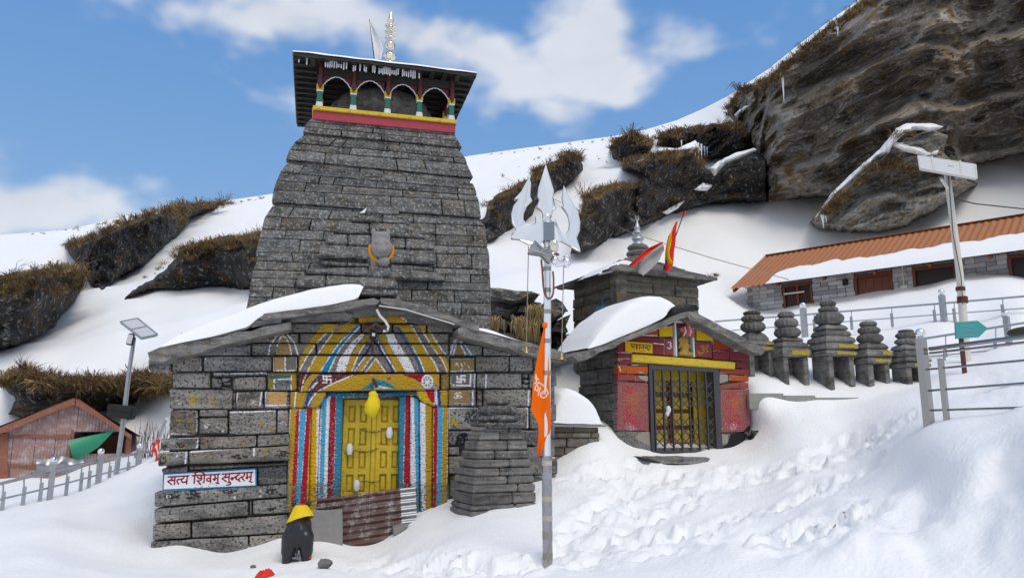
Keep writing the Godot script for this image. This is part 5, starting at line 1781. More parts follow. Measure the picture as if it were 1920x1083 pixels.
	var sp := outline_on(TT, zoomed(450, 370, 4, [890, 126, 935, 122, 948, 82, 936, 92]), TA + 0.1, TB)
	tag(obj("snow_patch", extruded(sp, TA + TB * sp[0].y + 0.17, TA + TB * sp[0].y, 1, 0.004), M.roof_snow), "tiny wedge of snow on the relief of the tower", "snow").transform = TT
	# ---- the pavilion on the tower
	build_pavilion(t)
	# ---- the painted motto, a plastered panel in the wall
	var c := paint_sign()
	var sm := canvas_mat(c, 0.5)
	var sq := outline_on(TT, [Vector2(304, 921), Vector2(481, 911.5), Vector2(481, 876.5), Vector2(305, 886.5)], 0.02)
	var plate := stone_mesh(sq, 0.0, 0.0, 0.026, 0.02, 0.004, Color.WHITE, c.uvo, c.uvs, 0.2)
	obj("motto_panel", plate, sm, t).set_meta("label", "white panel with a blue border and crimson lettering")


# snow on a roof: upper and lower outline along the front (picture points), pushed back
func roof_snow(label: String, up: Array, low: Array, z0: float, z1: float, t: Transform3D) -> void:
	var u := pairs(up)
	var l := pairs(low)
	var n := 40
	var rows := []
	for s in 12:
		var f := s / 11.0
		var z := z0 + 0.06 - 0.02 * s if s < 4 else lerpf(z0, z1, (s - 3) / 8.0)
		var k: float = [0.0, 0.45, 0.75, 0.93, 1, 1, 1, 1, 1, 1, 1, 1][s]
		var row := []
		for i in n + 1:
			var g := i / float(n)
			var a := on(t, sample(u, g).x, sample(u, g).y, z0)
			var b := on(t, sample(l, g).x, sample(l, g).y, z0)
			var e := sqrt(maxf(0.0, sin(PI * clampf(g * 0.97 + 0.015, 0, 1))))
			var p := b.lerp(a, k * lerpf(1.0, minf(1.0, e * 1.2), 0.5))
			p += Vector3(0, swell.get_noise_2d(p.x * 20.0, z * 20.0) * 0.014 * k, 0)
			row.append(Vector3(p.x, p.y, z))
		rows.append(row)
	var mb := MB.new()
	mb.sheet(rows, false)
	var last := []
	for p in rows[0]:
		last.append(p + Vector3(0, -0.02, -0.1))
	mb.sheet([last, rows[0]], false)
	tag(obj("roof_snow", mb, M.roof_snow), label, "snow").transform = t


func sample(p: PackedVector2Array, f: float) -> Vector2:
	var total := 0.0
	for i in p.size() - 1:
		total += p[i].distance_to(p[i + 1])
	var s := f * total
	for i in p.size() - 1:
		var d := p[i].distance_to(p[i + 1])
		if s <= d or i == p.size() - 2:
			return p[i].lerp(p[i + 1], s / d)
		s -= d
	return p[-1]


func build_pavilion(t: Node3D) -> void:
	var z := -2.45
	var at1 := func(x: float, y: float, n := -2.45) -> Vector3: return on(TT, 520 + x / 4.512, y / 4.512, n)
	# floor beams
	var fa: Vector3 = at1.call(318, 905)
	var fb: Vector3 = at1.call(1494, 1045)
	var xa := fa.x
	var xb := fb.x
	var yb := (fa.y + fb.y) / 2.0
	var zb := 2.0 * TOWER_MID.y - z
	var mid := (xa + xb) / 2.0
	var floor_mb := MB.new()
	for s in [[xa - 0.02, z + 0.06, xb + 0.02, z - 0.1], [xa - 0.02, zb - 0.06, xb + 0.02, zb + 0.1]]:
		floor_mb.box(Vector3(s[0], yb - 0.24, minf(s[1], s[3])), Vector3(s[2], yb - 0.06, maxf(s[1], s[3])), Transform3D(), 0.01)
	floor_mb.box(Vector3(xa + 0.0, yb - 0.24, zb), Vector3(xa + 0.15, yb - 0.06, z), Transform3D(), 0.01)
	floor_mb.box(Vector3(xb - 0.15, yb - 0.24, zb), Vector3(xb - 0.0, yb - 0.06, z), Transform3D(), 0.01)
	var pav := obj("pavilion", floor_mb, M.red_beam, t)
	pav.set_meta("label", "wooden pavilion with coloured pillars and a dark overhanging roof")
	var rail := MB.new()
	rail.box(Vector3(xa - 0.04, yb - 0.06, z - 0.1), Vector3(xb + 0.04, yb + 0.02, z + 0.1), Transform3D(), 0.012)
	rail.box(Vector3(xa - 0.04, yb - 0.06, zb - 0.1), Vector3(xb + 0.04, yb + 0.02, zb + 0.1), Transform3D(), 0.012)
	rail.box(Vector3(xa - 0.05, yb - 0.06, zb), Vector3(xa + 0.1, yb + 0.018, z), Transform3D(), 0.012)
	rail.box(Vector3(xb - 0.1, yb - 0.06, zb), Vector3(xb + 0.05, yb + 0.018, z), Transform3D(), 0.012)
	obj("sill_beam", rail, M.yellow, pav)
	# pillars on the four sides
	var eave := 8.40
	var xs := []
	for q in [350, 637, 928, 1198, 1470]:
		xs.append(at1.call(q, 960.0).x)
	var y1 := yb + 0.02
	var spots := []
	for x in xs:
		spots.append(Vector3(x, y1, z))
		spots.append(Vector3(x, y1, zb))
	for k in 3:
		for x in [xs[0], xs[4]]:
			spots.append(Vector3(x, y1, lerpf(z, zb, (k + 1) / 4.0)))
	for p in spots:
		var g := MB.new()
		g.box(Vector3(-0.052, 0.10, -0.052), Vector3(0.052, 0.31, 0.052), Transform3D(Basis(), p), 0.01)
		var pil := obj("pillar", g, M.green, pav)
		var b := MB.new()
		b.box(Vector3(-0.064, 0, -0.064), Vector3(0.064, 0.06, 0.064), Transform3D(Basis(), p), 0.01)
		b.box(Vector3(-0.058, 0.06, -0.058), Vector3(0.058, 0.10, 0.058), Transform3D(Basis(), p), 0.006)
		obj("pillar_base", b, M.white, pil)
		var c := MB.new()
		c.box(Vector3(-0.058, 0.31, -0.058), Vector3(0.058, 0.34, 0.058), Transform3D(Basis(), p), 0.006)
		obj("pillar_ring", c, M.white, pil)
		var y := MB.new()
		y.box(Vector3(-0.066, 0.34, -0.06), Vector3(0.066, 0.46, 0.06), Transform3D(Basis(), p), 0.012)
		obj("pillar_capital", y, M.yellow, pil)
		var h := MB.new()
		h.lathe([[0.012, 0.36], [0.04, 0.42], [0.052, 0.50], [0.036, 0.56], [0.05, 0.60], [0.034, 0.66], [0.045, 0.74], [0.03, 0.82], [0.045, 1.0]], 12, Transform3D(Basis(), p + Vector3(0, 0, 0.075 if p.z > -3.8 else -0.075)))
		obj("bracket", h, M.maroon, pil)
	# scalloped arches and the boards above them
	for side in 4:
		var tr := Transform3D(Basis(Vector3.UP, side * PI / 2), Vector3(mid, 0, TOWER_MID.y))
		var hw: float = (xs[4] - xs[0]) / 2.0 if side % 2 == 0 else (z - zb) / 2.0
		var off: float = (z - zb) / 2.0 if side % 2 == 0 else (xs[4] - xs[0]) / 2.0
		for k in 4:
			var l := -hw + k * hw / 2.0 + 0.05
			var r := l + hw / 2.0 - 0.10
			var curve := []
			for i in 25:
				var f := i / 24.0
				var base := pow(1.0 - pow(absf(f * 2.0 - 1.0), 1.7), 0.75)
				var sc := absf(sin(f * PI * 7.0)) * 0.014
				curve.append(Vector3(lerpf(l, r, f), y1 + 0.42 + base * 0.235 - sc, off))
			var mb := MB.new()
			for i in 24:
				for dz in [-0.02, 0.015]:
					var a: Vector3 = tr * (curve[i] + Vector3(0, 0, dz))
					var b: Vector3 = tr * (curve[i + 1] + Vector3(0, 0, dz))
					var c: Vector3 = tr * Vector3(curve[i + 1].x, eave - 0.1, off + dz)
					var d: Vector3 = tr * Vector3(curve[i].x, eave - 0.1, off + dz)
					if dz > 0:
						mb.quad(a, b, c, d)
					else:
						mb.quad(b, a, d, c)
			var board := obj("arch_board", mb, M.maroon, pav)
			if side == 0 or side == 3 or side == 1:
				var wmb := MB.new()
				var line := []
				for p in curve:
					line.append(tr * (p + Vector3(0, 0, 0.018)))
				wmb.tube(line, [0.012], 6)
				obj("arch_trim", wmb, M.white, board)
		var band := MB.new()
		band.box(Vector3(-hw - 0.06, eave - 0.20, off + 0.03), Vector3(hw + 0.06, eave - 0.04, off + 0.06), tr)
		obj("frieze", band, M.dark_wood, pav)
	# the great ribbed stone inside
	var prof := []
	for k in 11:
		var f := k / 10.0
		prof.append([0.55 + 0.52 * sqrt(maxf(0.0, sin(PI * f))), yb + 0.05 + 0.86 * f, sin(PI * f)])
	var ama := MB.new()
	ama.lathe(prof, 96, Transform3D(Basis(), Vector3(mid, 0, TOWER_MID.y)), 16, 0.12)
	ama.lathe([[0.5, yb - 0.2], [0.5, eave]], 24, Transform3D(Basis(), Vector3(mid, 0, TOWER_MID.y)))
	obj("ribbed_stone", ama, M.stone_bare, pav)
	# the overhanging roof
	var c0 := on(TT, 550, 95, -2.08)
	var c1 := on(TT, 893, 140, -2.08)
	var ey := (c0.y + c1.y) / 2.0
	var half := (c1.x - c0.x) / 2.0
	var rc := Vector3((c0.x + c1.x) / 2.0, ey, -2.08 - half)
	var roof := MB.new()
	var corners := [Vector3(-half, 0, half), Vector3(half, 0, half), Vector3(half, 0, -half), Vector3(-half, 0, -half)]
	for i in 4:
		var a: Vector3 = rc + corners[i]
		var b: Vector3 = rc + corners[(i + 1) % 4]
		var apex := rc + Vector3(0, 0.72, 0)
		var prev := a
		for k in 24:
			var q := a.lerp(b, (k + 1) / 24.0)
			var d1 := Vector3(0, -0.05 - rng.randf() * 0.02, 0)
			roof.quad(prev + d1, q + d1, q, prev)
			roof.tri(prev, q, apex)
			prev = q
	var under := []
	for k in 4:
		under.append(rc + corners[k] + Vector3(0, -0.055, 0))
	var peak := rc + Vector3(0, 0.35, 0)
	for i in 4:
		roof.tri(under[(i + 1) % 4], under[i], peak)
	var rf := obj("roof", roof, M.dark_wood, pav)
	# boards under the eaves
	for side in 4:
		var tr := Transform3D(Basis(Vector3.UP, side * PI / 2), rc)
		for k in 14:
			var x := -half + 0.1 + k * (2.0 * half - 0.2) / 13.0
			var mb := MB.new()
			var inner := half - 1.1
			mb.box(Vector3(x - 0.045, -0.075, maxf(inner, absf(x))), Vector3(x + 0.045, -0.045, half - 0.02), tr * Transform3D(Basis(Vector3.RIGHT, 0.0), Vector3.ZERO), 0.006)
			obj("eave_board", mb, M.dark_wood, rf)
	# drop pendants along the front eave
	for x in [183, 250, 408, 428, 445, 462, 482, 503, 520, 541, 562, 585, 645, 660, 700, 737, 752, 808, 825, 862, 878, 893, 908, 922, 937, 953, 970, 988, 1005, 1022, 1060, 1075, 1092, 1110, 1130, 1148, 1165, 1200]:
		var p: Vector3 = at1.call(float(x), 505.0 + (x - 408.0) * 0.127, -2.2)
		var mb := MB.new()
		var l := rng.randf_range(0.12, 0.17)
		mb.lathe([[0.006, -l], [0.015, -l * 0.8], [0.013, -l * 0.4], [0.018, -l * 0.25], [0.013, 0.06]], 8, Transform3D(Basis(), Vector3(p.x, p.y, p.z)))
		obj("eave_pendant", mb, M.white, rf)
	# snow on the roof
	var sn := MB.new()
	var rows := []
	for s in [[1.012, 0.004], [1.006, 0.028], [0.985, 0.05], [0.9, 0.13], [0.6, 0.36], [0.2, 0.66], [0.0, 0.78]]:
		var row := []
		for i in 4:
			for k in 12:
				var q: Vector3 = corners[i].lerp(corners[(i + 1) % 4], k / 12.0)
				row.append(rc + Vector3(q.x * s[0], s[1] + swell.get_noise_2d(q.x * 30, q.z * 30) * 0.02, q.z * s[0]))
		rows.append(row)
	sn.sheet(rows, true, false)
	tag(obj("roof_snow", sn, M.roof_snow), "thin snow on the pavilion roof at the top of the tower", "snow").transform = TT
	# the silvered finial
	var base := on(TT, 730, 117, -3.8)
	var f := MB.new()
	var s := 0.00247
	var pr := []
	for q in [[30, -40], [30, 0], [16, 8], [14, 22], [40, 30], [56, 52], [60, 62], [50, 70], [30, 92], [14, 104], [14, 118], [30, 126], [46, 146], [47, 166], [38, 184], [16, 196], [13, 206], [22, 214], [46, 226], [46, 232], [22, 242], [13, 250], [13, 266], [22, 272], [47, 282], [47, 288], [22, 296], [13, 302], [13, 320], [22, 326], [47, 336], [47, 342], [22, 350], [13, 358], [13, 376], [26, 386], [29, 396], [24, 410], [12, 450], [1.5, 482]]:
		pr.append([q[0] * s, q[1] * s])
	f.lathe(pr, 20, Transform3D(Basis(), base))
	obj("finial", f, M.silver, t)
	# white pennant
	var pole := MB.new()
	var p0 := on(TT, 706, 116, -3.6)
	var p1 := on(TT, 692.5, 36, -3.6)
	pole.tube([p0 - Vector3(0, 0.3, 0), p1], [0.012, 0.008], 6)
	var flag := thing("white_pennant", "white pennant on a thin leaning stick beside the silver finial", "flag", TT)
	obj("stick", pole, M.dark_wood, flag)
	var left := pairs([692.6, 37, 695, 60, 699, 85, 702, 112])
	var right := pairs([693, 37, 702, 55, 712, 75, 718, 92, 714, 112])
	cloth("cloth", left, right, -3.6, TT, M.white_cloth, flag, 0.04)


# a cloth between two measured edges
func cloth(called: String, left: PackedVector2Array, right: PackedVector2Array, z: float, t: Transform3D, m: Material, parent: Node, wave: float, folds := 2.0, col := Color.WHITE, uvo := Vector2.ZERO, uvs := Vector2.ONE) -> MeshInstance3D:
	var mb := MB.new()
	mb.col = col
	mb.uvo = uvo
	mb.uvs = uvs
	var rows := []
	for j in 25:
		var f := j / 24.0
		var row := []
		for i in 13:
			var g := i / 12.0
			var p := sample(left, f).lerp(sample(right, f), g)
			var l := on(t, p.x, p.y, z)
			l.z += sin(g * PI * folds + f * 2.5) * wave * minf(1.0, f * 3.0 + 0.1) + sin(f * 9.0 + g * 4.0) * wave * 0.3
			row.append(l)
		rows.append(row)
	mb.sheet(rows, false, true)
	# the back of the cloth, a little behind
	var back := []
	for r in rows:
		var row := []
		for p in r:
			row.append(p - Vector3(0, 0, 0.004))
		back.append(row)
	mb.sheet(back, false, false)
	return obj(called, mb, m, parent)


# ---------------------------------------------------------------- coursed walls
# a wall of w x h metres in a frame (x right, y up, z out) under parent, laid in random courses
func wall_face(parent: Node3D, called: String, xf: Transform3D, w: float, h: float, row: float, len0: float, len1: float, m: Material, tone := 1.0, bev := 0.014, jut := 0.018, thick := 0.25) -> MeshInstance3D:
	var core := MB.new()
	core.col = Color.WHITE * tone
	core.box(Vector3(0.01, 0, -thick), Vector3(w - 0.01, h - 0.01, -0.05))
	var o := obj(called, core, m, parent)
	o.transform = xf
	var y := 0.0
	while y < h - 0.02:
		var r := minf(row * rng.randf_range(0.7, 1.3), h - y)
		if h - y - r < row * 0.4:
			r = h - y
		var x := 0.0
		while x < w - 0.02:
			var l := rng.randf_range(len0, len1)
			if w - x - l < len0 * 0.6:
				l = w - x
			var g := 0.005
			var q := PackedVector2Array([Vector2(x + g, y + g), Vector2(x + l - g, y + g), Vector2(x + l - g, y + r - g), Vector2(x + g, y + r - g)])
			var k := tone * rng.randf_range(0.7, 1.25)
			var warm := rng.randf_range(-0.05, 0.06)
			obj("stone", stone_mesh(q, 0, 0, rng.randf_range(-jut, jut * 0.6), 0.1, bev, Color(k * (1 + warm), k, k * (1 - warm))), m, o)
			x += l
		y += r
	return o


# ---------------------------------------------------------------- the painted shrine
const S_UVO := Vector2(-0.25, -0.6)
const S_UVS := Vector2(3.8, 3.4)


func paint_shrine() -> Canvas:
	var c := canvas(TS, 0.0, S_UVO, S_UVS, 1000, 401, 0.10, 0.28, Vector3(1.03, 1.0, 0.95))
	var za := func(a: Array) -> Array: return zoomed(1140, 580, 6, a)
	var zb := func(a: Array) -> Array: return zoomed(1140, 700, 6, a)
	var maroon := Vector3(0.48, 0.20, 0.22)
	var brick := Vector3(0.72, 0.34, 0.14)
	var yel := Vector3(0.80, 0.66, 0.06)
	for q in [[[600, 190, 870, 50, 1080, 210, 740, 200], maroon * 0.85], [[360, 280, 568, 195, 568, 302, 380, 292], brick * 0.92], [[578, 190, 728, 188, 728, 304, 578, 304], yel], [[1000, 220, 1182, 262, 1182, 352, 1000, 346], yel], [[1192, 270, 1368, 340, 1368, 452, 1196, 448], Vector3(0.60, 0.25, 0.14)],
			[[110, 340, 330, 292, 642, 322, 642, 512, 275, 502, 112, 482], maroon], [[648, 322, 764, 326, 764, 524, 648, 516], Vector3(0.52, 0.25, 0.27)], [[985, 352, 1172, 372, 1178, 548, 985, 532], Vector3(0.52, 0.25, 0.27)], [[1178, 455, 1372, 462, 1368, 574, 1182, 558], maroon], [[1372, 365, 1590, 450, 1590, 585, 1372, 570], maroon],
			[[112, 488, 266, 490, 266, 552, 112, 552], maroon * 1.05], [[112, 560, 266, 558, 266, 618, 112, 620], maroon * 1.05], [[1448, 590, 1590, 600, 1590, 660, 1448, 648], maroon * 1.05], [[112, 628, 202, 632, 202, 718, 112, 718], brick], [[212, 634, 452, 640, 452, 724, 212, 722], brick], [[1262, 660, 1590, 668, 1590, 738, 1262, 716], Vector3(0.58, 0.27, 0.24)],
			[[112, 730, 308, 738, 308, 802, 112, 800], Vector3(0.60, 0.29, 0.27)], [[318, 738, 456, 745, 456, 812, 318, 806], Vector3(0.56, 0.30, 0.28)], [[1366, 735, 1590, 748, 1590, 808, 1370, 802], brick], [[1262, 848, 1478, 818, 1478, 884, 1262, 888], Vector3(0.60, 0.32, 0.27)], [[1488, 818, 1590, 818, 1590, 888, 1488, 888], Vector3(0.60, 0.32, 0.27)]]:
		c.fill(za.call(q[0]), q[1], 0.2, 1.0)
	for s in [[318, 292, 470, 300, 640, 322], [640, 322, 636, 510], [765, 330, 764, 525], [112, 485, 266, 488], [112, 555, 266, 555], [112, 622, 340, 626], [268, 490, 266, 615], [206, 632, 204, 718], [112, 724, 330, 732], [312, 738, 310, 804], [112, 806, 330, 812], [515, 380, 630, 392], [1185, 460, 1372, 458], [1372, 375, 1500, 405], [1420, 462, 1578, 478], [1450, 588, 1585, 592], [1450, 655, 1585, 665], [1262, 716, 1400, 738, 1585, 742], [1370, 812, 1585, 818], [1482, 820, 1482, 884], [1262, 892, 1588, 892], [1188, 262, 1186, 450], [118, 628, 140, 690], [120, 570, 160, 560], [560, 200, 740, 190], [300, 290, 560, 296]]:
		c.stroke(za.call(s), 0.02, LIME, 0.34)
	# niche surround and marks
	c.fill(za.call([735, 195, 765, 200, 775, 525, 745, 525]), LIME * 0.85, 0.28)
	c.fill(za.call([960, 215, 998, 215, 975, 535, 945, 530]), LIME * 0.85, 0.28)
	for s in [[680, 370, 705, 365, 718, 385, 700, 400, 722, 415, 700, 440, 675, 430]]:
		c.stroke(za.call(s), 0.02, LIME * 0.95, 0.15)
	for s in [[1040, 420, 1065, 405, 1085, 425, 1060, 445, 1085, 470, 1060, 495, 1030, 480], [1080, 445, 1110, 440, 1125, 465, 1105, 485], [1100, 410, 1115, 425, 1135, 410], [1118, 395, 1120, 400], [1010, 465, 1040, 512]]:
		c.stroke(za.call(s), 0.016, Vector3(0.74, 0.58, 0.10), 0.12)
	# the daubed panels
	for side in [[[112, 92, 458, 108, 478, 660, 116, 650], [130, 110, 440, 640]], [[1262, 172, 1592, 178, 1608, 560, 1520, 655, 1262, 672], [1280, 195, 1590, 620]]]:
		c.fill(zb.call(side[0]), Vector3(0.52, 0.42, 0.41), 0.1)
		c.fill(zb.call(side[0]), Vector3(0.62, 0.24, 0.26), 0.50, 3.0, 0.8)
		var w: float = side[1][2] - side[1][0]
		var h: float = side[1][3] - side[1][1]
		for q in [[0.35, 0.12, 0.22, Vector3(0.70, 0.14, 0.18), 0.44], [0.45, 0.32, 0.30, Vector3(0.70, 0.16, 0.18), 0.46], [0.42, 0.35, 0.22, Vector3(0.80, 0.48, 0.12), 0.48], [0.30, 0.52, 0.26, Vector3(0.72, 0.18, 0.16), 0.46], [0.55, 0.56, 0.24, Vector3(0.74, 0.44, 0.14), 0.52], [0.62, 0.26, 0.22, Vector3(0.78, 0.46, 0.14), 0.52], [0.40, 0.78, 0.28, Vector3(0.74, 0.10, 0.20), 0.44], [0.62, 0.86, 0.20, Vector3(0.78, 0.12, 0.26), 0.46], [0.42, 0.94, 0.16, LIME, 0.52]]:
			var blob := []
			for k in 20:
				var rr := rng.randf_range(0.55, 1.15)
				blob += [side[1][0] + w * q[0] + cos(TAU * k / 20) * w * q[2] * rr, side[1][1] + h * q[1] + sin(TAU * k / 20) * h * q[2] * 0.7 * rr]
			c.fill(zb.call(blob), q[3], q[4] + 0.05, 4.0, 0.6)
		for k in 120:
			var x := rng.randf_range(side[1][0], side[1][2])
			var y := rng.randf_range(side[1][1], side[1][3])
			var f: float = (y - side[1][1]) / (side[1][3] - side[1][1])
			var mid := 1.0 - absf((x - side[1][0]) / (side[1][2] - side[1][0]) * 2.0 - 1.0)
			if rng.randf() > mid + 0.35:
				continue
			var col := Vector3(0.82, 0.52, 0.10) if rng.randf() < 0.5 - f * 0.3 else Vector3(0.76, 0.10, 0.16)
			if f > 0.82:
				col = LIME if rng.randf() < 0.3 else Vector3(0.80, 0.12, 0.24)
			var l := rng.randf_range(6, 24)
			c.stroke(zb.call([x, y, x + rng.randf_range(-l, l), y + rng.randf_range(-l, l * 1.4)]), rng.randf_range(0.005, 0.014), col * 0.92, 0.36)
	# cement patches
	for q in [za.call([345, 690, 455, 730, 456, 815, 350, 770]), za.call([1258, 722, 1350, 728, 1392, 830, 1262, 850]), zb.call([320, 700, 380, 660, 480, 650, 495, 830, 330, 740]), zb.call([1262, 680, 1350, 690, 1350, 780, 1262, 790])]:
		c.fill(q, Vector3(0.60, 0.58, 0.53), 0.15, 4.0)
	c.fill(zb.call([1380, 680, 1520, 650, 1608, 560, 1608, 840, 1262, 835, 1340, 790]), Vector3(0.13, 0.13, 0.14), 0.12, 3.0, 0.9)
	return c


func build_shrine() -> void:
	var t := thing("painted_shrine", "small stone shrine with a red and yellow painted front and folding iron gate", "shrine", TS)
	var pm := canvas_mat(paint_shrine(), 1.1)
	var za := func(a: Array) -> Array: return zoomed(1140, 580, 6, a)
	var zb := func(a: Array) -> Array: return zoomed(1140, 700, 6, a)
	var depth := -1.45
	var fr := on(TS, 1408, 750, 0.0).x
	var gl := on(TS, 1218, 760, 0.0).x
	var gr := on(TS, 1350, 760, 0.0).x
	var gt := on(TS, 1285, 686, 0.0).y
	var body := MB.new()
	body.box(Vector3(0.14, -0.8, depth), Vector3(gl, 1.75, -0.12))
	body.box(Vector3(gr, -0.8, depth), Vector3(fr - 0.02, 1.75, -0.12))
	body.box(Vector3(gl, gt + 0.02, depth), Vector3(gr, 1.75, -0.12))
	body.box(Vector3(gl, -0.8, depth), Vector3(gr, -0.2, -0.05))
	body.box(Vector3(gl, -0.8, depth), Vector3(gr, gt + 0.1, depth + 0.3))
	var apex := on(TS, 1290, 588, -0.12)
	body.quad(Vector3(0.1, 1.74, -0.12), Vector3(fr - 0.05, 1.74, -0.12), Vector3(apex.x + 0.1, apex.y, -0.12), Vector3(apex.x - 0.1, apex.y, -0.12))
	var wall := obj("front_wall", body, M.stone_bare, t)
	var quads := []
	for q in [[600, 196, 870, 62, 960, 62, 1080, 212, 740, 196], [330, 290, 568, 192, 568, 304, 380, 294], [576, 192, 730, 190, 730, 306, 576, 306], [1000, 218, 1184, 262, 1184, 354, 1000, 348], [1188, 266, 1368, 338, 1368, 454, 1192, 450],
			[112, 368, 320, 294, 642, 322, 642, 512, 275, 502, 112, 484], [646, 322, 766, 326, 766, 526, 646, 518], [984, 352, 1174, 374, 1180, 550, 984, 534], [1180, 456, 1372, 462, 1368, 576, 1182, 560], [1374, 364, 1586, 448, 1586, 586, 1374, 572],
			[112, 488, 268, 490, 268, 554, 112, 554], [112, 558, 268, 556, 268, 618, 112, 620], [1446, 590, 1586, 600, 1586, 662, 1446, 650], [112, 626, 206, 630, 206, 720, 112, 720], [208, 632, 456, 638, 456, 726, 208, 724], [1258, 658, 1588, 668, 1588, 740, 1258, 718],
			[112, 728, 312, 736, 312, 804, 112, 802], [314, 738, 458, 746, 458, 814, 314, 808], [1362, 735, 1588, 748, 1588, 810, 1366, 804], [1256, 722, 1358, 730, 1364, 806, 1258, 840], [1258, 848, 1482, 818, 1482, 888, 1258, 892], [1486, 816, 1588, 818, 1588, 890, 1486, 890], [270, 606, 456, 612, 456, 634, 270, 628]]:
		quads.append(za.call(q))
	for q in [[112, 92, 460, 106, 470, 650, 112, 642], [1260, 172, 1592, 178, 1606, 655, 1260, 668], [112, 648, 478, 655, 496, 900, 112, 860], [1262, 674, 1608, 662, 1610, 900, 1262, 900]]:
		quads.append(zb.call(q))
	for q in quads:
		var poly := outline_on(TS, q, 0.0)
		poly.reverse()
		obj("stone", stone_mesh(poly, 0, 0, rng.randf_range(-0.01, 0.012), 0.14, 0.012, Color.WHITE * rng.randf_range(0.92, 1.06), S_UVO, S_UVS, 0.8), pm, wall)
	# yellow beam
	var beam := outline_on(TS, za.call([276, 592, 1442, 676, 1442, 588, 276, 496]), 0.06)
	obj("lintel_beam", stone_mesh(beam, 0, 0, 0.06, 0.1, 0.02, Color.WHITE), M.yellow, t)
	# side wall of the porch
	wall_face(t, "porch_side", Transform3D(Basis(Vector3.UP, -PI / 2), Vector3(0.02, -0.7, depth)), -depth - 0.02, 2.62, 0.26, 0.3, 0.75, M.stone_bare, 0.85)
	# ---- niche with a seated idol
	var n0 := on(TS, 1140 + 778 / 6.0, 668, 0.0)
	var n1 := on(TS, 1140 + 945 / 6.0, 618, 0.0)
	var niche := MB.new()
	niche.box(Vector3(n0.x, n0.y, -0.11), Vector3(n1.x, n1.y + 0.1, -0.09))
	niche.box(Vector3(n0.x - 0.04, n0.y, -0.1), Vector3(n0.x, n1.y + 0.12, 0.02), Transform3D(), 0.006)
	niche.box(Vector3(n1.x, n0.y, -0.1), Vector3(n1.x + 0.04, n1.y + 0.12, 0.02), Transform3D(), 0.006)
	niche.box(Vector3(n0.x - 0.04, n1.y + 0.12, -0.1), Vector3(n1.x + 0.04, n1.y + 0.16, 0.02), Transform3D(), 0.006)
	obj("niche", niche, M.white, t)
	var dark := MB.new()
	dark.box(Vector3(n0.x + 0.005, n0.y, -0.088), Vector3(n1.x - 0.005, n1.y + 0.06, -0.075), Transform3D(), 0.003)
	obj("niche_back", dark, M.stone_bare, t)
	var im := Vector3((n0.x + n1.x) / 2 - 0.01, n0.y + 0.01, -0.02)
	var idol := MB.new()
	net(idol, [[Vector3(0, 0.09, 0), Vector3(0, 0.2, 0), 0.085, 0.075], [Vector3(0, 0.31, 0.0), Vector3(0, 0.34, 0), 0.06, 0.055], [Vector3(0, 0.3, 0.05), Vector3(0.03, 0.2, 0.07), 0.03, 0.022], [Vector3(0.03, 0.2, 0.07), Vector3(0.06, 0.16, 0.07), 0.022, 0.016], [Vector3(-0.06, 0.06, 0.02), Vector3(-0.13, 0.04, 0.06), 0.05, 0.035], [Vector3(0.06, 0.06, 0.02), Vector3(0.13, 0.04, 0.06), 0.05, 0.035], [Vector3(-0.13, 0.04, 0.06), Vector3(0.02, 0.03, 0.09), 0.03, 0.025], [Vector3(0.13, 0.04, 0.06), Vector3(-0.02, 0.03, 0.09), 0.03, 0.025], [Vector3(-0.08, 0.24, 0), Vector3(-0.14, 0.16, 0.05), 0.03, 0.022], [Vector3(0.08, 0.24, 0), Vector3(0.14, 0.17, 0.05), 0.03, 0.022], [Vector3(-0.07, 0.33, 0), Vector3(-0.1, 0.31, 0), 0.035, 0.03], [Vector3(0.07, 0.33, 0), Vector3(0.1, 0.31, 0), 0.035, 0.03], [Vector3(0, 0.38, 0), Vector3(0, 0.45, 0), 0.04, 0.012]], 0.014, 0.02, Transform3D(Basis(), im))
	tag(obj("seated_idol", idol, M.idol_gold), "gilded seated idol in the niche above the shrine's yellow beam", "idol").transform = TS
	var bow := MB.new()
	for k in 9:
		var p := on(TS, 1288 + rng.randf_range(-9, 9), 603 + k * 2.9, 0.08)
		bow.col = Color(0.9, 0.14, 0.12) if k % 3 else Color(0.95, 0.85, 0.85)
		bow.ball(p, Vector3(0.05, 0.05, 0.03) * rng.randf_range(0.7, 1.2), Transform3D(), 8)
	for k in 4:
		var p := on(TS, 1284 + k * 4, 612, 0.09)
		var q := on(TS, 1282 + k * 6, 630 + (k % 2) * 3, 0.09)
		bow.col = Color(0.85, 0.12, 0.14) if k % 2 else Color(0.9, 0.7, 0.7)
		bow.tube([p, (p + q) / 2 + Vector3(0.02, 0, 0.02), q], [0.02, 0.026, 0.014], 6)
	var bm: StandardMaterial3D = plain(0.62, 0.62, 0.62, 0.85)
	tag(obj("red_tinsel_scarf", bow, bm), "red and white tinsel scarf hung over the idol's niche", "scarf").transform = TS
	# ---- name board
	var c := canvas(TS, 0.02, Vector2(0.08, 1.45), Vector2(1.0, 0.5), 420, 431, 0.5, 0.6, Vector3(1, 0.9, 0.3))
	c.fill(za.call([150, 320, 540, 350, 540, 520, 150, 500]), Vector3(0.82, 0.65, 0.06), 0.08)
	letters(c, 1168, 634, 22.75, [[320, 245, 1185, 315], [345, 250, 348, 340, 385, 392, 410, 345, 372, 360], [400, 345, 460, 362], [458, 262, 460, 450], [535, 285, 600, 325, 535, 350, 620, 385, 545, 425, 590, 500], [692, 280, 690, 470], [740, 390, 850, 392], [745, 370, 785, 412], [862, 300, 855, 470], [905, 395, 1000, 385], [910, 375, 945, 412], [1062, 315, 1050, 365, 1000, 400, 1010, 450, 1070, 470, 1062, 430], [1060, 470, 1078, 530], [1142, 315, 1140, 490]], 0.015, Vector3(0.10, 0.09, 0.12))
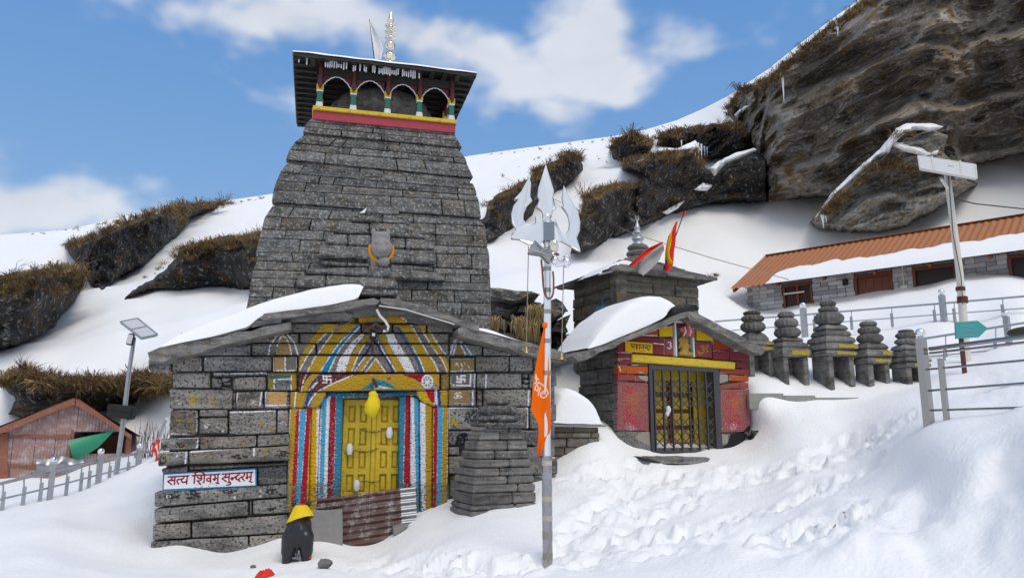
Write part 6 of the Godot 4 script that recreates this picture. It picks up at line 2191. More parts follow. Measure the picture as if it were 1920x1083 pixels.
	letters(c, 1168, 634, 22.75, [[680, 530, 760, 540], [790, 545, 850, 540], [870, 550, 920, 545]], 0.012, Vector3(0.76, 0.36, 0.06))
	var bq := outline_on(TS, za.call([198, 474, 502, 494, 502, 380, 195, 354]), 0.03)
	var board := thing("name_board", "small yellow name board with black lettering on the shrine front", "sign", TS)
	obj("panel", stone_mesh(bq, 0, 0, 0.035, -0.012, 0.003, Color.WHITE, c.uvo, c.uvs, 0.1), canvas_mat(c, 0.1, 0.5), board)
	# ---- folding gate
	var gate := thing("folding_gate", "dark iron folding gate with crossed bars closing the painted shrine", "gate", TS)
	var gb := on(TS, 1285, 846, 0.0).y
	var gf := MB.new()
	gf.box(Vector3(gl, gb - 0.3, -0.05), Vector3(gl + 0.075, gt, 0.03), Transform3D(), 0.008)
	gf.box(Vector3(gr - 0.13, gb - 0.3, -0.05), Vector3(gr, gt - 0.06, 0.03), Transform3D(), 0.008)
	gf.box(Vector3(gl, gt - 0.10, -0.045), Vector3(gr, gt, 0.025), Transform3D(), 0.008)
	gf.box(Vector3(gl, gb - 0.02, -0.045), Vector3(gr, gb + 0.02, 0.02), Transform3D(), 0.006)
	obj("gate_frame", gf, M.gate, gate)
	var bars := []
	for k in 8:
		bars.append(lerpf(gl + 0.11, gr - 0.13, k / 7.0))
	for x in bars:
		var mb := MB.new()
		mb.box(Vector3(x - 0.014, gb, -0.012), Vector3(x + 0.014, gt - 0.08, 0.03), Transform3D(), 0.004)
		obj("bar", mb, M.gate, gate)
	var gh := gt - gb
	for i in bars.size() - 1:
		for band in [[0.06, 0.40], [0.50, 0.84]]:
			for k in 3:
				var y0: float = gb + gh * lerpf(band[0], band[1], k / 3.0)
				var y1: float = gb + gh * lerpf(band[0], band[1], (k + 1) / 3.0)
				for s in 2:
					var mb := MB.new()
					var a := Vector3(bars[i], y0 if s else y1, -0.02 + 0.012 * s)
					var b := Vector3(bars[i + 1], y1 if s else y0, -0.02 + 0.012 * s)
					var d := (b - a).normalized()
					mb.box(Vector3(0, -0.011, -0.003), Vector3(a.distance_to(b), 0.011, 0.003), Transform3D(Basis(d, Vector3(-d.y, d.x, 0), Vector3.BACK), a))
					obj("lattice_bar", mb, M.gate, gate)
	var lock := MB.new()
	lock.ball(Vector3(bars[1] + 0.08, gb + gh * 0.48, 0.05), Vector3(0.05, 0.075, 0.04))
	lock.ball(Vector3(bars[1] + 0.05, gb + gh * 0.43, 0.05), Vector3(0.04, 0.05, 0.035))
	tag(obj("padlock_cover", lock, M.white_cloth), "white cloth tied over the lock of the folding gate", "padlock cover").transform = TS
	# ---- the yellow inner door seen through the gate
	var inner := MB.new()
	var iz := -0.42
	inner.box(Vector3(gl, gb - 0.1, iz - 0.05), Vector3(gl + 0.26, gt, iz), Transform3D(), 0.01)
	inner.box(Vector3(gr - 0.30, gb - 0.1, iz - 0.05), Vector3(gr, gt, iz), Transform3D(), 0.01)
	inner.box(Vector3(gl + 0.1, gt - 0.26, iz - 0.04), Vector3(gr - 0.1, gt, iz + 0.03), Transform3D(), 0.01)
	var din := obj("inner_door", inner, M.yellow, t)
	for k in 2:
		var xa := lerpf(gl + 0.28, gr - 0.32, k / 2.0)
		var xb := lerpf(gl + 0.28, gr - 0.32, (k + 1) / 2.0)
		var mb := MB.new()
		mb.box(Vector3(xa, gb - 0.1, iz - 0.09), Vector3(xb - 0.02, gt - 0.26, iz - 0.06), Transform3D(), 0.01)
		obj("door_leaf", mb, M.door_brown, din)
		for j in 4:
			var p := MB.new()
			var y0 := gb + 0.16 + j * 0.32
			p.box(Vector3(xa + 0.05, y0, iz - 0.07), Vector3(xb - 0.07, y0 + 0.24, iz - 0.04), Transform3D(), 0.02)
			obj("door_panel", p, M.yellow, din)
	# ---- porch roof
	for q in [[[1073, 669, 1140, 643, 1286, 585, 1291, 594, 1150, 650, 1083, 680], 0.32], [[1286, 585, 1300, 583, 1370, 618, 1438, 657, 1428, 665, 1400, 653, 1291, 596], 0.32]]:
		obj("roof_slab", extruded(outline_on(TS, zoomed(0, 0, 1, q[0]), q[1]), q[1], -1.2, 5, 0.009), M.stone_bare, t)
	obj("ridge_stone", extruded(outline_on(TS, zoomed(1050, 480, 6, [1175, 690, 1190, 610, 1240, 570, 1330, 540, 1540, 545, 1565, 600, 1400, 635]), 0.1), 0.1, -0.9, 4, 0.012), M.rock, t)
	roof_snow("thick pillow of snow on the roof of the painted shrine", [1100, 652, 1118, 624, 1150, 590, 1180, 568, 1210, 554, 1240, 551, 1262, 559, 1278, 571], [1101, 654, 1130, 645, 1160, 632, 1190, 620, 1220, 607, 1240, 597, 1247, 590, 1250, 578], 0.22, -1.0, TS)
	# ---- tower behind
	var tz := -1.35
	var ul := on(TS, 1157, 560, tz).x
	var ur := on(TS, 1312, 560, tz).x
	var yt := on(TS, 1235, 512, tz).y
	var back := on_side(TS, 1074, 600, ul).z
	var w := ur - ul
	var d := tz - back
	var cy := -0.8
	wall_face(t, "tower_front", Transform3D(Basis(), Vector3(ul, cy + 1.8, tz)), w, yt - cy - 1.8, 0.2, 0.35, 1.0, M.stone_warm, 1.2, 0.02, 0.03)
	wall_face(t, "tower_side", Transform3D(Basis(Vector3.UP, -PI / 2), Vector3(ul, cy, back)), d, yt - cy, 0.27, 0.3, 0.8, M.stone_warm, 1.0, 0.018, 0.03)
	var tcore := MB.new()
	tcore.box(Vector3(ul + 0.1, cy, back), Vector3(ur, yt - 0.02, tz - 0.1))
	obj("tower_core", tcore, M.stone_bare, t)
	# slate roof in layers
	var rc := Vector3((ul + ur) / 2.0, yt, (tz + back) / 2.0)
	var ex := w / 2.0 + 0.27
	var ez := d / 2.0 + 0.27
	for layer in 7:
		var f := layer / 7.0
		for side in 4:
			var tr := Transform3D(Basis(Vector3.UP, side * PI / 2), rc)
			var hx: float = (ex if side % 2 == 0 else ez) * (1.0 - f * 0.85)
			var hz: float = (ez if side % 2 == 0 else ex) * (1.0 - f * 0.85)
			var hz2: float = (ez if side % 2 == 0 else ex) * (1.0 - minf(1.0, f + 0.25) * 0.85)
			var x := -hx
			while x < hx - 0.05:
				var l := minf(rng.randf_range(0.4, 0.8), hx - x)
				var y := -0.10 + f * 0.52 + rng.randf_range(-0.02, 0.02)
				var mb := MB.new()
				mb.col = Color.WHITE * rng.randf_range(0.6, 1.0)
				var g := rng.randf_range(-0.05, 0.06)
				var lift := 0.12
				var a := Vector3(x, y, hz + g)
				var b := Vector3(x + l - 0.01, y, hz + g + rng.randf_range(-0.04, 0.04))
				var c2 := Vector3(clampf(x + l, -hx * 0.72, hx * 0.72), y + lift, hz2)
				var d2 := Vector3(clampf(x, -hx * 0.72, hx * 0.72), y + lift, hz2)
				var th := Vector3(0, 0.05, 0)
				mb.quad(tr * a, tr * b, tr * (b + th), tr * (a + th))
				mb.quad(tr * (a + th), tr * (b + th), tr * (c2 + th), tr * (d2 + th))
				mb.quad(tr * b, tr * a, tr * d2, tr * c2)
				mb.quad(tr * b, tr * c2, tr * (c2 + th), tr * (b + th))
				mb.quad(tr * d2, tr * a, tr * (a + th), tr * (d2 + th))
				obj("roof_slate", mb, M.stone_bare, t)
				x += l
	# ribbed stone crown and its metal spire
	var cb := on(TS, 1197, 489, rc.z)
	var ct0 := Transform3D(Basis.from_scale(Vector3(1.3, 1.0, 1.3)), cb)
	var crown := MB.new()
	crown.box(Vector3(-0.24, -0.25, -0.24), Vector3(0.24, -0.04, 0.24), ct0, 0.03)
	crown.box(Vector3(-0.20, -0.04, -0.20), Vector3(0.20, 0.07, 0.20), ct0, 0.03)
	crown.lathe([[0.12, 0.07], [0.19, 0.10], [0.21, 0.16], [0.19, 0.21], [0.13, 0.24], [0.17, 0.26], [0.19, 0.31], [0.16, 0.36], [0.09, 0.38]], 48, ct0, 12, 0.1)
	obj("crown_stone", crown, M.stone_bare, t)
	var spire := MB.new()
	spire.lathe([[0.1, 0.38], [0.105, 0.41], [0.06, 0.44], [0.105, 0.49], [0.11, 0.53], [0.06, 0.58], [0.05, 0.61], [0.085, 0.65], [0.085, 0.68], [0.045, 0.72], [0.04, 0.75], [0.06, 0.78], [0.04, 0.82], [0.02, 0.9], [0.008, 0.96]], 18, ct0)
	for s in [-1, 0, 1]:
		spire.tube([cb + Vector3(0, 0.95, 0), cb + Vector3(s * 0.045, 0.985, 0), cb + Vector3(s * 0.045, 1.08, 0)], [0.011, 0.011, 0.005], 6)
	obj("spire", spire, M.zinc, t)
	roof_snow("soft bank of snow on the slates of the shrine tower", [1122, 512, 1150, 494, 1168, 487, 1185, 485], [1122, 514, 1150, 508, 1168, 504, 1186, 500], tz - 0.1, tz - 1.0, TS)
	# prayer flags on a slanting pole
	var fl := thing("prayer_flags", "red and grey prayer flags tied to a slanting pole on the shrine tower", "flag", TS)
	var fz := tz + 0.42
	var pole := MB.new()
	pole.tube([on(TS, 1244, 506, fz), on(TS, 1284, 396, fz)], [0.014, 0.01], 6)
	obj("pole", pole, M.dark_wood, fl)
	var zc := func(a: Array) -> PackedVector2Array: return PackedVector2Array(zoomed(1020, 380, 3.61, a))
	cloth("red_flag", zc.call([893, 128, 835, 230, 815, 330, 808, 400, 822, 462]), zc.call([908, 130, 886, 230, 872, 330, 872, 415, 838, 466]), fz + 0.03, TS, M.red_cloth, fl, 0.05)
	cloth("torn_red_flag", zc.call([800, 262, 700, 308, 640, 360, 580, 412, 572, 425]), zc.call([806, 282, 720, 330, 665, 378, 612, 425, 590, 432]), fz + 0.06, TS, M.red_cloth, fl, 0.04)
	cloth("grey_flag", zc.call([800, 275, 722, 328, 672, 372, 632, 425, 645, 445]), zc.call([818, 320, 775, 385, 735, 430, 700, 470, 660, 500]), fz + 0.05, TS, M.grey_cloth, fl, 0.06)
	cloth("tassel", zc.call([938, 60, 930, 78]), zc.call([962, 50, 952, 84]), fz, TS, M.red_cloth, fl, 0.02)
	cloth("flag_border", zc.call([864, 175, 842, 240, 826, 330, 828, 380, 846, 415]), zc.call([876, 178, 858, 240, 840, 330, 850, 375, 868, 408]), fz + 0.085, TS, M.yellow_cloth, fl, 0.05)
	# blue hand drum on the tower's side
	var dp := on_side(TS, 1135, 581, ul) + Vector3(-0.09, 0, 0)
	var drum := MB.new()
	drum.lathe([[0.09, -0.10], [0.09, -0.05], [0.04, 0.0], [0.09, 0.05], [0.09, 0.10]], 14, Transform3D(Basis(Vector3.RIGHT, PI / 2) * Basis(), dp))
	drum.tube([dp + Vector3(0, 0.05, 0), dp + Vector3(0.05, 0.3, 0)], [0.006], 5)
	tag(obj("hand_drum", drum, M.cyan), "small blue hand drum hung on the side of the shrine tower", "drum").transform = TS
	# doorstep and foot walls
	var step := outline_on(TS, zoomed(1140, 700, 6, [440, 936, 620, 1010, 1090, 1030, 1165, 965, 1100, 945]), 0.95)
	tag(obj("doorstep", extruded(step, 0.95, 0.1, 2, 0.008), M.stone_bare), "dark slate doorstep half buried in snow before the folding gate", "step").transform = TS
	var lw := thing("low_wall", "low dry stone wall with a slab top next to the painted shrine", "wall", turned(at(1030, 868, 12.9), 0.45))
	var lt := lw.transform
	var e := on(lt, 1126, 850, 0.0)
	var ty := on(lt, 1080, 800, 0.0).y
	wall_face(lw, "wall_face", Transform3D(Basis(), Vector3(0, -0.5, 0)), e.x, ty + 0.5, 0.12, 0.14, 0.5, M.stone_warm, 0.8, 0.012, 0.03)
	var cap := MB.new()
	cap.box(Vector3(-0.05, ty, -0.8), Vector3(e.x + 0.1, ty + 0.035, 0.06), Transform3D(), 0.01)
	obj("cap_slab", cap, M.slab, lw)
	roof_snow("heap of snow piled on the low wall beside the painted shrine", [1036, 790, 1040, 760, 1052, 735, 1066, 726, 1084, 732, 1104, 745, 1118, 762, 1126, 780, 1127, 791], [1036, 792, 1050, 793, 1064, 794, 1080, 794, 1092, 794, 1104, 795, 1115, 795, 1122, 795, 1127, 795], 0.0, -0.9, lt)
	var cw := thing("retaining_wall", "cracked grey retaining wall in front of the row of small shrines", "wall", turned(at(1406, 800, 15.15), 0.02))
	var ct := cw.transform
	var wm := MB.new()
	for s in [[1404, 1470, 733, 737], [1470, 1530, 737, 741], [1530, 1612, 741, 745]]:
		var a := on(ct, s[0], s[2], 0.0)
		var b := on(ct, s[1], s[3], 0.0)
		wm.box(Vector3(a.x, b.y - 0.32, -0.4), Vector3(b.x, b.y, 0.0), Transform3D(), 0.015)
	obj("wall_face", wm, M.concrete, cw)
	var led := outline_on(TS, zoomed(1140, 700, 6, [1610, 640, 1960, 630, 1960, 660, 1700, 760, 1612, 830]), 0.2)
	tag(obj("foot_ledge", extruded(led, 0.2, -0.8, 2, 0.012, Color.WHITE), M.rock), "dark wet ledge at the corner of the painted shrine", "ledge").transform = TS


# ---------------------------------------------------------------- smooth bodies: tapered bones joined by a smooth minimum, meshed as surface nets
func net(mb: MB, bones: Array, cell: float, soft: float, t: Transform3D) -> void:
	var lo := Vector3(1e9, 1e9, 1e9)
	var hi := -lo
	for b in bones:
		for k in 2:
			var r: float = b[2 + k]
			lo = lo.min(b[k] - Vector3.ONE * (r + cell * 2))
			hi = hi.max(b[k] + Vector3.ONE * (r + cell * 2))
	var n := Vector3i(((hi - lo) / cell).ceil()) + Vector3i.ONE
	var f := PackedFloat32Array()
	f.resize(n.x * n.y * n.z)
	var i := 0
	for z in n.z:
		for y in n.y:
			for x in n.x:
				var p := lo + Vector3(x, y, z) * cell
				var s := 0.0
				for b in bones:
					var a: Vector3 = b[0]
					var e: Vector3 = b[1]
					var ab := e - a
					var h := clampf((p - a).dot(ab) / maxf(ab.length_squared(), 1e-9), 0, 1)
					var d: float = p.distance_to(a + ab * h) - lerpf(b[2], b[3], h)
					s += exp(-d / soft * 1.4)
				f[i] = -log(maxf(s, 1e-20)) * soft / 1.4
				i += 1
	var id := {}
	var base := mb.v.size()
	var step := [1, n.x, n.x * n.y]
	for z in n.z - 1:
		for y in n.y - 1:
			for x in n.x - 1:
				var o: int = x + n.x * (y + n.y * z)
				var sum := Vector3.ZERO
				var c := 0
				for e in 12:
					var ax := e / 4
					var b1 := (e % 4) & 1
					var b2 := (e % 4) >> 1
					var off := Vector3i.ZERO
					off[(ax + 1) % 3] = b1
					off[(ax + 2) % 3] = b2
					var k0: int = o + off.x + n.x * (off.y + n.y * off.z)
					var k1: int = k0 + step[ax]
					if (f[k0] < 0) != (f[k1] < 0):
						var q := Vector3(off)
						q[ax] += f[k0] / (f[k0] - f[k1])
						sum += q
						c += 1
				if c:
					var p := lo + (Vector3(x, y, z) + sum / c) * cell
					id[o] = mb.v.size()
					var g := Vector3(f[o + 1] - f[o], f[o + n.x] - f[o], f[o + n.x * n.y] - f[o])
					mb.v.append(t * p)
					mb.n.append((t.basis * g).normalized())
					mb.uv.append(Vector2.ZERO)
					mb.c.append(mb.col)
	for z in range(1, n.z - 1):
		for y in range(1, n.y - 1):
			for x in range(1, n.x - 1):
				var o: int = x + n.x * (y + n.y * z)
				for ax in 3:
					var k1: int = o + step[ax]
					if (f[o] < 0) == (f[k1] < 0):
						continue
					var s1: int = step[(ax + 1) % 3]
					var s2: int = step[(ax + 2) % 3]
					var a: int = id[o]
					var b: int = id[o - s1]
					var c: int = id[o - s1 - s2]
					var d: int = id[o - s2]
					for q in ([a, b, c, a, c, d] if f[o] >= 0 else [a, c, b, a, d, c]):
						mb.ix.append(q)


# ---------------------------------------------------------------- the row of small shrines
func small_shrine(px: float, py: float, zd: float, w: float, body: float, slabs: Array, discs: Array, label: String, turn := 0.26) -> void:
	var t := thing("miniature_shrine", label, "shrine", turned(at(px, py, zd), turn), "row of miniature stone shrines")
	var d := w * 0.85
	for s in [[0.0, 0.12], [w - 0.12, w]]:
		var mb := MB.new()
		mb.col = Color.WHITE * rng.randf_range(0.8, 1.0)
		mb.box(Vector3(s[0] + rng.randf_range(-0.01, 0.01), -0.3, -d), Vector3(s[1], body, rng.randf_range(-0.01, 0.015)), Transform3D(), 0.015)
		obj("side_slab", mb, M.stone_bare, t)
	var bk := MB.new()
	bk.box(Vector3(0.02, -0.3, -d + 0.01), Vector3(w - 0.02, body - 0.01, -d + 0.1), Transform3D(), 0.01)
	obj("back_slab", bk, M.stone_bare, t)
	var fl := MB.new()
	fl.box(Vector3(0.1, -0.3, -d + 0.05), Vector3(w - 0.1, 0.035, -0.08), Transform3D(), 0.01)
	obj("floor_slab", fl, M.stone_bare, t)
	var y := body
	for s in slabs:
		var mb := MB.new()
		var o: float = s[0]
		mb.col = Color.WHITE * rng.randf_range(0.75, 1.05)
		var z0 := -d - o
		var rows := []
		for q in [[0.0, 0.03], [0.25, 0.0], [0.7, 0.012], [1.0, 0.06]]:
			var row := []
			var i: float = q[1] + s[2] * q[0]
			var cs := [Vector2(-o + i, z0 + i), Vector2(w + o - i, z0 + i), Vector2(w + o - i, o - i), Vector2(-o + i, o - i)]
			for k in 4:
				for j in 4:
					var p: Vector2 = cs[k].lerp(cs[(k + 1) % 4], j / 4.0) + Vector2(rng.randf_range(-0.008, 0.008), rng.randf_range(-0.008, 0.008))
					row.append(Vector3(p.x, y + s[1] * q[0], p.y))
			rows.append(row)
		for j in 3:
			for k in 16:
				mb.quad(rows[j][(k + 1) % 16], rows[j][k], rows[j + 1][k], rows[j + 1][(k + 1) % 16])
		for e in [0, 3]:
			var mid := Vector3(w / 2, rows[e][0].y, -d / 2)
			for k in 16:
				if e:
					mb.tri(mid, rows[e][(k + 1) % 16], rows[e][k])
				else:
					mb.tri(mid, rows[e][k], rows[e][(k + 1) % 16])
		var so := obj("roof_stone", mb, M.stone_bare, t)
		if s.size() > 3:
			var p := MB.new()
			var hh: float = s[1] * 0.62
			var u0: float = w * s[3]
			var pts := []
			for k in 9:
				pts.append([lerpf(u0, w + o - 0.05, k / 8.0), y + s[1] * 0.1 + rng.randf_range(0, 0.02), y + s[1] * 0.1 + hh * rng.randf_range(0.75, 1.0)])
			for k in 8:
				p.quad(Vector3(pts[k][0], pts[k][1], o + 0.004), Vector3(pts[k + 1][0], pts[k + 1][1], o + 0.004), Vector3(pts[k + 1][0], pts[k + 1][2], o + 0.004), Vector3(pts[k][0], pts[k][2], o + 0.004))
			obj("yellow_daub", p, M.yellow_dry, so)
		y += s[1]
	for s in discs:
		var mb := MB.new()
		mb.col = Color.WHITE * rng.randf_range(0.65, 0.95)
		var pr := []
		for k in 9:
			var f := k / 8.0
			pr.append([s[0] * (0.62 + 0.38 * pow(sin(PI * clampf(f, 0.02, 0.98)), 0.6)), y + s[1] * f, sin(PI * f)])
		mb.lathe(pr, 64, turned(Vector3(w / 2 + rng.randf_range(-0.015, 0.015), 0, -d / 2), rng.randf()), 16, 0.13)
		obj("ribbed_disc", mb, M.stone_bare, t)
		y += s[1]


func build_small_shrines() -> void:
	small_shrine(1408, 716, 16.0, 0.58, 0.66, [[0.06, 0.12, 0.0, 0.45], [0.05, 0.12, 0.05, 0.7], [-0.02, 0.2, 0.1]], [[0.27, 0.21], [0.25, 0.15], [0.19, 0.09]], "miniature stone shrine touching the painted shrine's roof, three ribbed discs on top")
	small_shrine(1473, 722, 15.8, 0.60, 0.60, [[0.05, 0.20, 0.0, 0.3], [0.03, 0.13, 0.05], [-0.03, 0.10, 0.05]], [[0.28, 0.21], [0.25, 0.20], [0.18, 0.14]], "miniature stone shrine with one broad yellow stripe and a flat topmost disc")
	small_shrine(1557, 728, 15.7, 0.64, 0.68, [[0.06, 0.14, 0.0, 0.3], [0.09, 0.14, 0.03, 0.35], [0.06, 0.14, 0.03], [0.0, 0.14, 0.03], [-0.03, 0.13, 0.06]], [[0.31, 0.25], [0.21, 0.13], [0.17, 0.13]], "tallest miniature stone shrine with five stacked roof stones")
	small_shrine(1634, 732, 15.7, 0.50, 0.56, [[0.05, 0.15, 0.0, 0.25], [0.08, 0.16, 0.04, 0.6], [0.03, 0.14, 0.05]], [[0.27, 0.19], [0.23, 0.15], [0.18, 0.12]], "miniature stone shrine with three roof stones, between the tallest one and the end one")
	small_shrine(1706, 736, 15.6, 0.52, 0.52, [[0.05, 0.12, 0.0, 0.3], [0.07, 0.11, 0.03, 0.35], [0.04, 0.14, 0.04], [0.01, 0.12, 0.05]], [[0.25, 0.13], [0.22, 0.13], [0.16, 0.06]], "lowest miniature stone shrine, behind the steel railing post")


# ---------------------------------------------------------------- the long building with the orange roof
func build_building() -> void:
	var tb := turned(at(1402, 600, 30.0), -0.742)
	var t := thing("long_building", "long low building with an orange metal roof and grey stone cladding", "building", tb)
	var far := 15.0
	var top := on(tb, 1402, 538, 0.0).y
	var px_x := func(px: float, py: float) -> float: return on(tb, px, py, 0.0).x
	var core := MB.new()
	core.box(Vector3(0.02, -2.5, -5.0), Vector3(far, top, -0.08))
	var wall := obj("wall", core, M.cladding[1], t)
	# openings: picture columns, rows, material
	var holes := []
	for q in [[1470, 1526, 531, 594], [1604, 1676, 510, 566], [1713, 1796, 492, 556], [1893, 1990, 468, 540]]:
		holes.append([px_x.call(q[0], (q[2] + q[3]) / 2.0), px_x.call(q[1], (q[2] + q[3]) / 2.0)])
	# cladding tiles
	var y := -1.2
	var row := 0
	while y < top - 0.02:
		var h := minf(0.155, top - y)
		var x := -0.02 + (0.3 if row % 2 else 0.0)
		while x < far:
			var l := 0.30 + 0.30 * float(rng.randi() % 2)
			var a := maxf(x, 0.0)
			var b := minf(x + l, far)
			var ok := b - a > 0.05
			for ho in holes:
				if a < ho[1] and b > ho[0]:
					if (a + b) / 2 < (ho[0] + ho[1]) / 2:
						b = minf(b, ho[0])
					else:
						a = maxf(a, ho[1])
					if b - a < 0.06:
						ok = false
			if ok:
				var mb := MB.new()
				var jut := 0.02 if rng.randf() < 0.7 else 0.055
				mb.col = Color.WHITE * rng.randf_range(0.8, 1.1)
				mb.box(Vector3(a + 0.004, y + 0.004, -0.06), Vector3(b - 0.004, y + h - 0.004, jut), Transform3D(), 0.01)
				obj("cladding_tile", mb, M.cladding[rng.randi() % 3], wall)
			x += l
		y += h
		row += 1
	# doors and windows
	for i in 4:
		var a: float = holes[i][0]
		var b: float = holes[i][1]
		var fm := MB.new()
		for s in [[a, a + 0.09], [b - 0.09, b]]:
			fm.box(Vector3(s[0], -1.2, -0.07), Vector3(s[1], top - 0.12, 0.06), Transform3D(), 0.01)
		fm.box(Vector3(a, top - 0.22, -0.07), Vector3(b, top - 0.12, 0.07), Transform3D(), 0.01)
		if i == 0:
			fm.box(Vector3((a + b) / 2 - 0.05, -1.2, -0.07), Vector3((a + b) / 2 + 0.05, top - 0.2, 0.065), Transform3D(), 0.01)
		var door := obj(["window", "door", "door", "door"][i], fm, M.door_brown, t)
		var lf := MB.new()
		lf.box(Vector3(a + 0.09, -1.2, -0.09), Vector3(b - 0.09, top - 0.22, -0.03 if i < 2 else -0.06), Transform3D(), 0.01)
		obj("door_leaf", lf, M.door_brown if i == 1 else M.door_dark, door)
		if i == 0:
			for k in 9:
				for s in [-1.0, 1.0]:
					var g := MB.new()
					var x0 := lerpf(a + 0.12, b - 0.12, k / 9.0)
					g.tube([Vector3(x0, 0.1, -0.02), Vector3(x0 + s * 0.12, top - 0.3, -0.02)], [0.008], 4)
					obj("lattice_bar", g, M.door_brown, door)
			var bar := MB.new()
			bar.box(Vector3(a + 0.05, top * 0.62, 0.06), Vector3(b - 0.3, top * 0.62 + 0.06, 0.08))
			obj("cross_bar", bar, M.pole_white, door)
		if i == 1:
			for k in 4:
				var p := MB.new()
				p.box(Vector3(lerpf(a + 0.1, b - 0.1, k / 4.0) + 0.01, -1.2, -0.04), Vector3(lerpf(a + 0.1, b - 0.1, (k + 1) / 4.0) - 0.01, top - 0.24, -0.02), Transform3D(), 0.006)
				obj("door_board", p, M.door_brown, door)
	# roof: corrugated sheets on both sides
	var e0 := on(tb, 1368, 542, 0.95)
	var r0 := on(tb, 1441, 478, -2.6)
	var x0 := minf(e0.x, r0.x)
	var mb := MB.new()
	var rows := [[], []]
	var back := []
	var n := 520
	for i in n + 1:
		var x := lerpf(x0, far + 0.5, i / float(n))
		var wv := 0.022 * sin(x * TAU / 0.23)
		rows[0].append(Vector3(x, e0.y + wv, 0.95))
		rows[1].append(Vector3(x, r0.y + wv, -2.6))
		back.append(Vector3(x, e0.y - 0.3 + wv, -6.2))
	mb.sheet(rows, false)
	mb.sheet([rows[1], back], false)
	var roof := obj("roof", mb, M.roof_orange, t)
	var cap := MB.new()
	for k in 2:
		var s := 0.22 if k == 0 else -0.22
		cap.quad(Vector3(x0 - 0.02, r0.y + 0.045, -2.6), Vector3(x0 - 0.02, r0.y - 0.02, -2.6 + s), Vector3(far + 0.5, r0.y - 0.02, -2.6 + s), Vector3(far + 0.5, r0.y + 0.045, -2.6))
	obj("ridge_cap", cap, M.roof_orange, roof)
	for k in 9:
		var x := x0 + 0.15 + k * 1.75
		var rf := MB.new()
		var sd := Vector3(0, e0.y - r0.y, 3.55).normalized()
		rf.box(Vector3(-0.05, -0.15, -1.0), Vector3(0.05, -0.03, 0.0), Transform3D(Basis(Vector3.RIGHT, sd.cross(Vector3.RIGHT), sd), Vector3(x, e0.y, 0.92)), 0.01)
		obj("rafter", rf, M.door_brown, t)
	var gable := MB.new()
	gable.col = Color(0.8, 0.8, 0.8)
	gable.tri(Vector3(0.03, top - 0.05, -0.1), Vector3(0.03, r0.y - 0.1, -2.6), Vector3(0.03, top - 0.05, -5.0))
	gable.tri(Vector3(0.03, top - 0.05, -5.0), Vector3(0.03, r0.y - 0.1, -2.6), Vector3(0.03, top - 0.05, -0.1))
	obj("gable", gable, M.cladding[0], t)
	# snow along the eaves
	var slope := Vector3(0, r0.y - e0.y, -3.55)
	var sn := MB.new()
	var srows := []
	var lip := FastNoiseLite.new()
	lip.seed = 77
	lip.frequency = 0.7
	lip.fractal_octaves = 3
	var start := on(tb, 1437, 530, 0.95).x
	for j in 9:
		var f := j / 8.0
		var r := []
		for i in 150:
			var x := lerpf(start, far + 0.5, i / 149.0)
			var reach := (0.36 + lip.get_noise_1d(x) * 0.14) * smoothstep(0.0, 0.05, i / 149.0 + 0.006)
			var th := 0.20 * sqrt(maxf(0.0, sin(PI * clampf(f * 0.94 + 0.06, 0, 1)))) * smoothstep(0.0, 0.02, i / 149.0)
			if j == 0:
				th = -0.02
			r.append(Vector3(x, e0.y, 1.0) + slope * (f * reach) + Vector3(0, 0.03 + th, 0.03 * sin(f * PI)))
		srows.append(r)
	sn.sheet(srows, false)
	tag(obj("roof_snow", sn, M.roof_snow), "band of snow lying along the eaves of the orange metal roof", "snow").transform = tb
	var lamp := MB.new()
	var lp := on(tb, 1585, 528, 0.1)
	lamp.box(lp + Vector3(-0.09, -0.13, -0.1), lp + Vector3(0.09, 0.1, 0.03), Transform3D(), 0.02)
	tag(obj("wall_speaker", lamp, M.black), "small black box fixed under the eaves between window and brown door", "speaker").transform = tb
	var sw := MB.new()
	var sp := on(tb, 1696, 538, 0.06)
	sw.box(sp + Vector3(-0.11, -0.06, -0.06), sp + Vector3(0.11, 0.07, 0.03), Transform3D(), 0.01)
	sw.tube([sp, sp + Vector3(0, 0.9, 0)], [0.02], 6)
	tag(obj("switch_box", sw, M.pole_white), "white switch box with a conduit on the clad wall", "switch box").transform = tb


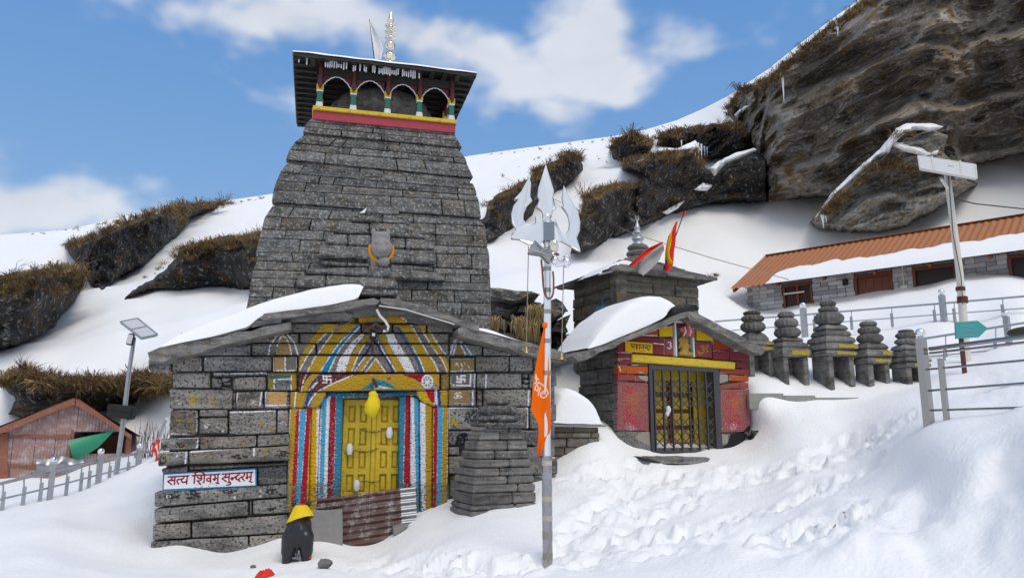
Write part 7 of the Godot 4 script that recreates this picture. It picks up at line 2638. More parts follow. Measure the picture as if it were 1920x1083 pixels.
# ---------------------------------------------------------------- the red hut
func build_hut() -> void:
	var th := turned(at(20, 893, 19.0), 0.5)
	var t := thing("red_hut", "weathered red hut with a ridged tin wall and pitched roof", "hut", th)
	var p := func(px: float, py: float, z := 0.0) -> Vector3: return on(th, px, py, z)
	var apex: Vector3 = p.call(140, 756)
	var le: Vector3 = p.call(-25, 815)
	var re: Vector3 = p.call(243, 822)
	# ribbed tin sheets of the gable wall, round the openings
	var ho0: Vector3 = p.call(138, 851)
	var ho1: Vector3 = p.call(237, 809)
	for s in [[-25, 20], [20, 62], [62, 100], [100, 138], [138, 180], [180, 216], [216, 243]]:
		var mb := MB.new()
		var low := MB.new()
		var a: Vector3 = p.call(s[0], 860)
		var b: Vector3 = p.call(s[1], 860)
		var n := maxi(4, int((b.x - a.x) / 0.035))
		for i in n:
			var x0 := lerpf(a.x, b.x - 0.01, i / float(n))
			var x1 := lerpf(a.x, b.x - 0.01, (i + 1) / float(n))
			var z0 := 0.012 * float(i % 2)
			var z1 := 0.012 * float((i + 1) % 2)
			var t0 := lerpf(le.y, apex.y, (x0 - le.x) / (apex.x - le.x)) if x0 < apex.x else lerpf(apex.y, re.y, (x0 - apex.x) / (re.x - apex.x))
			var t1 := lerpf(le.y, apex.y, (x1 - le.x) / (apex.x - le.x)) if x1 < apex.x else lerpf(apex.y, re.y, (x1 - apex.x) / (re.x - apex.x))
			var hole := x1 > ho0.x and x0 < ho1.x - 0.0
			if hole:
				mb.quad(Vector3(x0, ho1.y, z0), Vector3(x1, ho1.y, z1), Vector3(x1, t1, z1), Vector3(x0, t0, z0))
				low.quad(Vector3(x0, -0.5, z0), Vector3(x1, -0.5, z1), Vector3(x1, ho0.y, z1), Vector3(x0, ho0.y, z0))
			else:
				mb.quad(Vector3(x0, -0.5, z0), Vector3(x1, -0.5, z1), Vector3(x1, t1, z1), Vector3(x0, t0, z0))
		mb.col = Color.WHITE * rng.randf_range(0.88, 1.08)
		obj("tin_sheet", mb, M.hut, t)
		if low.ix.size():
			obj("tin_sheet", low, M.hut, t)
	var inside := MB.new()
	inside.box(Vector3(le.x + 0.1, -0.5, -3.5), Vector3(re.x - 0.05, le.y - 0.05, -1.2))
	inside.box(Vector3(re.x - 0.1, -0.5, -3.5), Vector3(re.x - 0.02, re.y, -0.02))
	inside.box(Vector3(le.x, -0.5, -3.5), Vector3(le.x + 0.1, le.y, -0.02))
	obj("back_wall", inside, M.hut_wood, t)
	for q in [[[-4, 812, 14, 812, 14, 900, -4, 900], 0.05], [[236, 820, 246, 820, 244, 870, 234, 870], 0.05], [[14, 816, 132, 815, 132, 821, 14, 822], 0.04], [[132, 806, 138, 806, 138, 866, 132, 868], 0.04], [[14, 870, 76, 872, 76, 878, 14, 876], 0.04]]:
		obj("post", extruded(outline_on(th, zoomed(0, 0, 1, q[0]), q[1]), q[1], -0.05, 1, 0.004), M.hut_wood, t)
	# barge boards and roof
	for q in [[-30, 812, 0, 800, 132, 747, 140, 746, 140, 758, 100, 772, 20, 806, -30, 824], [140, 746, 148, 748, 200, 784, 247, 816, 246, 824, 190, 788, 140, 758]]:
		obj("barge_board", extruded(outline_on(th, zoomed(0, 0, 1, q), 0.28), 0.28, 0.2, 1, 0.005), M.hut_wood, t)
	var rt := MB.new()
	var a: Vector3 = p.call(-30, 809, 0.3)
	var b: Vector3 = p.call(140, 744, 0.3)
	var c: Vector3 = p.call(264, 818, 0.3)
	for side in [[a, b], [b, c]]:
		var rows := [[], []]
		for i in 41:
			var f := i / 40.0
			var zz := lerpf(0.3, -3.8, f)
			rows[0].append(Vector3(side[0].x, side[0].y + 0.02 * sin(f * 120.0), zz))
			rows[1].append(Vector3(side[1].x, side[1].y + 0.02 * sin(f * 120.0), zz))
		rt.sheet(rows, false)
	obj("roof", rt, M.rust, t)
	# torn green sheet hanging over the opening
	var gs := MB.new()
	var rows := []
	for j in 9:
		var f := j / 8.0
		var row := []
		for i in 33:
			var g := i / 32.0
			var l := Vector2(127, 825).lerp(Vector2(138, 867), f)
			var r := Vector2(214, 807).lerp(Vector2(184, 838), f)
			var q := l.lerp(r, g)
			var v: Vector3 = p.call(q.x, q.y, 0.12)
			v.z += 0.10 * sin(f * PI) * (1.0 - g) + 0.018 * sin(f * 26.0)
			row.append(v)
		rows.append(row)
	gs.sheet(rows, false, true)
	tag(obj("green_sheet", gs, M.green_sheet), "torn green ridged sheet hanging across the red hut's opening", "metal sheet").transform = th
	# dented tin in front
	var tin := MB.new()
	rows = []
	for j in 9:
		var f := j / 8.0
		var row := []
		for i in 25:
			var g := i / 24.0
			var v: Vector3 = p.call(lerpf(68, 156, g), lerpf(858 + 3 * sin(g * 9.0), 890, f), 0.5)
			v.z += 0.12 * sin(f * PI) + 0.03 * sin(g * 14.0 + f * 4.0)
			row.append(v)
		rows.append(row)
	tin.sheet(rows, false, true)
	tag(obj("scrap_tin", tin, M.zinc_sheet), "dented silvery tin sheet standing in the snow before the red hut", "metal sheet").transform = th


# ---------------------------------------------------------------- railings
func rail_bar(parent: Node3D, called: String, a: Vector3, b: Vector3, r: float, m: Material) -> void:
	var mb := MB.new()
	mb.tube([a, b], [r], 10)
	obj(called, mb, m, parent)


func rail_post(parent: Node3D, foot: Vector3, h: float, w: float, m: Material, ball := true, turn := 0.0) -> void:
	var mb := MB.new()
	mb.box(Vector3(-w / 2, -0.4, -w / 2), Vector3(w / 2, h, w / 2), turned(foot, turn), w * 0.06)
	var o := obj("post", mb, m, parent)
	if ball:
		var b := MB.new()
		b.lathe([[w * 0.3, h], [w * 0.3, h + w * 0.12]], 12, Transform3D(Basis(), foot))
		b.ball(foot + Vector3(0, h + w * 0.62, 0), Vector3.ONE * w * 0.62, Transform3D(), 20)
		obj("ball", b, M.chrome, o)


func build_railings() -> void:
	# the near railing
	var t := thing("steel_railing", "polished steel railing with a ball-topped post standing in the near snow", "railing")
	var z0 := 8.7
	var z1 := 7.2
	var p0 := at(1744, 806, z0)
	rail_post(t, p0, at(1736, 634, z0).y - p0.y, 0.092, M.steel, true, 0.5)
	for s in [[654, 1990, 622, 0.024], [662, 1990, 634, 0.014], [692, 1990, 669, 0.013], [732, 1990, 713, 0.013], [769, 1990, 762, 0.013]]:
		rail_bar(t, "rail", at(1744, s[0], z0), at(s[1], s[2], z1), s[3], M.steel)
	var q0 := at(1776, 786, 8.45)
	rail_post(t, q0, at(1772, 672, 8.45).y - q0.y, 0.052, M.steel, false, 0.5)
	var sl := MB.new()
	sl.tube([at(1772, 676, 8.45), at(1771, 656, 8.45)], [0.012], 8)
	obj("baluster", sl, M.steel, t)
	# railings further up the slope: top rail, lower rail, posts, balusters
	for r in [
			{"label": "long steel railing on the slope below the orange-roofed building", "top": [1335, 603, 25.0, 1505, 590, 22.6, 1768, 568.5, 20.1, 1960, 552, 18.5], "low": [1335, 622, 25.0, 1505, 609, 22.6, 1768, 589, 20.1, 1960, 575, 18.5], "posts": [[1510, 630, 22.6, 578], [1771, 598, 20.1, 553]], "bal": [1455, 1527, 1597, 1673, 1753, 1790, 1881]},
			{"label": "steel railing on the lower terrace behind the green arrow sign", "top": [1700, 640, 18.5, 1890, 610, 17.1, 1980, 596, 16.5], "low": [1700, 672, 18.5, 1890, 654, 17.1, 1980, 645, 16.5], "posts": [[1896, 668, 17.1, 593]], "bal": [1774, 1868]},
			{"label": "steel railing running past the red hut and the lamp", "top": [-60, 921, 12.6, 92, 884, 13.7, 183, 863, 15.4, 258, 850, 17.2, 285, 846, 17.8], "low": [-60, 950, 12.6, 92, 914, 13.7, 183, 890, 15.4, 258, 872, 17.2], "posts": [[92, 935, 13.7, 868], [183, 906, 15.4, 852], [258, 880, 17.2, 842]], "bal": [5, 44, 76, 125, 152, 167, 205, 240]}]:
		var g := thing("steel_railing", r.label, "railing")
		for key in ["top", "low"]:
			var a: Array = r[key]
			for i in range(0, a.size() - 3, 3):
				rail_bar(g, "rail", at(a[i], a[i + 1], a[i + 2]), at(a[i + 3], a[i + 4], a[i + 5]), 0.028 if key == "top" else 0.016, M.galv)
		for p in r.posts:
			var f := at(p[0], p[1], p[2])
			rail_post(g, f, at(p[0], p[3], p[2]).y - f.y, 0.12 * p[2] / 18.0, M.galv, true, 0.6)
		for x in r.bal:
			var pt := interp(r.top, x)
			var pl := interp(r.low, x)
			var mb := MB.new()
			var mid := pl.lerp(pt, 0.45)
			mb.tube([mid, pt], [0.012], 6)
			mb.box(Vector3(-0.03, -0.25, -0.03), Vector3(0.03, mid.y - pl.y, 0.03), turned(pl, 0.6), 0.004)
			obj("baluster", mb, M.galv, g)
	var wr := thing("white_railing", "short white-painted railing glimpsed behind the trident pole", "railing")
	for s in [[1036, 632, 1075, 626], [1036, 646, 1075, 643]]:
		rail_bar(wr, "rail", at(s[0], s[1], 17.5), at(s[2], s[3], 18.0), 0.022, M.pole_white)
	for s in [[1039, 626, 660], [1046, 630, 655], [1060, 626, 652]]:
		rail_bar(wr, "post", at(s[0], s[1], 17.6), at(s[0], s[2], 17.6), 0.03 if s[0] == 1039 else 0.016, M.pole_white)


func interp(a: Array, px: float) -> Vector3:
	for i in range(0, a.size() - 3, 3):
		if px <= a[i + 3] or i + 6 >= a.size():
			var k: float = (px - a[i]) / (a[i + 3] - a[i])
			return at(px, lerpf(a[i + 1], a[i + 4], k), lerpf(a[i + 2], a[i + 5], k))
	return Vector3.ZERO


# ---------------------------------------------------------------- solar lamps and the arrow sign
func panel_mesh(c: Array, th: float) -> MB:
	var n: Vector3 = (c[1] - c[0]).cross(c[3] - c[0]).normalized() * th
	var mb := MB.new()
	mb.quad(c[0], c[1], c[2], c[3])
	mb.quad(c[1] - n, c[0] - n, c[3] - n, c[2] - n)
	for i in 4:
		var j := (i + 1) % 4
		mb.quad(c[j], c[i], c[i] - n, c[j] - n)
	return mb


func build_lamps() -> void:
	var t := thing("solar_lamp", "white solar lamp post with a tilted panel standing by the long building", "lamp post")
	var z := 17.0
	var mb := MB.new()
	mb.tube([at(1817, 730, z), at(1809, 620, z), at(1800, 510, z), at(1786, 400, z), at(1776, 322, z)], [0.098, 0.092, 0.078, 0.072, 0.07], 14)
	obj("pole", mb, M.pole_white, t)
	var j := MB.new()
	j.tube([at(1806, 568, z), at(1805, 556, z)], [0.115, 0.11], 14)
	j.tube([at(1802, 545, z), at(1801.5, 538, z)], [0.1, 0.1], 14)
	obj("rusty_joint", j, M.rust, t)
	# panel seen from below, leaning towards the sun
	var pc := [at(1726, 315, 16.4), at(1832, 334, 16.4), at(1830, 309, 17.6), at(1722, 292, 17.6)]
	var pn := obj("solar_panel", panel_mesh(pc, 0.05), M.panel_back, t)
	var cells := MB.new()
	var up: Vector3 = (pc[1] - pc[0]).cross(pc[3] - pc[0]).normalized() * -0.055
	cells.quad(pc[1] + up, pc[0] + up, pc[3] + up, pc[2] + up)
	obj("solar_cells", cells, M.panel, pn)
	var fr := MB.new()
	for i in 4:
		fr.tube([pc[i], pc[(i + 1) % 4]], [0.022], 6)
	for k in [0.24, 0.73]:
		var a: Vector3 = pc[0].lerp(pc[1], k)
		var b: Vector3 = pc[3].lerp(pc[2], k)
		fr.tube([a, b, b + Vector3(0, 0.05, 0)], [0.028], 6)
	obj("panel_frame", fr, M.pole_white, pn)
	var nick := MB.new()
	for k in 4:
		var a: Vector3 = pc[0].lerp(pc[1], 0.5 + k * 0.028).lerp(pc[3].lerp(pc[2], 0.5 + k * 0.028), 0.55)
		nick.tube([a + Vector3(0, -0.012, 0.01), a + Vector3(0.03, 0.0, 0.0)], [0.016], 5)
	obj("red_lettering", nick, M.red_beam, pn)
	var arm := MB.new()
	arm.tube([at(1784, 362, z), at(1765, 334, z - 0.3)], [0.04, 0.035], 8)
	obj("lamp_arm", arm, M.pole_white, t)
	var w := MB.new()
	w.tube([at(1779, 330, z - 0.12), at(1788, 440, z - 0.12), at(1803, 520, z - 0.12), at(1806, 570, z - 0.14)], [0.01], 5)
	obj("cable", w, M.wire, t)
	# the lamp by the hut
	var l := thing("solar_lamp", "grey galvanised solar lamp post with a black battery box behind the railing", "lamp post")
	z = 16.6
	var lp := MB.new()
	lp.tube([at(216, 895, z), at(229, 800, z), at(241, 700, z), at(251, 632, z)], [0.052, 0.05, 0.045, 0.042], 12)
	obj("pole", lp, M.galv, l)
	var c := [at(225, 603, 16.9), at(264, 633.5, 16.2), at(294.5, 627, 16.6), at(257, 596.5, 17.3)]
	var sp := obj("solar_panel", panel_mesh(c, 0.04), M.panel_back, l)
	var f2 := MB.new()
	for i in 4:
		f2.tube([c[i], c[(i + 1) % 4]], [0.02], 6)
	f2.tube([(c[0] + c[1]) / 2, (c[2] + c[3]) / 2], [0.018], 6)
	obj("panel_frame", f2, M.galv, sp)
	var top := MB.new()
	var tn: Vector3 = (c[1] - c[0]).cross(c[3] - c[0]).normalized() * -0.045
	top.quad(c[1] + tn, c[0] + tn, c[3] + tn, c[2] + tn)
	obj("solar_cells", top, M.panel, sp)
	var head := MB.new()
	var hc := at(244, 636, z - 0.15)
	head.box(Vector3(-0.075, -0.13, -0.03), Vector3(0.075, 0.13, 0.03), Transform3D(Basis(Vector3.FORWARD, 0.18), hc), 0.03)
	var hd := obj("lamp_head", head, M.black, l)
	var lens := MB.new()
	lens.box(Vector3(-0.055, -0.1, 0.031), Vector3(0.055, 0.1, 0.036), Transform3D(Basis(Vector3.FORWARD, 0.18), hc), 0.01)
	obj("lens", lens, M.panel_back, hd)
	var hb := MB.new()
	hb.tube([at(247, 648, z - 0.1), at(246, 668, z)], [0.02], 8)
	obj("bracket", hb, M.galv, l)
	var box := MB.new()
	box.box(Vector3(-0.27, -0.15, -0.02), Vector3(0.27, 0.13, 0.2), Transform3D(Basis(Vector3.FORWARD, 0.12), at(232, 771, z)), 0.03)
	box.box(Vector3(-0.27, 0.0, 0.2), Vector3(0.27, 0.12, 0.215), Transform3D(Basis(Vector3.FORWARD, 0.12), at(232, 771, z)), 0.006)
	obj("battery_box", box, M.black, l)
	# arrow sign
	var sgn := thing("arrow_sign", "faded teal arrow board on a brown post pointing along the railing", "sign")
	var sz := 15.6
	var tp := turned(at(1812, 710, sz), 0.0)
	sgn.transform = tp
	var post := MB.new()
	post.box(Vector3(-0.045, -0.4, -0.04), Vector3(0.045, on(tp, 1812, 620, 0).y, 0.0), Transform3D(), 0.006)
	obj("post", post, M.rust, sgn)
	var poly := outline_on(tp, zoomed(0, 0, 1, [1791.5, 604, 1833, 601, 1853, 615.5, 1836, 632, 1793, 635]), 0.03)
	var bd := obj("arrow_board", extruded(poly, 0.045, 0.0, 1, 0.001, Color.WHITE, 0.3), M.teal, sgn)
	var faint := plain(0.16, 0.33, 0.34, 0.7)
	for k in 3:
		var a := on(tp, 1800.5, 609 + k * 8.6, 0.048)
		var b := on(tp, 1827, 607.5 + k * 8.6 + 4, 0.048)
		var lt := MB.new()
		var x := a.x
		while x < b.x:
			var ww := rng.randf_range(0.018, 0.03)
			lt.box(Vector3(x, b.y, 0.046), Vector3(x + ww, a.y, 0.0485))
			x += ww + 0.01
		obj("faded_lettering", lt, faint, bd)


# ---------------------------------------------------------------- the trident
# a plate with bevelled edges: outline in frame x, y; the middle swells a little
func plate(poly: PackedVector2Array, z: float, th: float, bev: float) -> MB:
	var mb := MB.new()
	if Geometry2D.is_polygon_clockwise(poly):
		poly.reverse()
	var n := poly.size()
	var outer := PackedVector2Array()
	for i in n:
		var d0 := (poly[i] - poly[(i + n - 1) % n]).normalized()
		var d1 := (poly[(i + 1) % n] - poly[i]).normalized()
		outer.append(poly[i] + (Vector2(d0.y, -d0.x) + Vector2(d1.y, -d1.x)).normalized() * bev)
	var ts := Geometry2D.triangulate_polygon(poly)
	for s in [1.0, -1.0]:
		var zo: float = z + s * th * 0.1
		var zi: float = z + s * th * 0.5
		for i in n:
			var j := (i + 1) % n
			var a := Vector3(outer[i].x, outer[i].y, zo)
			var b := Vector3(outer[j].x, outer[j].y, zo)
			var c := Vector3(poly[j].x, poly[j].y, zi)
			var d := Vector3(poly[i].x, poly[i].y, zi)
			if s > 0:
				mb.quad(a, b, c, d)
			else:
				mb.quad(b, a, d, c)
		for i in range(0, ts.size(), 3):
			var q := []
			for k in 3:
				var v := poly[ts[i + k]]
				q.append(Vector3(v.x, v.y, zi + s * 0.012 * sin(v.x * 37.0 + v.y * 23.0)))
			if ((q[1] - q[0]).cross(q[2] - q[0]).z > 0) == (s > 0):
				mb.tri(q[0], q[1], q[2])
			else:
				mb.tri(q[0], q[2], q[1])
	for i in n:
		var j := (i + 1) % n
		mb.quad(Vector3(outer[i].x, outer[i].y, z - th * 0.1), Vector3(outer[j].x, outer[j].y, z - th * 0.1), Vector3(outer[j].x, outer[j].y, z + th * 0.1), Vector3(outer[i].x, outer[i].y, z + th * 0.1))
	return mb


func build_trident() -> void:
	var tp := turned(at(1027, 1058, 8.2), 0.0)
	var t := thing("trident_pole", "tall polished steel trident on a pole with beads and a drum", "trident", tp)
	var p := func(px: float, py: float, z := 0.0) -> Vector3: return on(tp, px, py, z)
	var zt := func(a: Array) -> PackedVector2Array: return outline_on(tp, zoomed(900, 280, 3.608, a), 0.0)
	var pole := MB.new()
	var top: Vector3 = p.call(1027, 430)
	pole.tube([Vector3(0, -0.25, 0), Vector3(0.0, 1.2, 0), Vector3(top.x, top.y, 0)], [0.041, 0.041, 0.041], 24)
	obj("pole", pole, M.trident, t)
	for y in [470, 505, 545, 585, 640, 700, 770]:
		var b: Vector3 = p.call(1027, y)
		var mb := MB.new()
		mb.tube([Vector3(b.x * 0.8, b.y - 0.02, 0), Vector3(b.x * 0.8, b.y + 0.03, 0)], [0.0445], 24)
		obj("collar", mb, M.steel, t)
	var slv := MB.new()
	var st: Vector3 = p.call(1027, 858)
	slv.tube([Vector3(0, -0.25, 0), Vector3(0, st.y, 0)], [0.052], 24)
	obj("sleeve", slv, M.steel, t)
	for q in [[862, 10, 0.46, 0.43, 0.36], [886, 12, 0.30, 0.32, 0.36], [908, 14, 0.26, 0.28, 0.32], [930, 9, 0.44, 0.38, 0.28], [950, 12, 0.28, 0.30, 0.34], [966, 10, 0.42, 0.38, 0.34], [996, 14, 0.26, 0.24, 0.22], [1036, 12, 0.24, 0.22, 0.20]]:
		var a: Vector3 = p.call(1027, q[0] + q[1])
		var b: Vector3 = p.call(1027, q[0])
		var mb := MB.new()
		mb.tube([Vector3(0, a.y, 0), Vector3(0, b.y, 0)], [0.0535], 24, false)
		obj("sticker", mb, plain(q[2], q[3], q[4], 0.6), t)
	var clampm := MB.new()
	clampm.tube([Vector3(0, st.y - 0.025, 0), Vector3(0, st.y + 0.02, 0)], [0.057], 24)
	clampm.tube([Vector3(0.05, st.y, 0), Vector3(0.085, st.y, 0)], [0.012], 8)
	obj("clamp", clampm, M.steel, t)
	# head
	obj("spear", plate(zt.call([445, 105, 470, 190, 498, 285, 490, 325, 500, 370, 512, 402, 488, 420, 482, 450, 428, 450, 418, 420, 386, 395, 402, 345, 390, 320, 396, 265, 420, 190]), 0.0, 0.07, 0.008), M.trident, t)
	obj("prong", plate(zt.call([332, 192, 344, 235, 338, 325, 350, 346, 312, 385, 294, 430, 290, 475, 312, 508, 350, 515, 378, 500, 376, 460, 392, 448, 410, 480, 430, 500, 430, 620, 390, 640, 330, 645, 268, 612, 212, 606, 218, 572, 246, 548, 220, 500, 214, 440, 228, 385, 262, 338, 232, 342, 280, 290]), 0.0, 0.06, 0.008), M.trident, t)
	obj("prong", plate(zt.call([566, 250, 592, 310, 634, 385, 660, 420, 676, 490, 672, 545, 652, 595, 668, 640, 678, 692, 648, 680, 600, 650, 545, 622, 500, 620, 500, 500, 512, 478, 522, 520, 545, 562, 580, 578, 602, 548, 606, 500, 596, 455, 580, 425, 552, 388, 566, 394, 556, 330]), 0.0, 0.06, 0.008), M.trident, t)
	var box := MB.new()
	var b0: Vector3 = p.call(900 + 427 / 3.608, 280 + 632 / 3.608)
	var b1: Vector3 = p.call(900 + 502 / 3.608, 280 + 498 / 3.608)
	box.box(Vector3(b0.x, b0.y, -0.06), Vector3(b1.x, b1.y, 0.075), Transform3D(), 0.008)
	obj("hub", box, M.steel, t)
	var cn: Vector3 = p.call(900 + 452 / 3.608, 280 + 470 / 3.608)
	var col := MB.new()
	col.lathe([[0.05, -0.05], [0.055, -0.02], [0.04, 0.0], [0.055, 0.02], [0.035, 0.05]], 16, Transform3D(Basis(), cn))
	obj("neck", col, M.chrome, t)
	# hourglass drum lashed below
	var dp: Vector3 = p.call(900 + 415 / 3.608, 280 + 695 / 3.608, 0.08)
	var drum := thing("hourglass_drum", "silvery hourglass drum lashed under the trident head", "drum", tp)
	var dm := MB.new()
	var db := Transform3D(Basis(Vector3.BACK, PI / 2 - 0.45), dp)
	dm.lathe([[0.085, -0.13], [0.085, -0.11], [0.04, -0.01], [0.04, 0.01], [0.085, 0.11], [0.085, 0.13]], 18, db)
	obj("drum_body", dm, M.steel, drum)
	for k in 12:
		var an := TAU * k / 12
		var c := MB.new()
		c.tube([db * Vector3(cos(an) * 0.088, -0.12, sin(an) * 0.088), db * Vector3(cos(an + 0.26) * 0.05, 0.0, sin(an + 0.26) * 0.05), db * Vector3(cos(an + 0.5) * 0.088, 0.12, sin(an + 0.5) * 0.088)], [0.005], 4)
		obj("lacing", c, M.zinc, drum)
	var pot := MB.new()
	var pp: Vector3 = p.call(900 + 585 / 3.608, 280 + 765 / 3.608, 0.06)
	pot.ball(pp, Vector3(0.05, 0.055, 0.05))
	pot.lathe([[0.02, 0.04], [0.035, 0.07], [0.03, 0.075]], 14, Transform3D(Basis(), pp))
	pot.tube([pp, p.call(900 + 510 / 3.608, 280 + 780 / 3.608, 0.06)], [0.035, 0.03], 10)
	pot.ball(p.call(900 + 505 / 3.608, 280 + 750 / 3.608, 0.07), Vector3(0.045, 0.05, 0.04))
	tag(obj("metal_pot", pot, M.chrome), "small shiny metal water pot tied beside the trident's drum", "pot").transform = tp
	var cup := MB.new()
	var cp: Vector3 = p.call(900 + 498 / 3.608, 280 + 652 / 3.608, 0.10)
	cup.lathe([[0.02, -0.09], [0.05, -0.05], [0.056, 0.0], [0.05, 0.045], [0.03, 0.06]], 16, Transform3D(Basis(), cp))
	tag(obj("metal_cup", cup, M.silver), "round brass-tinted cup tied to the front of the trident's hub", "cup").transform = tp
	# beads
	var beads := thing("bead_garland", "brown wooden bead garland looped round the trident pole", "garland", tp)
	var path := zoomed(900, 280, 3.608, [415, 750, 420, 800, 424, 860, 428, 920, 436, 970, 450, 1000, 468, 1010, 486, 1000, 496, 970, 498, 920, 498, 870, 494, 830])
	var line := PackedVector2Array(path)
	for k in 46:
		var q := sample(line, k / 45.0)
		var bd := MB.new()
		bd.ball(p.call(q.x, q.y, 0.055), Vector3.ONE * 0.0118, Transform3D(), 8)
		obj("bead", bd, M.bead, beads)
	var knot := MB.new()
	for k in 5:
		knot.ball(p.call(900 + (470 + k * 14) / 3.608, 280 + (690 + k * 5) / 3.608, 0.09), Vector3.ONE * 0.018, Transform3D(), 8)
	obj("tassel_knot", knot, M.bead, beads)
	# two brass bells on cords
	for q in [[991, 462, 987, 650, "small brass bell on a cord under the trident's drooping left-curled blade", 0], [1057, 500, 1053, 662, "small brass bell on a cord under the trident's pot-side blade", 1]]:
		var bell := thing("hanging_bell", ["small brass bell on a cord, before the eave of the temple", "small brass bell on a cord, between the pole and the painted shrine"][q[5]], "bell", tp, "bells hung from the trident")
		var a: Vector3 = p.call(q[0], q[1])
		var e: Vector3 = p.call(q[2], q[3])
		var cord := MB.new()
		cord.tube([a, e], [0.005], 5)
		obj("cord", cord, M.cord, bell)
		var bm := MB.new()
		bm.lathe([[0.028, -0.065], [0.026, -0.06], [0.018, -0.035], [0.014, -0.012], [0.005, 0.0]], 14, Transform3D(Basis(), e))
		obj("bell_cup", bm, M.brass, bell)
	# the flag
	var zf := func(a: Array) -> PackedVector2Array: return PackedVector2Array(zoomed(960, 560, 2.07, a))
	var c := canvas(tp, 0.03, Vector2(-0.25, 1.1), Vector2(0.40, 1.55), 260, 501, 0.9, 0.92, Vector3(1.0, 0.2, 0.006))
	for i in c.d.size() / 3:
		var f := 0.92 + 0.08 * c.fine[i % (512 * 512)] / 255.0
		c.d[i * 3] = int(250 * f); c.d[i * 3 + 1] = int(112 * f); c.d[i * 3 + 2] = int(8 * f)
	for s in [[230, 140, 250, 200, 290, 250], [215, 200, 250, 260, 240, 320, 200, 340], [300, 300, 225, 400, 210, 470, 260, 500, 290, 440, 270, 385], [300, 310, 400, 380, 470, 470, 505, 560], [335, 420, 300, 520, 288, 600], [420, 490, 352, 540, 340, 620, 400, 652, 460, 622, 480, 570], [420, 490, 432, 540, 392, 562]]:
		c.stroke(zoomed(985, 690, 11.73, s), 0.0125, Vector3(0.93, 0.86, 0.82), 0.05)
	var fm := canvas_mat(c, 0.0, 0.9)
	fm.heightmap_enabled = false
	fm.backlight_enabled = true
	fm.backlight = Color(0.4, 0.16, 0.01)
	var flag := thing("saffron_flag", "bright orange flag with white lettering tied to the trident pole", "flag", tp)
	cloth("cloth", zf.call([126, 98, 108, 180, 92, 260, 80, 340, 74, 425, 88, 460, 102, 482, 104, 520, 99, 570, 99, 600, 104, 616]), zf.call([136, 100, 140, 180, 144, 270, 147, 350, 150, 430, 151, 500, 146, 525, 132, 552, 120, 578, 112, 600, 106, 616]), 0.03, tp, fm, flag, 0.016, 2.2, Color.WHITE, c.uvo, c.uvs)
	var kn := MB.new()
	kn.ball(p.call(1022, 609, 0.05), Vector3(0.03, 0.035, 0.03), Transform3D(), 8)
	obj("knot", kn, M.orange, flag)


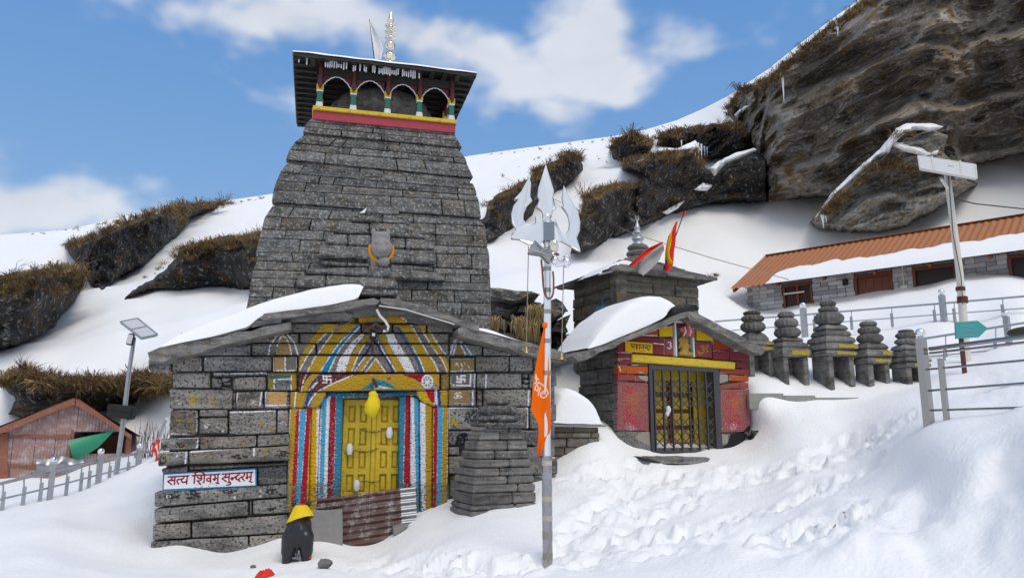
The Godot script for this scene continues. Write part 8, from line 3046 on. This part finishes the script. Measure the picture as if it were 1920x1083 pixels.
# ---------------------------------------------------------------- smaller things
func build_props() -> void:
	# corrugated sheet barring the door
	var m0 := on(TT, 594, 938, 0.30)
	var sheet := MB.new()
	var zinc := MB.new()
	var rows := []
	var rows2 := []
	for j in 73:
		var f := j / 72.0
		var row := []
		var row2 := []
		for i in 14:
			var g := i / 13.0
			var a := Vector2(594, 937).lerp(Vector2(600, 1060), f)
			var b := Vector2(781, 913).lerp(Vector2(784, 1030), f)
			var q := a.lerp(b, g)
			var l := on(TT, q.x, q.y, 0.34)
			l.z += 0.016 * sin(f * TAU * 9.5) - 0.12 * (1.0 - f) + 0.02 * sin(g * 5.0)
			if g < 0.85:
				row.append(l)
			if g > 0.83:
				row2.append(l)
		rows.append(row)
		rows2.append(row2)
	sheet.sheet(rows, false, true)
	zinc.sheet(rows2, false, true)
	var cs := thing("corrugated_sheet", "rusty brown corrugated sheet with a bare silver end barring the doorway", "metal sheet", TT)
	obj("rusty_sheet", sheet, M.rust_sheet, cs)
	obj("bare_end", zinc, M.zinc_sheet, cs)
	var sl := outline_on(TT, zoomed(0, 0, 1, [578, 958, 642, 955, 643, 1045, 583, 1045]), 0.42)
	tag(obj("stone_slab", extruded(sl, 0.42, 0.38, 1, 0.004), M.slab), "plain grey slab leaning against the corrugated sheet", "slab").transform = TT
	var bk := outline_on(TT, zoomed(560, 780, 3.575, [632, 745, 700, 722, 740, 728, 700, 770, 640, 800]), 0.45)
	tag(obj("wooden_block", extruded(bk, 0.45, 0.3, 1, 0.006), M.slab), "small pale block lying at the foot of the corrugated sheet", "block").transform = TT
	# yellow cloth bundle over the bell
	var bt := on(TT, 701, 733, 0.12)
	var bundle := thing("wrapped_bell", "yellow cloth bundle hanging on a cord over the temple doorway", "bell", TT)
	var cord := MB.new()
	cord.tube([on(TT, 702, 703, 0.1), on(TT, 702, 736, 0.12)], [0.012], 6)
	obj("cord", cord, M.cord, bundle)
	var knot := MB.new()
	for k in 4:
		knot.ball(on(TT, 700 + k * 2, 712 + k * 4, 0.12), Vector3.ONE * 0.025, Transform3D(), 8)
	obj("red_thread", knot, M.maroon, bundle)
	var wrap := MB.new()
	var rr := []
	for j in 20:
		var f := j / 19.0
		var row := []
		var y := lerpf(733.0, 782.0, f)
		var cx := 700.0 - 3.0 * f
		var r: float = line_y(pairs([0, 3.5, 0.1, 8.5, 0.2, 8.0, 0.4, 12.5, 0.58, 14.5, 0.75, 13.0, 0.9, 9.0, 1.0, 3.0]), f) * 11.3 / FPX
		var l := on(TT, cx, y, 0.14)
		for s in 24:
			var an := TAU * s / 24
			var fold := 1.0 + 0.07 * sin(an * 5.0 + f * 6.0) * (1.0 - f * 0.5)
			row.append(l + Vector3(cos(an) * r * fold, -0.012 * cos(an) * sin(f * 14.0), sin(an) * r * 0.8 * fold))
		rr.append(row)
	wrap.sheet(rr, true)
	obj("cloth_wrap", wrap, M.yellow_cloth, bundle)
	# floodlight under a bent tin hood, white conduit
	var lamp := thing("gable_lamp", "small dark floodlight under a bent metal hood in the painted gable", "lamp", TT)
	var hood := MB.new()
	var h0 := on(TT, 682, 618, 0.32)
	var h1 := on(TT, 705, 605, 0.32)
	var h2 := on(TT, 726, 617, 0.32)
	for q in [[h0, h1], [h1, h2]]:
		var a: Vector3 = q[0]
		var b: Vector3 = q[1]
		hood.quad(a, b, Vector3(b.x, b.y + 0.05, 0.0), Vector3(a.x, a.y + 0.05, 0.0))
		hood.quad(b + Vector3(0, -0.01, 0), a + Vector3(0, -0.01, 0), Vector3(a.x, a.y + 0.04, 0.0), Vector3(b.x, b.y + 0.04, 0.0))
		hood.quad(a + Vector3(0, -0.03, 0), b + Vector3(0, -0.03, 0), b, a)
	obj("hood", hood, M.rust, lamp)
	var hp := on(TT, 699.5, 628, 0.2)
	var lb := MB.new()
	lb.box(Vector3(-0.045, -0.06, -0.08), Vector3(0.045, 0.06, 0.06), Transform3D(Basis(), hp), 0.014)
	var ho := obj("lamp_housing", lb, M.black, lamp)
	var gl := MB.new()
	gl.box(Vector3(-0.022, -0.022, 0.061), Vector3(0.022, 0.022, 0.066), Transform3D(Basis(), hp), 0.003)
	obj("lens", gl, M.panel_back, ho)
	var st := MB.new()
	st.box(hp + Vector3(-0.02, -0.28, -0.06), hp + Vector3(0.014, -0.05, -0.03), Transform3D(), 0.004)
	obj("stem", st, M.rust, lamp)
	var cd := MB.new()
	var cpts := []
	for q in [[706, 580], [712, 592], [722, 602], [728, 612], [726, 619], [718, 621]]:
		cpts.append(on(TT, q[0], q[1], 0.30))
	cd.tube(cpts, [0.02], 8)
	tag(obj("white_conduit", cd, M.conduit), "curved white conduit coming down to the gable lamp", "conduit").transform = TT
	var cw := MB.new()
	var wp := []
	for q in [[710, 573], [760, 580], [800, 592], [840, 604], [852, 608]]:
		wp.append(on(TT, q[0], q[1], 0.37))
	cw.tube(wp, [0.009], 6)
	tag(obj("white_cable", cw, M.conduit), "white cable clipped along the edge of the gable's roof slab", "cable").transform = TT
	# bull statue seen from behind
	var tn := turned(at(556, 1054, 9.75), 0.2)
	var bull := thing("bull_statue", "black stone bull statue facing the door, wrapped in a yellow shawl", "statue", tn)
	var body := MB.new()
	net(body, [[Vector3(-0.118, -0.02, 0.08), Vector3(-0.112, 0.12, 0.05), 0.052, 0.066], [Vector3(0.118, -0.02, 0.08), Vector3(0.112, 0.12, 0.05), 0.052, 0.066], [Vector3(-0.108, 0.15, 0.05), Vector3(-0.085, 0.29, 0.03), 0.082, 0.11], [Vector3(0.108, 0.15, 0.05), Vector3(0.085, 0.29, 0.03), 0.082, 0.11], [Vector3(0, 0.34, -0.03), Vector3(0, 0.40, -0.2), 0.165, 0.15], [Vector3(0, 0.44, -0.2), Vector3(0, 0.56, -0.3), 0.125, 0.09], [Vector3(0, 0.58, -0.3), Vector3(0, 0.60, -0.46), 0.08, 0.055], [Vector3(0, 0.42, 0.12), Vector3(0.0, 0.12, 0.10), 0.018, 0.016], [Vector3(-0.1, 0.0, -0.3), Vector3(-0.1, 0.3, -0.25), 0.055, 0.07], [Vector3(0.1, 0.0, -0.3), Vector3(0.1, 0.3, -0.25), 0.055, 0.07]], 0.014, 0.011, Transform3D())
	obj("body", body, M.idol, bull)
	var base := MB.new()
	base.box(Vector3(-0.17, -0.12, -0.5), Vector3(0.17, 0.02, 0.10), Transform3D(), 0.03)
	obj("plinth", base, M.stone_bare, bull)
	for s in [-1.0, 1.0]:
		var ear := MB.new()
		ear.ball(Vector3(s * 0.092, 0.665, -0.3), Vector3(0.034, 0.042, 0.03), Transform3D(), 10)
		ear.tube([Vector3(s * 0.04, 0.60, -0.31), Vector3(s * 0.085, 0.655, -0.3)], [0.03, 0.028], 8)
		obj("ear", ear, M.idol, bull)
	var red := MB.new()
	red.ball(Vector3(0, 0.635, -0.3), Vector3(0.07, 0.035, 0.06), Transform3D(), 12)
	obj("red_cap", red, M.red_cloth, bull)
	var sh := MB.new()
	var srows := []
	for j in 12:
		var f := j / 11.0
		var row := []
		for i in 33:
			var an := TAU * i / 32.0
			var r := lerpf(0.07, 0.188, pow(f, 0.85)) + 0.006 * sin(an * 7.0 + f * 3.0)
			row.append(Vector3(cos(an) * r * 0.92, lerpf(0.655, 0.47, f) + sin(an) * 0.05 * f + 0.05 * f * cos(an), lerpf(-0.3, -0.2, f) + sin(an) * r))
		srows.append(row)
	sh.sheet(srows, false, false)
	obj("yellow_shawl", sh, M.yellow_cloth, bull)
	var fl := MB.new()
	fl.ball(Vector3(0.15, 0.06, 0.08), Vector3(0.03, 0.025, 0.03), Transform3D(), 8)
	tag(obj("red_flower", fl, M.red_cloth), "red flower lying by the bull statue's hind foot", "flower").transform = tn
	# stones and cloth on the snow
	for q in [[608, 1060, 28, 14, "loose grey stone lying in the snow near the bull statue", 3], [474, 1066, 12, 6, "dark stone chip in the snow before the motto wall", 4], [1298, 933 - 60, 6, 4, "tiny dark pebble in the snow before the doorstep", 5]]:
		var zz := far_at(q[0], q[1])
		var c := at(q[0], q[1], zz)
		var k := zz / FPX
		var mb := MB.new()
		var r := RandomNumberGenerator.new()
		r.seed = q[5]
		var srw := []
		for j in 7:
			var a := -PI / 2 + PI * j / 6.0
			var row := []
			for i in 11:
				var b := TAU * i / 11.0
				var w := r.randf_range(0.75, 1.15)
				row.append(c + Vector3(cos(a) * cos(b) * q[2] * k * 0.5 * w, sin(a) * q[3] * k * 0.6 * w + 0.02, -cos(a) * sin(b) * q[2] * k * 0.45 * w))
			srw.append(row)
		mb.sheet(srw, true)
		smooth(mb, 0.6)
		tag(obj("loose_stone", mb, M.stone_bare), q[4], "stone")
	var rc := MB.new()
	var crows := []
	var cc := at(497, 1083, far_at(497, 1083))
	for j in 10:
		var row := []
		for i in 16:
			var u := i / 15.0 - 0.5
			var v := j / 9.0 - 0.5
			var hgt := 0.09 * maxf(0.0, 1.0 - (u * u + v * v) * 4.5) * (1.0 + 0.5 * sin(u * 19.0 + v * 7.0))
			row.append(cc + Vector3(u * 0.28, hgt - 0.02, v * 0.4))
		crows.append(row)
	rc.sheet(crows, false, false)
	tag(obj("red_cloth", rc, M.red_cloth), "crumpled red cloth dropped in the snow", "cloth")
	# ---- little stepped shrine by the door
	var tl := turned(at(886, 985, 10.15), 0.42)
	var ls := thing("stepped_stone_shrine", "waist-high tapering shrine of stacked stones beside the painted doorway", "shrine", tl)
	var w0 := on(tl, 1010, 985, 0.0).x
	var rowsq := [[985, 953], [953, 942], [942, 921], [921, 905], [905, 890], [890, 875], [875, 859], [859, 843], [843, 824], [824, 808], [808, 800]]
	var hs := on(tl, 940, 800, -0.12).y
	for i in rowsq.size():
		var y0 := on(tl, 950, rowsq[i][0] + 2, -0.08).y
		var y1 := on(tl, 950, rowsq[i][1] + 2, -0.08).y
		var f := i / 10.0
		var inset := 0.012 * i if i < 6 else 0.06 + (i - 5) * 0.034
		var x0 := -0.02 + inset * 0.9
		var x1 := w0 - inset * 0.55
		var zf := -inset
		var zb := -w0 * 0.9 + inset
		var cut := lerpf(x0, x1, [0.3, 0.66, 0.62, 0.72, 0.55, 0.42, 0.6, 0.35, 0.6, 0.45, 0.68][i])
		for s in [[x0, cut], [cut, x1]]:
			var mb := MB.new()
			mb.col = Color.WHITE * rng.randf_range(0.75, 1.15)
			mb.box(Vector3(s[0] + 0.004, y0 + 0.003, zb), Vector3(s[1] - 0.004, y1 - 0.003, zf + rng.randf_range(-0.015, 0.02)), Transform3D(), 0.022)
			obj("stone", mb, M.stone_bare, ls)
	var yy := hs
	for q in [[0.17, 0.06, 0.0], [0.16, 0.10, 1.0], [0.24, 0.13, 0.0], [0.30, 0.09, 1.0]]:
		var mb := MB.new()
		mb.col = Color.WHITE * rng.randf_range(0.6, 0.85)
		var hw: float = w0 / 2.0 - q[0]
		var mid := Vector3(w0 * 0.5 + 0.05, yy, -w0 * 0.45)
		if q[2] > 0:
			var pr := []
			for k in 8:
				var f := k / 7.0
				pr.append([hw * (0.75 + 0.25 * sin(PI * f)), q[1] * f, sin(PI * f)])
			mb.lathe(pr, 56, Transform3D(Basis(), mid), 18, 0.10)
		else:
			mb.box(Vector3(-hw, 0, -hw), Vector3(hw, q[1], hw), Transform3D(Basis(), mid), 0.045)
		obj("cap_stone", mb, M.stone, ls)
		yy += q[1]
	# ---- rough stone shelter behind the flag pole
	var tr := turned(at(915, 640, 16.8), 0.1)
	var sh2 := thing("slab_shelter", "rough rock shelter roofed with slabs behind the temple tower", "shelter", tr)
	var mossy := outline_on(tr, zoomed(900, 520, 8, [100, 150, 250, 130, 560, 165, 800, 200, 950, 245, 800, 270, 650, 330, 480, 345, 200, 300, 100, 290]), 0.5)
	obj("roof_slab", extruded(mossy, 0.5, -2.0, 4, 0.03, Color.WHITE, 0.25), M.boulder, sh2)
	var slab2 := outline_on(tr, zoomed(900, 520, 8, [1000, 330, 1120, 290, 1240, 310, 1345, 490, 1280, 540, 1120, 620, 1050, 560]), 0.4)
	obj("roof_slab", extruded(slab2, 0.4, -1.6, 4, 0.03, Color.WHITE, 0.25), M.boulder, sh2)
	for q in [[100, 470, 520, 470, 520, 600, 100, 620], [530, 380, 960, 380, 960, 520, 520, 560], [100, 620, 420, 600, 420, 800, 100, 800], [430, 580, 800, 540, 820, 780, 430, 800], [810, 520, 1080, 520, 1080, 760, 820, 780], [100, 800, 600, 800, 600, 1150, 100, 1150], [610, 790, 1080, 780, 1080, 1150, 610, 1150], [1090, 640, 1330, 560, 1340, 800, 1300, 880, 1090, 800], [1090, 810, 1340, 880, 1340, 1200, 1090, 1200]]:
		var poly := outline_on(tr, zoomed(900, 520, 8, q), 0.0)
		obj("boulder", extruded(poly, rng.randf_range(-0.1, 0.2), -1.2, 3, 0.05, Color.WHITE * rng.randf_range(0.6, 1.1), 0.2), M.boulder if rng.randf() < 0.6 else M.rock, sh2)
	fringe_near("tan grass hanging from the rock shelter behind the tower", [[926, 596], [975, 598], [1000, 600], [1004, 574], [985, 610]], 16.0)
	# ---- mossy stone at the far side of the near railing
	var ms := MB.new()
	ms.ball(at(1938, 622, 10.5), Vector3(0.32, 0.085, 0.3), Transform3D(), 20)
	tag(obj("mossy_stone", ms, blotchy(0.05, 0.055, 0.02, 0.9, 0.0, 263, 0.4, 0.5)), "flat mossy stone top behind the steel railing", "stone")
	# ---- wires
	for q in [[[[940, 330, 60], [1095, 398, 40], [1200, 442, 30], [1330, 482, 26], [1480, 524, 27.5]], "thin yellow wire sagging from the rocks to the long building"], [[[1788, 372, 17], [1830, 382, 17], [1925, 392, 17], [2000, 392, 17]], "thin dark wire running from the lamp post past the orange roof"]]:
		var pts := []
		for v in q[0]:
			pts.append(at(v[0], v[1], v[2]))
		var mb := MB.new()
		mb.tube(pts, [0.016], 5)
		tag(obj("wire", mb, M.cord if q[1].begins_with("thin y") else M.wire), q[1], "wire")
	# ---- bare shrub and tied cloths by the temple corner
	var bush := thing("bare_shrub", "leafless reddish shrub in the snow behind the temple corner", "shrub", turned(at(292, 850, 18.0), 0.0))
	for k in 46:
		var mb := MB.new()
		var a := Vector3(rng.randf_range(-0.5, 0.4), -0.1, rng.randf_range(-0.3, 0.3))
		var b := a + Vector3(rng.randf_range(-0.15, 0.15), rng.randf_range(0.35, 0.8), 0)
		mb.tube([a, a.lerp(b, 0.5) + Vector3(rng.randf_range(-0.03, 0.03), 0, 0), b], [0.008, 0.006, 0.003], 4)
		var e := b + Vector3(rng.randf_range(-0.12, 0.12), rng.randf_range(0.05, 0.2), 0)
		mb.tube([a.lerp(b, 0.6), e], [0.005, 0.002], 4)
		obj("twig", mb, M.twig, bush)
	var ties := thing("tied_cloths", "red and white cloths tied to the railing's end by the temple corner", "cloth", Transform3D())
	for k in 6:
		var mb := MB.new()
		var c := at(rng.randf_range(286, 300), 826 + k * 6.0, 15.6)
		mb.ball(c, Vector3(0.05, 0.045, 0.035) * rng.randf_range(0.7, 1.1), Transform3D(), 8)
		mb.tube([c, c + Vector3(rng.randf_range(-0.05, 0.1), -0.2, 0.04)], [0.028, 0.01], 6)
		obj("cloth_strip", mb, M.white_cloth if k % 3 == 2 else M.red_cloth, ties)
	var bar := MB.new()
	bar.tube([at(285, 846, 17.6), at(312, 785, 15.8)], [0.03], 8)
	obj("rail_end", bar, M.galv, ties)


func fringe_near(label: String, pts: Array, z: float) -> void:
	var mb := MB.new()
	for q in pts:
		for k in 70:
			var a := at(q[0] + rng.randfn(0, 7), q[1] + rng.randfn(0, 3), z + rng.randf_range(-0.3, 0.0))
			var l := rng.randf_range(0.15, 0.42)
			var b := a + Vector3(rng.randf_range(-0.05, 0.05), -l * 0.3, 0.12)
			var e := b + Vector3(rng.randf_range(-0.06, 0.06), -l, rng.randf_range(-0.03, 0.05))
			mb.col = Color(0.16, 0.10, 0.04).lerp(Color(0.42, 0.30, 0.12), rng.randf())
			var s := Vector3(0.008, 0, 0)
			mb.quad(a - s, a + s, b + s, b - s)
			mb.tri(b + s, b - s, e)
	var o := obj("dry_grass", mb, M.grass)
	tag(o, label, "grass")
	kind(o, "stuff")
